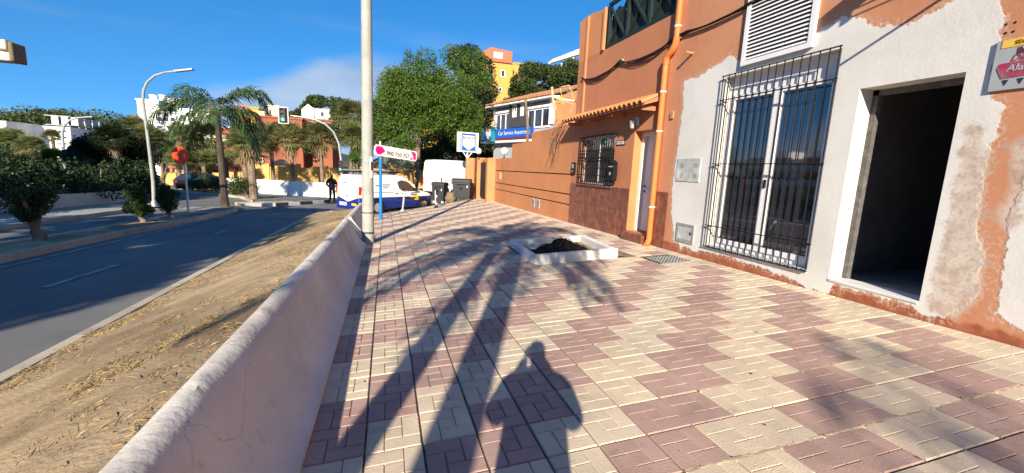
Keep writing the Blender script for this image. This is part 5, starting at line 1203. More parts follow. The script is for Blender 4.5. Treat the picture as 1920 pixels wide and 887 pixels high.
J['chest'] = ((0, 0, 1.30), (.22, .15)); J['waist'] = ((0, .01, 1.10), (.20, .14)); J['pelvis'] = ((0, 0, .96), (.18, .13))
for q in 'rl': J['elbow'+q] = (J['elbow'+q][0], .075); J['shoulder'+q] = (J['shoulder'+q][0], .09); J['wrist'+q] = (J['wrist'+q][0], .06); J['knee'+q] = (J['knee'+q][0], .08)
w1 = human('person', 'person in dark hooded jacket walking away along the road edge', (-3.2, 27.8, roadz(-3.2, 27.8)), R(-12), J, E_, [M['cloth'], M['jeans'], M['hair'], M['hair'], M['black']], 1.0)
MB().ico((0, -.075, 1.53), (.12, .07, .08), 2).build('hood', M['cloth'], w1, smooth=True, local=True)
PH = Vector((-.10, -.33, 0)); PH.z = sw(PH.x, PH.y)
J, E_ = stand_joints(elbowr=(.33, .10, 1.18), elbowl=(-.33, .10, 1.18), wristr=(.10, .27, 1.40), wristl=(-.10, .27, 1.40), handr=(.075, .30, 1.475), handl=(-.075, .30, 1.475),
    kneer=(.11, .03, .50), kneel=(-.11, .03, .50), ankler=(.12, -.02, .09), anklel=(-.12, -.02, .09), toer=(.15, .16, .04), toel=(-.15, .16, .04))
for q, s in (('r', 1), ('l', -1)):
    J['shoulder'+q] = ((s*.20, 0, 1.42), .085); J['elbow'+q] = ((s*.265, .10, 1.16), .075); J['wrist'+q] = ((s*.12, .25, 1.37), .05)
J['waist'] = ((0, .01, 1.10), (.21, .16)); J['chest'] = ((0, 0, 1.30), (.23, .16)); J['pelvis'] = ((0, 0, .96), (.21, .16)); J['hipr'] = ((.10, 0, .88), .125); J['hipl'] = ((-.10, 0, .88), .125); J['kneer'] = ((.12, .03, .5), .085); J['kneel'] = ((-.12, .03, .5), .085)
J['head'] = ((0, .01, 1.68), (.088, .105)); J['crown'] = ((0, 0, 1.77), (.06, .07))
w2 = human('person', 'person standing on the tiles holding up a phone to photograph', tuple(PH), -YAW, J, E_, [M['cloth'], M['jeans'], M['skin'], M['hair'], M['black']], 1.06)
for s in (1, -1):
    for k in range(4): MB().tube([(s*.088, .30+.012*k, 1.56+.016*k), (s*.092, .325+.004*k, 1.575+.018*k), (s*.075, .345, 1.58+.018*k)], .0085, 6).build('finger', M['skin'], w2, smooth=True, local=True)
    MB().tube([(s*.075, .30, 1.55), (s*.06, .298, 1.60), (s*.045, .30, 1.63)], .010, 6).build('thumb', M['skin'], w2, smooth=True, local=True)
bk_ = CO-_f*.045; ph = thing('phone', 'dark phone held up by the photographing person', 'phone', tuple(bk_))
MB().add([bk_+_r*(a*.075)+_u*(b*.037-.004)+_f*c for c in (-.009, 0) for a, b in ((-1, -1), (1, -1), (1, 1), (-1, 1))], [(0, 1, 2, 3), (7, 6, 5, 4), (0, 4, 5, 1), (1, 5, 6, 2), (2, 6, 7, 3), (3, 7, 4, 0)]).build('case', M['black'], ph)
# ---- fallen leaves on the paving
P = []
for _ in range(240):
    x = random.uniform(-.4, 5.4); y = random.uniform(1.2, 18); P.append((x, y, sw(x, y)+.011))
P = np.array(P); a = rng.uniform(0, 2*PI, len(P)); d = np.stack([np.cos(a), np.sin(a), .06*rng.normal(size=len(P))], 1); t_ = np.stack([-d[:, 1], d[:, 0], .1*rng.normal(size=len(P))], 1); s = rng.uniform(.006, .024, len(P))[:, None]
V = np.stack([P-d*s, P+t_*s*.45+[0, 0, .003], P+d*s, P-t_*s*.45], 1).reshape(-1, 3)
tag(rawmesh('fallen_leaves', V, np.arange(len(V)).reshape(-1, 4), M['litter']), 'small dry leaves scattered over the tiles', 'leaves', kind='stuff')
# ================================================================== vegetation
def frond_geo(base, az, el, L_, droop, nl, wl, rs, lw=.055, gone=0):
    """feather frond: returns rachis points and leaflet quads (V,F)"""
    d = Vector((math.cos(az)*math.cos(el), math.sin(az)*math.cos(el), math.sin(el))); p = Vector(base); pts = [p.copy()]; n = 14; dirs = [d.copy()]
    for i in range(n):
        d = (d+Vector((0, 0, -droop*(i+2)/n*.32))).normalized(); p = p+d*(L_/n); pts.append(p.copy()); dirs.append(d.copy())
    V = []
    for i in range(nl):
        t = .12+.88*i/nl; f = t*n; k = min(n-1, int(f)); q = pts[k].lerp(pts[k+1], f-k); dd = dirs[k]
        s = dd.cross(Vector((0, 0, 1)));
        if s.length < .05: s = Vector((math.sin(az), -math.cos(az), 0))
        s.normalize(); ll = wl*(math.sin(PI*min(1, t*.86+.12))**.7)
        for sg in (1, -1):
            if rs.random() < gone: continue
            e = (s*sg*.95+dd*(.45+.2*rs.random())+Vector((0, 0, rs.uniform(-.35, .35)))).normalized(); l1 = ll*rs.uniform(.8, 1.15)
            m_ = q+e*l1*.5+Vector((0, 0, .02*l1)); e2 = q+e*l1+Vector((0, 0, -l1*rs.uniform(.25, .65))); wv_ = dd*lw
            V += [tuple(q), tuple(m_+wv_*.5), tuple(e2), tuple(m_-wv_*.5)]
    return pts, V
def feather_palm(label, base, h, lean, nf, L_, seed, leaf=None, tr=.17, low=-.5, wl=.75, group=None, nl=34, azs=None, top=1.35):
    rs = random.Random(seed); base = Vector(base); t = thing('palm_tree', label, 'palm tree', tuple(base), 0, group)
    pts = [base+Vector((lean[0]*(k/8)**1.4, lean[1]*(k/8)**1.4, -.1+(h+.1)*k/8)) for k in range(9)]
    MB().tube(pts, [tr*(1.25 if k == 0 else 1-.03*k) for k in range(9)], 10).build('trunk', M['trunk'], t, smooth='auto')
    top_ = pts[-1]; VV = []; rc = MB()
    for k in range(nf):
        az = 2*PI*(k*.618) if azs is None else azs[k % len(azs)]+rs.uniform(-.15, .15); el = low+(top-low)*((k+.5)/nf); el += rs.uniform(-.12, .12)
        rp_, V = frond_geo(top_+Vector((0, 0, .15*(k/nf))), az, el, L_*rs.uniform(.85, 1.1)*(1 if el < 1.1 else .75), rs.uniform(.75, 1.15), nl, wl, rs)
        VV += V; rc.tube(rp_, [.028*(1-.85*i/len(rp_)) for i in range(len(rp_))], 4, caps=False)
    rc.build('frond_stem', M['fanleaf'], t, smooth=True)
    V = np.array(VV); cr = rawmesh('crown', V, np.arange(len(V)).reshape(-1, 4), leaf or M['palmleaf'], t)
    return t
def fan_palm(label, base, h, r_, seed, nleaf=70, dead=26, group=None, tr=.16, leaf=None):
    rs = random.Random(seed); base = Vector(base); t = thing('palm_tree', label, 'palm tree', tuple(base), 0, group)
    lx, ly = rs.uniform(-.05, .05)*h, rs.uniform(-.03, .03)*h
    pts = [base+Vector((lx*k/6, ly*k/6, -.2+(h+.2)*k/6)) for k in range(7)]
    MB().tube(pts, [tr*(1.2-.04*k) for k in range(7)], 9).build('trunk', M['bark'], t, smooth='auto'); top_ = pts[-1]
    def fans(n, e0, e1, rr, pl, seg_=17, droop=.3):
        V = []
        for k in range(n):
            az = rs.uniform(0, 2*PI); el = e0+(e1-e0)*rs.random(); d = Vector((math.cos(az)*math.cos(el), math.sin(az)*math.cos(el), math.sin(el))); c = top_+d*pl*rs.uniform(.8, 1.15)+Vector((0, 0, rs.uniform(-.15, .15)))
            s = d.cross(Vector((0, 0, 1))); s = s.normalized() if s.length > .05 else Vector((1, 0, 0)); nrm = s.cross(d)
            V += [tuple(top_), tuple(top_+s*.02), tuple(c+s*.02), tuple(c)]
            R_ = rr*rs.uniform(.8, 1.15)
            for q in range(seg_):
                a = -1.75+3.5*q/(seg_-1); e = d*math.cos(a)+s*math.sin(a); l1 = R_*(1-.18*abs(a)/1.75)*rs.uniform(.85, 1.1)
                tip = c+e*l1+Vector((0, 0, -droop*l1*rs.uniform(.4, 1.4))); wv_ = (s*math.cos(a)-d*math.sin(a))*(R_*.042); md = c+e*l1*.55
                V += [tuple(c), tuple(md+wv_), tuple(tip), tuple(md-wv_)]
        return V
    V = np.array(fans(nleaf, -.35, 1.35, r_*.62, r_*.52)); rawmesh('crown', V, np.arange(len(V)).reshape(-1, 4), leaf or M['fanleaf'], t)
    if dead:
        V = np.array(fans(dead, -1.45, -.6, r_*.42, r_*.36, 9, .7)); rawmesh('dead_skirt', V, np.arange(len(V)).reshape(-1, 4), M['deadleaf'], t)
    return t
def leafy_tree(name, label, base, clumps, n, size, leaf, trunk=None, limbs=6, tr=.25, seed=1, group=None, cat='tree', fork=.45, asp=.5, shell=.55, barkm=None):
    """clumps: list of (x,y,z, rx,ry,rz)"""
    rs = np.random.default_rng(seed); base = Vector(base); t = thing(name, label, cat, tuple(base), 0, group)
    C_ = np.array([c[:3] for c in clumps]); Rr = np.array([c[3:] for c in clumps]); P = blob_points(C_, Rr, n, rs, shell); V, F = leafgeo(P, size, asp, .35, rs)
    rawmesh('crown', V, F, leaf, t)
    ctr = Vector(C_.mean(0)); m = MB(); fk = base.lerp(Vector((ctr.x, ctr.y, C_[:, 2].min())), fork if trunk is None else trunk)
    m.tube([base-Vector((0, 0, .3)), base.lerp(fk, .5)+Vector((.08, 0, 0)), fk], [tr*1.25, tr, tr*.85], 9)
    for k in range(min(limbs, len(clumps))):
        c = Vector(C_[(k*len(clumps))//limbs]); mid_ = fk.lerp(c, .5)+Vector((0, 0, .12*(c-fk).length)); m.tube([fk, mid_, c], [tr*.6, tr*.38, tr*.12], 6)
    m.build('trunk', barkm or M['bark'], t, smooth='auto'); return t
def clump_ball(c, R_, n, r0, seed, flat=1.0, inner=0):
    """clumps spread over the upper surface of an ellipsoid crown"""
    rs = np.random.default_rng(seed); out = []
    for k in range(n):
        d = rs.normal(size=3); d /= np.linalg.norm(d); 
        if d[2] < -.45: d[2] *= -.6
        q = rs.uniform(.62, .95) if k >= inner else rs.uniform(.1, .5); r_ = r0*rs.uniform(.7, 1.3)
        out.append((c[0]+d[0]*R_[0]*q, c[1]+d[1]*R_[1]*q, c[2]+d[2]*R_[2]*q, r_, r_, r_*flat))
    return out
# ---- big green ficus behind the junction
Yt = 33
def W(px, py, Y=Yt): return at(px, py, Y=Y)
c = W(804, 205); sx = 97*Yt/FPX; sz = 95*Yt/FPX
cl = clump_ball((c.x, c.y+1.5, c.z-.3), (sx, sx*.8, sz), 130, 1.05, 5, .85, inner=18)
for px, py, r_ in ((716, 235, .8), (722, 265, .7), (730, 190, .9), (745, 150, 1.0), (770, 118, .7), (765, 100, .35), (800, 108, .9), (850, 100, 1.0), (890, 112, 1.0), (905, 150, .9), (896, 200, .8), (872, 240, .9), (740, 280, .6), (770, 285, .5), (700, 250, .5), (712, 215, .5)):
    p = W(px, py); cl.append((p.x, p.y+random.uniform(-.5, 1.5), p.z, r_, r_, r_*.85))
b_ = W(772, 335, 32.5); b_.z = roadz(b_.x, 32.5)
leafy_tree('ficus_tree', 'large spreading bright green tree behind the parked vans', b_, cl, 115000, .155, M['ficus'], limbs=10, tr=.22, seed=11, trunk=.55, shell=.5)
for k, (px, py, px2, py2) in enumerate(((745, 325, 735, 215),)):
    pass
# darker pine-like crown joining it on the right
cl = []
for px, py, r_ in ((880, 108, 1.2), (862, 112, 1.2), (885, 150, 1.4), (870, 185, 1.5), (895, 180, 1.4), (905, 130, 1.2), (910, 170, 1.3), (912, 205, 1.2), (905, 215, 1.5), (880, 250, 1.4), (910, 265, 1.2), (860, 265, 1.2), (840, 290, 1.2), (890, 295, 1.3), (915, 255, 1.2), (820, 300, 1.1), (870, 225, 1.5), (850, 240, 1.5), (815, 275, 1.4), (790, 300, 1.0), (910, 300, 1.2), (915, 285, 1.0)):
    p = W(px-8 if py > 190 else px, py, 45); cl.append((p.x, p.y, p.z, r_*1.15, r_*1.2, r_*1.15))
leafy_tree('pine_tree', 'dark evergreen tree filling the shade behind the post sign', W(862, 340, 45), cl, 46000, .24, M['dkleaf'], limbs=5, tr=.3, seed=12)
for k, (blobs, lab) in enumerate(((((985, 160, 2.2), (1000, 130, 2.2), (970, 180, 2.0), (1010, 165, 2.2), (990, 195, 2.0), (960, 195, 1.8)), 'rounded dark pine above the tiled roof, left of the pair'), (((1045, 148, 2.2), (1068, 132, 2.0), (1035, 132, 1.6), (1080, 155, 2.2), (1050, 172, 2.0), (1092, 128, 1.8)), 'rounded dark pine above the tiled roof, right of the pair'))):
    cl = []
    for px, py, r_ in blobs:
        for q in range(3):
            p = W(px+random.uniform(-12, 12), py+random.uniform(-8, 14), 55+random.uniform(-2, 2)); cl.append((p.x, p.y, p.z, r_*.62, r_*.62, r_*.55))
    bz = W(blobs[0][0], 300, 56); bz.z = hills(bz.x, 56); leafy_tree('pine_tree', lab, bz, cl, 15000, .34, M['pine'], limbs=6, tr=.3, seed=20+k, group='pines above the garage roof')
# ---- slim trees left of the ficus (thin trunks, hanging greyish foliage)
cl = [(p.x, p.y, p.z, r_, r_, r_*1.4) for p, r_ in ((W(705, 215, 34), .7), (W(700, 245, 34), .6), (W(712, 270, 34), .5), (W(722, 245, 34), .6))]
leafy_tree('slim_tree', 'slim olive green tree between the utility pole and the large tree', W(745, 335, 34), cl, 4200, .20, M['farleaf'], limbs=4, tr=.09, seed=31, trunk=.5)
cl = [(p.x, p.y, p.z, r_, r_, r_) for p, r_ in ((W(757, 262, 30), .45), (W(748, 280, 30), .4), (W(770, 270, 30), .4), (W(740, 268, 30), .3))]
leafy_tree('young_tree', 'young yellow green tree with a pale trunk above the vans', W(772, 330, 30), cl, 2600, .15, M['ficus'], limbs=4, tr=.07, seed=32, trunk=.8)
# ---- agaves by the wall behind the vans
def agave(label, base, r_, n, seed):
    rs = random.Random(seed); V = []
    for k in range(n):
        az = rs.uniform(0, 2*PI); el = rs.uniform(.15, 1.4); d = Vector((math.cos(az)*math.cos(el), math.sin(az)*math.cos(el), math.sin(el))); s = Vector((-math.sin(az), math.cos(az), 0)); b = Vector(base); l1 = r_*rs.uniform(.8, 1.1)
        V += [tuple(b-s*.03), tuple(b+s*.03), tuple(b+d*l1*.5+s*.055), tuple(b+d*l1*.5-s*.055)]; V += [tuple(b+d*l1*.5-s*.055), tuple(b+d*l1*.5+s*.055), tuple(b+d*l1+Vector((0, 0, -.1*l1))+s*.004), tuple(b+d*l1+Vector((0, 0, -.1*l1))-s*.004)]
    t = thing('agave_plant', label, 'agave', base, 0, 'spiky plants behind the vans'); V = np.array(V); rawmesh('leaves', V, np.arange(len(V)).reshape(-1, 4), M['agave'], t); MB().lathe([(.10, -.1), (.12, .05), (.03, .2)], 8, base).build('stem', M['bark'], t)
agave('spiky grey agave left of the young tree', tuple(W(722, 318, 29.5)), 1.3, 60, 1); agave('larger spiky grey agave just right of the sign arrow', tuple(W(757, 318, 29.5)), 1.6, 80, 2)
# ---- median shrubs (clipped, on short stems)
for k, (x, y, px, w_, h0, h1, lab) in enumerate(((-7.25, 11.4, 48, .34, .55, 1.22, 'ragged rounded shrub on a thick stem, nearest in the median'), (-7.05, 15.0, 270, .33, .32, 1.2, 'tall clipped dark shrub in the median, left of the close pair'), (-6.95, 16.5, 320, .32, .32, 1.17, 'tall clipped dark shrub in the median, right of the close pair'))):
    zb = roadz(x, y)+.12; cl = []; rs = np.random.default_rng(40+k)
    for q in range(26 if k else 22):
        a = rs.uniform(0, 2*PI); rr = rs.uniform(.2, .8)*w_; cl.append((x+rr*math.cos(a), y+rr*math.sin(a), zb+rs.uniform(h0, h1-.15), .15, .15, .16))
    leafy_tree('clipped_shrub', lab, (x, y, zb), cl, 6500, .05, M['hedge'], limbs=6, tr=.08 if k else .11, seed=40+k, group='shrubs in the median', cat='shrub', asp=.55)
# ---- queen palm in the median
feather_palm('tall feathery palm with arching fronds standing in the median', (-6.9, 21.4, roadz(-6.9, 21.4)+.12), 4.1, (-.10, 0), 16, 2.75, 3, tr=.15, low=-.45, wl=.80, nl=62, top=1.05, azs=[PI, 0, 2.75, .4, 3.6, -.35, 2.4, .75, 3.3, -.1, 1.7, -1.4])
# ---- palms behind the photographer whose shadows cross the paving and the wall
feather_palm('palm on the verge behind the camera, nearest to the barrier', (-2.0, -2.15, .45), 4.75, (.15, .1), 15, 2.9, 5, tr=.15, low=-.35, wl=.66, nl=48, azs=[PI, 0, 2.6, .5, 3.6, 1.57, -.6, 3.05, 4.7, 1.1, 2.1], group='palms on the verge behind the camera')
feather_palm('second palm on the verge behind the camera, with thicker trunk', (-1.9, -3.55, .48), 5.25, (.1, .25), 16, 2.6, 8, tr=.2, low=-.4, wl=.62, nl=44, group='palms on the verge behind the camera')
feather_palm('third palm on the verge well behind the camera', (-2.5, -14.5, .65), 6.0, (0, 0), 13, 2.4, 9, tr=.17, low=-.3, wl=.5, nl=30, group='palms on the verge behind the camera')
# ---- broad trees left behind the camera, shading the road
for k, (x, y, h_, r_) in enumerate(((-11.2, 4.5, 8.2, 2.7), (-10.8, -1.5, 9.0, 2.7), (-12.4, -7.5, 9.0, 2.4))):
    z = roadz(x, y); leafy_tree('street_tree', ['broad tree on the far pavement level with the camera', 'broad tree on the far pavement just behind the camera', 'broad tree on the far pavement well behind the camera'][k], (x, y, z), clump_ball((x, y, z+h_-r_), (r_, r_, r_*.9), 26, .95, 60+k, .8), 7000, .32, M['dkleaf'], limbs=6, tr=.22, seed=60+k, group='trees shading the road')
# ---- dark hedge behind the far pavement and its low white wall
hw_ = thing('boundary_wall', 'low whitewashed wall under the dark hedge across the road', 'wall', (-12, 18, roadz(-12, 18)))
for k in range(9):
    y0 = 8+k*2; MB().prism([(-12.1, y0), (-11.9, y0), (-11.9, y0+1.99), (-12.1, y0+1.99)], lambda x, y: roadz(-10, y)-.2, lambda x, y: roadz(-10, y)+.62).build('wall_section', M['barrier'], hw_)
cl = []; rs = np.random.default_rng(5)
for k in range(120):
    y = rs.uniform(9, 28.5); x = -12.75+rs.normal()*.45; zt = 1.2+.4*nn(y*.35, 2)+.25*nn(y*1.3, 4)-.02*(y-18); z = rs.uniform(-.1, 1)**.7*(zt-.3) if False else -.2+(zt+.2)*rs.uniform(.05, 1); r_ = rs.uniform(.4, .65); cl.append((x, y, z, r_, r_, r_))
for k in range(14): cl.append((-11.95+rs.normal()*.12, rs.uniform(14, 23), .35+.2*rs.normal(), .35, .4, .42))
hd = thing('hedge', 'overgrown dark hedge spilling over the low white wall across the road', 'hedge', (-12.7, 18, roadz(-12, 18))); P = blob_points([c[:3] for c in cl], [c[3:] for c in cl], 30000, rs, .5); V, F = leafgeo(P, .13, .55, .3, rs); rawmesh('foliage', V, F, M['dkleaf'], hd)
mst = MB()
for y in np.arange(9.5, 28, 1.6): mst.tube([(-12.7, y, roadz(-10, y)-.1), (-12.65, y+.2, .9)], [.06, .03], 6)
mst.build('stems', M['bark'], hd)
# ---- palms and shrubs rising above the hedge
def gpt(px, Y):
    p = at(px, 300, Y=Y); return p.x
def palm_at(px, pyc, Y, r_, seed, label, group, zg=None, leaf=None, dead=26, n=70):
    p = at(px, pyc, Y=Y); z = hills(p.x, Y) if zg is None else zg; return fan_palm(label, (p.x, Y, z), p.z-z, r_, seed, n, dead, group, leaf=leaf)
palm_at(215, 262, 27.5, 1.0, 71, 'dark fan palm rising above the hedge, nearest the curved lamp', 'palms above the hedge', leaf=M['dkleaf'], dead=14)
palm_at(165, 290, 27, .9, 72, 'low dark fan palm in the middle of the hedge', 'palms above the hedge', leaf=M['dkleaf'], dead=8)
palm_at(282, 262, 30, 1.05, 73, 'fan palm with pale fronds just right of the tall curved lamp', 'palms above the hedge')
palm_at(245, 240, 34, .95, 74, 'taller thin fan palm behind the tall curved lamp', 'palms above the hedge')
palm_at(99, 257, 62, 1.0, 75, 'small fan palm in front of the white hotel', 'palms above the hedge', dead=4)
palm_at(20, 268, 48, 1.5, 76, 'fan palm at the left edge of the view', 'palms above the hedge'); palm_at(55, 278, 44, 1.2, 77, 'bushy fan palm beside the small orange block', 'palms above the hedge')
palm_at(100, 300, 33, .8, 78, 'low bright fan palm behind the hedge', 'palms above the hedge', dead=0, leaf=M['ficus'])
for k, (blobs, lab, lf) in enumerate((((( 150, 292, .9), (172, 275, 1.0), (190, 268, .9), (165, 300, 1.0), (200, 290, 1.0)), 'dense dark tree above the hedge, left of the curved lamp', 'dkleaf'), (((228, 268, .9), (242, 282, .9), (215, 290, 1.0), (250, 300, .9)), 'dense dark tree right beside the curved lamp', 'dkleaf'), (((300, 262, .8), (312, 275, .9), (292, 285, .8), (325, 290, .8)), 'leafy tree between the lamp and the cream arcade', 'farleaf'))):
    cl = []; Yk = (28.5, 29.5, 46)[k]
    for px, py, r_ in blobs:
        for q in range(3): p = at(px+random.uniform(-6, 6), py+random.uniform(-3, 8), Y=Yk+random.uniform(-.6, .6)); r2 = r_*(.7 if k < 2 else 1.0); cl.append((p.x, p.y, p.z, r2, r2, r2*.9))
    p = at(blobs[0][0], 330, Y=Yk); leafy_tree('garden_tree', lab, (p.x, Yk, hills(p.x, Yk)), cl, 9000, .17 if k < 2 else .22, M[lf], limbs=5, tr=.14, seed=170+k, group='garden trees above the hedge')
# ---- row of fan palms before the yellow wall
for k, (px, py, Y, r_) in enumerate(((345, 258, 45, 1.7), (378, 258, 44, 1.9), (335, 300, 40, 1.2), (362, 305, 41, 1.2), (390, 300, 42, 1.1), (455, 262, 41, 2.0), (470, 285, 38, 1.7), (510, 262, 44, 2.0), (548, 262, 43, 2.2), (603, 262, 43, 2.2), (655, 222, 44, 2.4), (668, 262, 42, 2.2), (683, 240, 45, 1.6), (425, 300, 44, 1.2))):
    palm_at(px, py, Y, r_*.88, 100+k, ['fan palm with wide crown far left of the row', 'fan palm with the tallest crown left of the median palm', 'short fan palm beside the round sign', 'short fan palm before the cream arcade', 'short fan palm right of the arcade arch', 'shaggy fan palm right of the median palm', 'low leaning fan palm by the far planting bed', 'fan palm left of the hanging signal', 'wide fan palm under the hanging signal', 'wide shaggy fan palm right of the hanging signal', 'tallest grey fan palm left of the utility pole', 'drooping fan palm just left of the utility pole', 'fan palm half hidden by the utility pole', 'small fan palm right of the median palm trunk'][k], 'fan palms along the yellow wall', zg=roadz(0, Y)-.05, dead=18, n=54)
for k, (px, py, Y) in enumerate(((464, 371, 31.6), (476, 373, 30.6))):
    x = at(px, py, Y=Y).x; zb = roadz(x, Y)+.1
    fan_palm(['pale shaggy fan palm on the planting bed nose, left of two', 'pale shaggy fan palm on the planting bed nose, right of two'][k], (x, Y, zb), 3.0+.4*k, 1.3, 130+k, 36, 40, 'fan palms on the bed nose', tr=.2)
# low shrubs on the planting bed
for k, (px, py, Y, r_) in enumerate(((372, 357, 36.5, .55), (384, 358, 36.2, .5), (404, 354, 35.5, .75), (414, 355, 35.0, .7), (440, 360, 33.0, .55), (462, 352, 31.0, .75), (447, 365, 32.0, .35))):
    p = at(px, py, Y=Y); zb = roadz(p.x, Y)+.1; rs = np.random.default_rng(80+k); cl = [(p.x+rs.normal()*r_*.4, Y+rs.normal()*r_*.4, zb+r_*rs.uniform(.6, 1.5), r_*.5, r_*.5, r_*.5) for _ in range(9)]
    leafy_tree('bed_shrub', ['small light shrub in front of the parked dark car', 'light shrub just right of the parked dark car', 'wide bright shrub on the planting bed', 'wide bright shrub next to the median palm trunk', 'thin shrub right of the median palm trunk', 'dark round shrub at the palms of the bed nose', 'low shrub by the bed kerb'][k], (p.x, Y, zb), cl, 1500, .11, M['hedge'] if k == 5 else M['farleaf'], limbs=4, tr=.05, seed=80+k, group='shrubs on the planting bed', cat='shrub')
m = at(669, 296, Y=40); cl = [(m.x+random.gauss(0, .25), 40+random.gauss(0, .25), m.z+random.gauss(0, .35), .4, .4, .4) for _ in range(8)]
leafy_tree('round_bush', 'bright green round bush left of the utility pole', (m.x, 40, roadz(0, 40)), cl, 2200, .12, M['ficus'], limbs=4, tr=.08, seed=95, cat='shrub')
# ---- wooded ridge
def ridge(px0, px1, f, Y, n, size, name, label, leaf, r0=2.4, cnt=70, depth=12, seed=0):
    rs = np.random.default_rng(seed); cl = []
    for k in range(cnt):
        px = px0+(px1-px0)*(k+rs.uniform(0, 1))/cnt; p = at(px, f(px), Y=Y+rs.uniform(0, depth)); r_ = r0*rs.uniform(.7, 1.4); p.z -= r_*rs.uniform(.6, 1.6); cl.append((p.x, p.y, p.z, r_*1.3, r_, r_*.8)); p2 = at(px, f(px)+14, Y=Y-rs.uniform(0, depth)); cl.append((p2.x, p2.y, p2.z-r_*rs.uniform(0, 1), r_*1.4, r_, r_))
    P = blob_points([c[:3] for c in cl], [c[3:] for c in cl], n, rs, .5); V, F = leafgeo(P, size, .7, .3, rs); o = rawmesh(name, V, F, leaf); tag(o, label, 'woodland', kind='stuff')
ridge(-140, 250, lambda px: float(np.interp(px, [-140, 0, 30, 60, 100, 140, 180, 210, 250], [215, 214, 210, 214, 209, 212, 219, 226, 240])), 190, 60000, .75, 'woodland', 'pine woodland along the ridge at the far left', M['farleaf'], 4.2, 80, 16, 1)
ridge(-140, 66, lambda px: float(np.interp(px, [-140, 0, 40, 80, 110], [262, 262, 268, 285, 292])), 52, 14000, .3, 'woodland', 'mass of dark garden foliage below the small orange block', M['farleaf'], 1.0, 30, 6, 2)
ridge(185, 400, lambda px: float(np.interp(px, [185, 250, 300, 340, 400], [262, 255, 250, 246, 262])), 58, 14000, .34, 'woodland', 'mixed garden greenery below the white apartments', M['farleaf'], 1.2, 30, 5, 4)
ridge(470, 720, lambda px: float(np.interp(px, [470, 560, 640, 720], [236, 250, 226, 210])), 66, 14000, .38, 'woodland', 'garden greenery rising behind the terracotta block', M['farleaf'], 1.3, 26, 8, 3)
for k, (blobs, lab) in enumerate(((((585, 190, 1.6), (600, 188, 1.6), (572, 198, 1.3), (560, 208, 1.0), (550, 214, .9)), 'dark tree behind the white hillside house, left'), (((628, 195, 1.8), (640, 200, 1.9), (632, 215, 1.9), (645, 220, 1.6), (622, 225, 1.4)), 'dark tree beside the white hillside house, right'))):
    cl = []
    for px, py, r_ in blobs:
        for q in range(3): p = at(px+random.uniform(-6, 6), py+random.uniform(-2, 7), Y=(84 if k == 0 else 77)+random.uniform(-1, 1)); cl.append((p.x, p.y, p.z, r_*.7, r_*.7, r_*.6))
    b_ = at(blobs[0][0], 260, Y=80); b_.z = hills(b_.x, 80); leafy_tree('pine_tree', lab, b_, cl, 6000, .42, M['pine'], limbs=4, tr=.25, seed=150+k, group='dark trees by the hillside house')
# ================================================================== buildings beyond
def window(parent, o, u, v, n, w_, h_, d=.06, frame=True, sill=False):
    """framed window on plane; o centre"""
    f = min(.14, w_*.10+.03)
    wd = MB()
    for a0, a1, b0, b1 in ((-w_/2, -w_/2+f, -h_/2, h_/2), (w_/2-f, w_/2, -h_/2, h_/2), (-w_/2+f, w_/2-f, -h_/2, -h_/2+f), (-w_/2+f, w_/2-f, h_/2-f, h_/2)): wd.extr([(a0, b0), (a1, b0), (a1, b1), (a0, b1)], o-n*.01, u, v, n*(d+.01))
    wo = wd.build('window', M['pvc'], parent)
    MB().extr([(-w_/2+f, -h_/2+f), (w_/2-f, -h_/2+f), (w_/2-f, h_/2-f), (-w_/2+f, h_/2-f)], o+n*.004, u, v, n*.012).build('pane', M['glass'], wo)
    return wo
def block(name, label, px0, px1, pyt, Y, dep, wall, z0=None, wins=(), roof=None, cat='building', rz=0, group=None):
    """box building whose front (facing the camera side) spans px0..px1 at depth Y with its top at pyt"""
    a, b = at(px0, pyt, Y=Y), at(px1, pyt, Y=Y); zt = (a.z+b.z)/2; x0, x1 = a.x, b.x
    zb = hills((x0+x1)/2, Y)-1.0 if z0 is None else z0
    t = thing(name, label, cat, ((x0+x1)/2, Y, zb), rz, group); u, v, n = Vector((1, 0, 0)), Vector((0, 0, 1)), Vector((0, -1, 0))
    MB().box(x0, x1, Y, Y+dep, zb, zt).build('wall', wall, t)
    MB().box(x0-.12, x1+.12, Y-.12, Y+dep+.12, zt, zt+.22).build('parapet', roof or wall, t)
    for wx, wy, ww, wh in wins:
        c = at(wx, wy, Y=Y); s = Y/FPX; window(t, Vector((c.x, Y, c.z)), u, v, n, ww*s, wh*s)
    return t, (x0, x1, Y, dep, zb, zt)
# white hotel with roof letters
t, (x0, x1, Y, dp_, zb, zt) = block('hotel_building', 'white hotel block with letters along its roof', 83, 131, 240, 90, 26, M['farwhite'], wins=[(114, 246, 8, 4), (122, 246, 6, 4), (114, 258, 8, 4), (122, 258, 6, 4), (114, 270, 8, 4), (122, 270, 6, 4)])
fm = MB()
for k in range(14): fm.bar((x1-.3, Y+1+k*1.8, zt+.2), (x1-.3, Y+1+k*1.8, zt+2.0), .08, .08)
fm.bar((x1-.3, Y+.5, zt+.6), (x1-.3, Y+25, zt+.6), .12, .12); fm.bar((x1-.3, Y+.5, zt+1.95), (x1-.3, Y+25, zt+1.95), .12, .12); fm.bar((x0, Y+.3, zt+.5), (x1, Y+.3, zt+.5), .12, .12); fm.bar((x0, Y+.3, zt+2.0), (x1, Y+.3, zt+2.0), .12, .12)
fm.build('sign_frame', M['fargrey'], t)
for k in range(11): MB().box(x1-.18, x1-.02, Y+2+k*2.0, Y+3.3+k*2.0, zt+.8, zt+1.9).build('roof_letter', M['fargrey'], t)
for k in range(3): MB().box(x0+1+k*1.3, x0+1.9+k*1.3, Y+.1, Y+.2, zt+.6, zt+1.9).build('roof_letter', M['farwhite'], t)
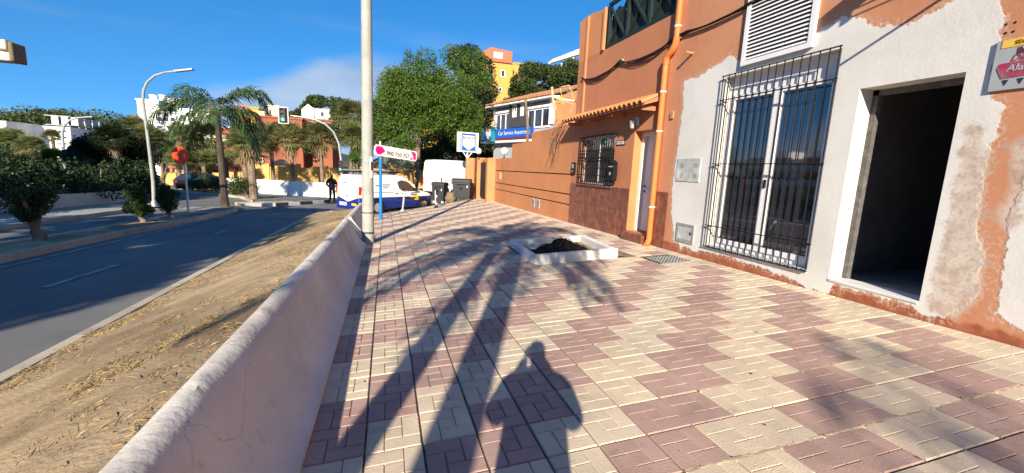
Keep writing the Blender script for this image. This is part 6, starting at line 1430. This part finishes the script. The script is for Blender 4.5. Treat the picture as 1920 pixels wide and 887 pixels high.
t, e = block('small_block', 'small white block with orange balcony panels left of the hotel', 46, 82, 241, 96, 10, M['farwhite']); p = at(48, 248, Y=95.9); q = at(72, 262, Y=95.9); MB().box(p.x, q.x, 95.8, 95.98, q.z, p.z).build('balcony_panel', M['pinkred'], t)
for k in range(5):
    p = at(62+k*4, 244, Y=95.9); MB().box(p.x-.08, p.x+.08, 95.7, 95.8, p.z-2.2, p.z).build('balcony_post', M['farwhite'], t)
block('white_house', 'plain white house end at the far left edge', -14, 11, 229, 85, 10, M['farwhite']); block('white_house', 'low white house between the hotel and the curved lamp', 193, 228, 240, 80, 9, M['farwhite'])
# white apartment house with chimneys
t, (x0, x1, Y, dp_, zb, zt) = block('apartment_house', 'tall white apartment house with roof chimneys behind the curved lamp', 256, 297, 189, 72, 7, M['farwhite'])
for px in (284, 302): p = at(px, 180, Y=73); MB().tube([(p.x, 73.5, zt-1), (p.x, 73.5, p.z)], .42, 10).build('chimney', M['farwhite'], t); MB().lathe([(.5, 0), (.5, .2)], 10, (p.x, 73.5, p.z)).build('chimney_cap', M['farwhite'], t)
t, (x0, x1, Y, dp_, zb, zt) = block('apartment_house', 'white terraced apartments right of the chimney house', 297, 335, 200, 75, 8, M['farwhite'], wins=[(305, 208, 6, 6), (325, 206, 6, 5)]); p = at(322, 183, Y=76); MB().box(p.x-.8, p.x+1.2, 76, 78, zt, p.z).build('stair_tower', M['farwhite'], t)
t, (x0, x1, Y, dp_, zb, zt) = block('apartment_house', 'lower white apartments with grey roof band and balcony glass', 292, 332, 212, 66, 4, M['fargrey'], wins=[(300, 224, 10, 8), (312, 224, 8, 8), (324, 224, 8, 8), (300, 238, 10, 6), (318, 238, 10, 6)])
block('apartment_house', 'plain white wall block left of the median palm', 332, 392, 208, 64, 4, M['farwhite']); block('white_house', 'pale house behind the median palm trunk', 430, 447, 240, 62, 5, M['farwhite'])
# balcony house left of the palm, cream arcade, terracotta block
t, (x0, x1, Y, dp_, zb, zt) = block('balcony_house', 'terracotta house with white edged balconies behind the median palm', 396, 442, 243, 56, 6, M['terracotta'], wins=[(404, 268, 6, 10), (420, 268, 6, 10), (404, 282, 5, 8)])
for py in (256, 262): a, b = at(396, py, Y=55.4), at(442, py, Y=55.4); MB().box(a.x, b.x, 55.0, 56, a.z-.15, a.z+.15).build('balcony_slab', M['farcream'], t)
a, b = at(396, 252, Y=55.2), at(442, 257, Y=55.2)
for k in range(12): x = a.x+(b.x-a.x)*k/11; MB().box(x-.05, x+.05, 55.1, 55.2, b.z-.4, a.z).build('baluster', M['pinkred'], t)
t, (x0, x1, Y, dp_, zb, zt) = block('arcade_building', 'cream single storey arcade with orange trim across the junction', 322, 442, 307, 50, 6, M['farcream'], z0=-1.8)
for px in (320, 372, 398, 412, 440): a = at(px, 305, Y=49.8); MB().box(a.x-.12, a.x+.12, 49.75, 49.98, -1.6, zt+.1).build('pilaster', M['pinkred'], t)
MB().box(x0-.2, x1+.2, 49.7, 49.99, zt-.55, zt-.2).build('cornice', M['pinkred'], t); MB().box(x0-.3, x1+.3, 49.6, 56.3, zt+.23, zt+.5).build('roof_edge', M['pinkred'], t)
for px in (385, 405, 425, 350):
    c = at(px, 325, Y=50); A = np.linspace(0, PI, 9); zc = c.z+.35; MB().extr([(-.62, -1.6-zc), (.62, -1.6-zc)]+[(.62*math.cos(a), .62*math.sin(a)) for a in A], (c.x, 49.99, zc), (1, 0, 0), (0, 0, 1), (0, -.015, 0)).build('arch_opening', M['signgrey'], t)
t, e = block('terracotta_block', 'large plain terracotta building above the row of palms', 478, 566, 222, 58, 12, M['terracotta'], wins=[(487, 300, 10, 8)]); t2, e2 = block('terracotta_block', 'lower terracotta wing right of the main terracotta block', 566, 622, 226, 60, 10, M['terracotta']); a, b = at(567, 228, Y=59.8), at(618, 231, Y=59.8); MB().box(a.x, b.x, 59.5, 60, b.z, a.z).build('cream_band', M['farcream'], t2)
block('terracotta_block', 'small terracotta building right of the median palm trunk', 425, 446, 308, 48.6, 1.2, M['terracotta'], z0=-1.8)
A = np.linspace(0, PI, 9); c = at(527, 306, Y=57.9); MB().extr([(.9*math.cos(a), .8*math.sin(a)) for a in A], (c.x, 57.98, c.z-.3), (1, 0, 0), (0, 0, 1), (0, -.03, 0)).build('arched_window', M['glass'], t)
block('hill_house', 'brick red house far behind the palm crown', 444, 465, 200, 88, 6, M['pinkred'], wins=[(454, 206, 5, 4), (460, 206, 4, 4)]); block('hill_house', 'ochre house far behind the median palm', 466, 484, 203, 84, 6, M['housyellow']); block('hill_house', 'low ochre house right of the far brick red one', 484, 496, 211, 82, 6, M['farcream']); block('hill_house', 'pale hillside house left of the hanging signal', 502, 523, 200, 86, 6, M['farcream'], wins=[(507, 210, 4, 8)])
# white gabled house on the hill
Y = 80; a, b = at(565, 197, Y=Y), at(622, 207, Y=Y); zb = hills(a.x, Y)-1; t = thing('gabled_house', 'white gabled house on the hillside right of the hanging signal', 'house', ((a.x+b.x)/2, Y, zb)); g0 = at(577, 195, Y=Y)
MB().extr([(a.x, zb), (at(588, 220, Y=Y).x, zb), (at(588, 205, Y=Y).x, at(588, 203, Y=Y).z), (g0.x, g0.z), (a.x, at(565, 205, Y=Y).z)], (0, Y, 0), (1, 0, 0), (0, 0, 1), (0, 7, 0)).build('gable_wall', M['farwhite'], t); MB().box(at(588, 220, Y=Y).x, b.x, Y+.3, Y+6, zb, b.z).build('wing_wall', M['farwhite'], t); MB().box(at(588, 220, Y=Y).x, b.x+.2, Y+.2, Y+6, b.z, b.z+.18).build('wing_roof', M['fargrey'], t); window(t, Vector((at(604, 214, Y=Y).x, Y+.3, at(604, 214, Y=Y).z)), Vector((1, 0, 0)), Vector((0, 0, 1)), Vector((0, -1, 0)), .6, .9)
# long yellow boundary wall with piers
yw = thing('yellow_wall', 'long yellow boundary wall behind the row of palms', 'wall', (-9, 47.5, -1.2)); rs = random.Random(3)
edges = [300, 345, 420, 452, 478, 502, 520, 540, 560, 585, 612, 640, 668, 700, 740]
for k, (pa, pb) in enumerate(zip(edges, edges[1:])):
    a, b = at(pa, 318, Y=47.5), at(pb, 318, Y=47.5); h_ = at(pa, 322 if pa < 478 else (rs.choice((308, 314, 312))), Y=47.5).z; MB().box(a.x, b.x-.03, 47.5, 47.8, -1.7, h_).build('wall_panel', M['yellowwall'], yw); MB().box(b.x-.20, b.x+.15, 47.38, 47.9, -1.7, h_+.1).build('pier', M['yellowwall'], yw)
# white concrete barrier across the junction
fb_ = [(-12.6, 38.6), (-10.1, 37.9), (-8.8, 37.5), (-7.2, 36.2), (-5.3, 35.4), (-3.9, 34.4), (-2.9, 33.6)]
fb2 = dense(fb_, .9)
for k, (p, q) in enumerate(zip(fb2, fb2[1:])):
    d = Vector((q[0]-p[0], q[1]-p[1], 0)).normalized(); s = Vector((d.y, -d.x, 0)); z = roadz(*p); o = Vector((p[0], p[1], z)); L_ = math.hypot(q[0]-p[0], q[1]-p[1])-.03
    tag(MB().extr([(.28, -.1), (.28, .08), (.10, .5), (.06, 1.05), (-.10, 1.1), (-.14, 1.05), (-.2, .3), (-.28, -.1)], o, s, (0, 0, 1), d*L_).build('barrier_block', M['farwhite']), ['leftmost', 'second from the left', 'third from the left', 'fourth from the left', 'fifth from the left', 'middle', 'fifth from the right', 'fourth from the right', 'third from the right', 'second from the right', 'rightmost'][min(k, 10)]+' white flared barrier block in the line across the junction', 'barrier', 'white barrier blocks across the junction')
# low yellow wall and pier behind the vans
lw_ = thing('low_wall', 'low yellow garden wall behind the vans', 'wall', (1, 30.5, -.6)); a, b = at(700, 320, Y=30.5), at(778, 316, Y=30.5); MB().box(a.x, b.x, 30.5, 30.75, -1, a.z+.05).build('wall_panel', M['housyellow'], lw_); MB().box(a.x-.05, b.x+.05, 30.45, 30.8, a.z+.051, a.z+.15).build('coping', M['housyellow'], lw_)
block('ochre_house', 'ochre house glimpsed through the large tree', 782, 822, 240, 48, 6, M['housyellow'], wins=[(800, 262, 10, 14)])
# garage building with tiled roof and blue fascia
Rr_, Ll_ = Vector((13.55, 30, 0)), Vector((9.95, 40.2, 0)); du = (Rr_-Ll_).normalized(); L_ = (Rr_-Ll_).length; nrm = Vector((du.y, -du.x, 0)); nrm = nrm if nrm.x < 0 else -nrm
ga = thing('garage_building', 'two storey white garage with terracotta tiled roof and blue fascia', 'building', tuple(Ll_))
def gp(px, py):
    """point on the garage front plane"""
    d = ray(px, py); t = (Ll_-CO).dot(nrm)/d.dot(nrm); return CO+d*t
def gq(px, py):
    p = gp(px, py); return ((p-Ll_).dot(du), p.z)
zE = gq(1035, 180)[1]; zF = gq(1020, 245)[1]
def gx_(poly, name, mat, off=0, th=.05, parent=ga): return MB().extr(poly, Ll_+nrm*off, du, Vector((0, 0, 1)), nrm*th).build(name, mat, parent)
s0 = gq(928, 230)[0]; s1 = gq(1040, 210)[0]; zt = gq(1035, 182)[1]; zs = gq(1000, 200)[1]; z2 = gq(1000, 236)[1]
wb0, wb1 = gq(940, 240)[0], gq(958, 240)[0]; wc0, wc1 = gq(993, 230)[0], gq(1029, 225)[0]; dk0, dk1 = gq(958, 230)[0], gq(992, 220)[0]
pl = pmat('garage_wall', (.36, .36, .42), .9, .06, 1, .2, 20)
gx_([(s0, -1), (s1, -1), (s1, zt), (s0, zt)], 'wall', pl, -.3, .3)
wtop = gq(1010, 203)[1]; wbot = gq(1010, 240)[1]
for a, b in ((wb0-.9, wb1), (wc0-.3, wc1+.2)):
    o = Ll_+du*((a+b)/2)+Vector((0, 0, (wtop+wbot)/2)); fr_ = window(ga, o+nrm*.002, du, Vector((0, 0, 1)), nrm, b-a, wtop-wbot, .08)
    n_ = 3
    for k in range(1, n_): x = a+(b-a)*k/n_; MB().extr([(x-.04, wbot+.1), (x+.04, wbot+.1), (x+.04, wtop-.1), (x-.04, wtop-.1)], Ll_+nrm*.02, du, Vector((0, 0, 1)), nrm*.05).build('mullion', M['pvc'], fr_)
    gx_([(a-.2, wtop), (b+.2, wtop), (b+.2, wtop+.22), (a-.2, wtop+.22)], 'shutter_box', M['farwhite'], .003, .2)
gx_([(s0, z2), (s0+.32, z2), (s0+.32, zt-.2), (s0, zt-.2)], 'corner_pier', M['farwhite'], .003, .15); gx_([(s1-.5, z2), (s1, z2), (s1, zt-.1), (s1-.5, zt-.1)], 'corner_pier', M['farwhite'], .003, .15)
gx_([(dk0, wbot+.2), (dk1, wbot+.2), (dk1, wtop+.55), (dk0, wtop+.55)], 'dark_panel', pmat('dark_panel', (.06, .06, .065), .6, .1, 2, 0), .21, .08)
bpx = gq(966, 205); gx_([(bpx[0], bpx[1]-.75), (bpx[0]+.62, bpx[1]-.75), (bpx[0]+.62, bpx[1]+.55), (bpx[0], bpx[1]+.55)], 'notice', M['farwhite'], .292, .01); text('F3', .55, M['ink'], 'lettering', ga, Ll_+du*(bpx[0]+.31)+Vector((0, 0, bpx[1]-.05))+nrm*.306, du, (0, 0, 1), bold=.02)
bpx = gq(981, 203); gx_([(bpx[0], bpx[1]-.7), (bpx[0]+.5, bpx[1]-.7), (bpx[0]+.5, bpx[1]+.5), (bpx[0], bpx[1]+.5)], 'notice', M['farwhite'], .292, .01)
# blue fascia (leans out along the balcony edge)
f0, f1 = gq(919, 250)[0], gq(1012, 240)[0]; zf0, zf1 = gq(980, 258)[1], gq(980, 241)[1]
gx_([(f0-.5, zf0), (f1, zf0), (f1, zf1), (f0-.5, zf1)], 'blue_fascia', M['signblue'], .62, .06); gx_([(f0-.7, zf0-.42), (f1+.6, zf0-.42), (f1+.6, zf0-.02), (f0-.7, zf0-.02)], 'balcony_slab', M['farwhite'], .0, .66); gx_([(f0-.7, zf0-.22), (f1+.4, zf0-.22), (f1+.4, zf0-.021), (f0-.7, zf0-.021)], 'dark_red_strip', pmat('dark_red', (.16, .03, .05), .7), .662, .02)
tc_ = gq(970, 249); text('Car Service Autotronic', .50, M['white'], 'lettering', ga, Ll_+du*((gq(953, 249)[0]+gq(997, 247)[0])/2)+Vector((0, 0, (zf0+zf1)/2))+nrm*.69, du, (0, 0, 1))
gx_([(s0, zf0-.42), (s1, zf0-.42), (s1, zf0-3.2), (s0, zf0-3.2)], 'lower_wall', M['signgrey'], .01, .04); gx_([(gq(978, 280)[0], zf0-3), (gq(990, 280)[0], zf0-3), (gq(990, 280)[0], zf0-1), (gq(978, 280)[0], zf0-1)], 'lower_window', M['glass'], .052, .02)
# roof of barrel tiles
over = .75; rise = 1.75; dep_ = 4.6; base_o = Ll_+Vector((0, 0, zt+.06)); nr = int((s1-s0+1.0)/.36)
MB().extr([(over+.02, -.12), (-.2, .02), (-.2, -.22), (over+.02, -.22)], base_o+du*(s0-.6), nrm, Vector((0, 0, 1)), du*(s1-s0+.9)).build('roof_slab', M['farwhite'], ga)
ro_ = MB()
rf = thing  # tiles are parts of the roof below
roof = MB().extr([(over, -.02), (-dep_, rise-.02), (-dep_, rise-.08), (over, -.08)], base_o+du*(s0-.6), nrm, Vector((0, 0, 1)), du*(s1-s0+.9)).build('roof', M['rooftile'], ga)
sl = Vector((0, 0, 0))-nrm*dep_-nrm*over+Vector((0, 0, rise)); tm_ = None
for i in range(nr):
    m = MB(); A = np.linspace(0, PI, 6); c0 = base_o+du*(s0-.42+i*.36)+nrm*(over+.04); c1 = c0+sl
    vs = [c0+du*.15*math.cos(a)+Vector((0, 0, .12*math.sin(a)-.02)) for a in A]+[c1+du*.15*math.cos(a)+Vector((0, 0, .12*math.sin(a)-.02)) for a in A]
    m.add(vs, [(k, k+1, 7+k, 6+k) for k in range(5)]+[tuple(range(6))]).build('tile_row', M['rooftile'], roof, smooth='auto')
# orange gable end of the garage
gd = Ll_+du*s1; side_ = -nrm
MB().extr([(0, -1), (10, -1), (10, zt+.3), (4.6, zt+1.65), (0, zt-.05)], gd+du*.003, side_, Vector((0, 0, 1)), du*.15).build('gable_wall', M['orange2'], ga)
# wooden pole in front of the garage, and the square hanging sign
pb_ = at(989, 258, Y=27.5); wp = thing('wooden_pole', 'thin weathered wooden pole in front of the garage windows', 'pole', (pb_.x, 27.5, .2)); MB().tube([(pb_.x, 27.5, -.4), at(990, 240, Y=27.5), at(985.5, 187, Y=27.5)], [.11, .10, .085], 8).build('shaft', M['bark'], wp, smooth='auto'); MB().bbox(pb_.x-.1, pb_.x+.2, 27.3, 27.45, at(990, 200, Y=27.5).z, at(990, 192, Y=27.5).z, .02).build('junction_box', M['black'], wp)
hc = gp(936, 254)+nrm*1.25; hsn = thing('garage_wall_sign', 'small square garage sign hung on the blue fascia', 'sign', tuple(hc)); u = du; v = Vector((0, 0, 1)); n = nrm
MB().extr([(-.46, -.66), (.46, -.66), (.46, .66), (-.46, .66)], hc-n*.5, u, v, n*.5).build('case', M['teal'], hsn); MB().extr([(-.40, .46), (.40, .46), (.40, -.10), (0, -.56), (-.40, -.10)], hc+n*.002, u, v, n*.006).build('white_pentagon', M['white'], hsn); text('BOSCH', .24, M['signred'], 'lettering', hsn, hc+n*.012+v*.30, u, v, bold=.012); text('Service', .19, M['ink'], 'lettering', hsn, hc+n*.012+v*.06, u, v)
# ochre block with red roof tower on the hill
t, (x0, x1, Y, dp_, zb, zt) = block('hill_block', 'ochre hillside block with a terracotta roof tower', 900, 962, 117, 75, 12, M['housyellow'], wins=[(943, 138, 8, 12), (938, 168, 6, 8), (920, 138, 8, 12)], z0=2)
a, b = at(903, 117, Y=74.6), at(961, 97, Y=74.6); c = at(921, 88, Y=74.6)
MB().extr([(a.x, zt+.05), (b.x, zt+.05), (b.x, b.z), (c.x, c.z), (a.x, at(903, 97, Y=74.6).z)], (0, 74.7, 0), (1, 0, 0), (0, 0, 1), (0, 7, 0)).build('roof_tower', M['pinkred'], t)
w0, w1 = at(926, 108, Y=74.6), at(943, 99, Y=74.6); MB().box(w0.x, w1.x, 74.62, 74.7, w0.z, w1.z).build('tower_window', M['farwhite'], t)
t, e = block('hill_block', 'lower ochre wing right of the roof tower', 962, 992, 121, 77, 10, M['housyellow'], z0=2, wins=[(1090, 130, 4, 4)][:0])
# white sail-like roof edge at the right
a, b = at(1036, 111, Y=70), at(1100, 86, Y=62); wr_ = thing('white_terrace', 'white sloping terrace edge above the dark pines', 'building', (a.x, 70, 4)); d = (b-a)
MB().add([a, b, b+Vector((0, 0, -.9)), a+Vector((0, 0, -.5)), a+Vector((0, 2, 0)), b+Vector((0, 2, 0)), b+Vector((0, 2, -.9)), a+Vector((0, 2, -.5))], [(0, 1, 2, 3), (7, 6, 5, 4), (0, 4, 5, 1), (1, 5, 6, 2), (2, 6, 7, 3), (3, 7, 4, 0)]).build('roof_edge', M['farwhite'], wr_)
for k, px in enumerate((1056, 1078)): p = at(px, 105, Y=68); MB().tube([(p.x, 68.5, 2), (p.x, 68.5, p.z)], .14, 8).build('column', M['farwhite'], wr_)
# white apartments across the road, left of the view:  in the window glass, shading the hedge
ab = thing('apartment_building', 'long white apartment building with balconies across the road, behind the camera', 'building', (-30, 0, -.5))
MB().box(-40, -26, -34, 2, -1, 16.5).build('wall', M['farwhite'], ab)
for f in range(5):
    z = 1.6+f*2.9
    MB().box(-26, -24.4, -33.5, 1.5, z, z+.22).build('balcony_slab', M['farwhite'], ab); MB().box(-24.5, -24.4, -33.5, 1.5, z+.22, z+1.0).build('balcony_front', M['farwhite'] if f % 2 else M['fargrey'], ab)
    for k in range(6):
        wo = MB().box(-26.003, -25.95, -32+k*5.6, -29+k*5.6, z+.3, z+2.4).build('window', M['glass'], ab)
for k in range(5): MB().box(-36+k, -33+k, -32+k*7, -29+k*7, 16.5, 18).build('roof_structure', M['farwhite'], ab)

wa = thing('apartment_building', 'low white apartments beyond the left edge, mirrored in the shop window', 'building', (-43, 36, -1.5))
MB().box(-52, -37.5, 24, 48, -2, 4.6).build('wall', M['farwhite'], wa)
for f in range(3):
    z = -.6+f*1.9; MB().box(-37.5, -36.3, 24.3, 47.7, z, z+.18).build('balcony_slab', M['farwhite'], wa); MB().box(-36.4, -36.3, 24.3, 47.7, z+.18, z+.75).build('balcony_front', M['farwhite'], wa)
    for k in range(6): MB().box(-37.503, -37.45, 25+k*3.9, 27.4+k*3.9, z+.2, z+1.6).build('window', M['glass'], wa)
for k in range(4): MB().box(-44, -41, 26+k*6, 28.5+k*6, 4.6, 5.8).build('roof_structure', M['farwhite'], wa)
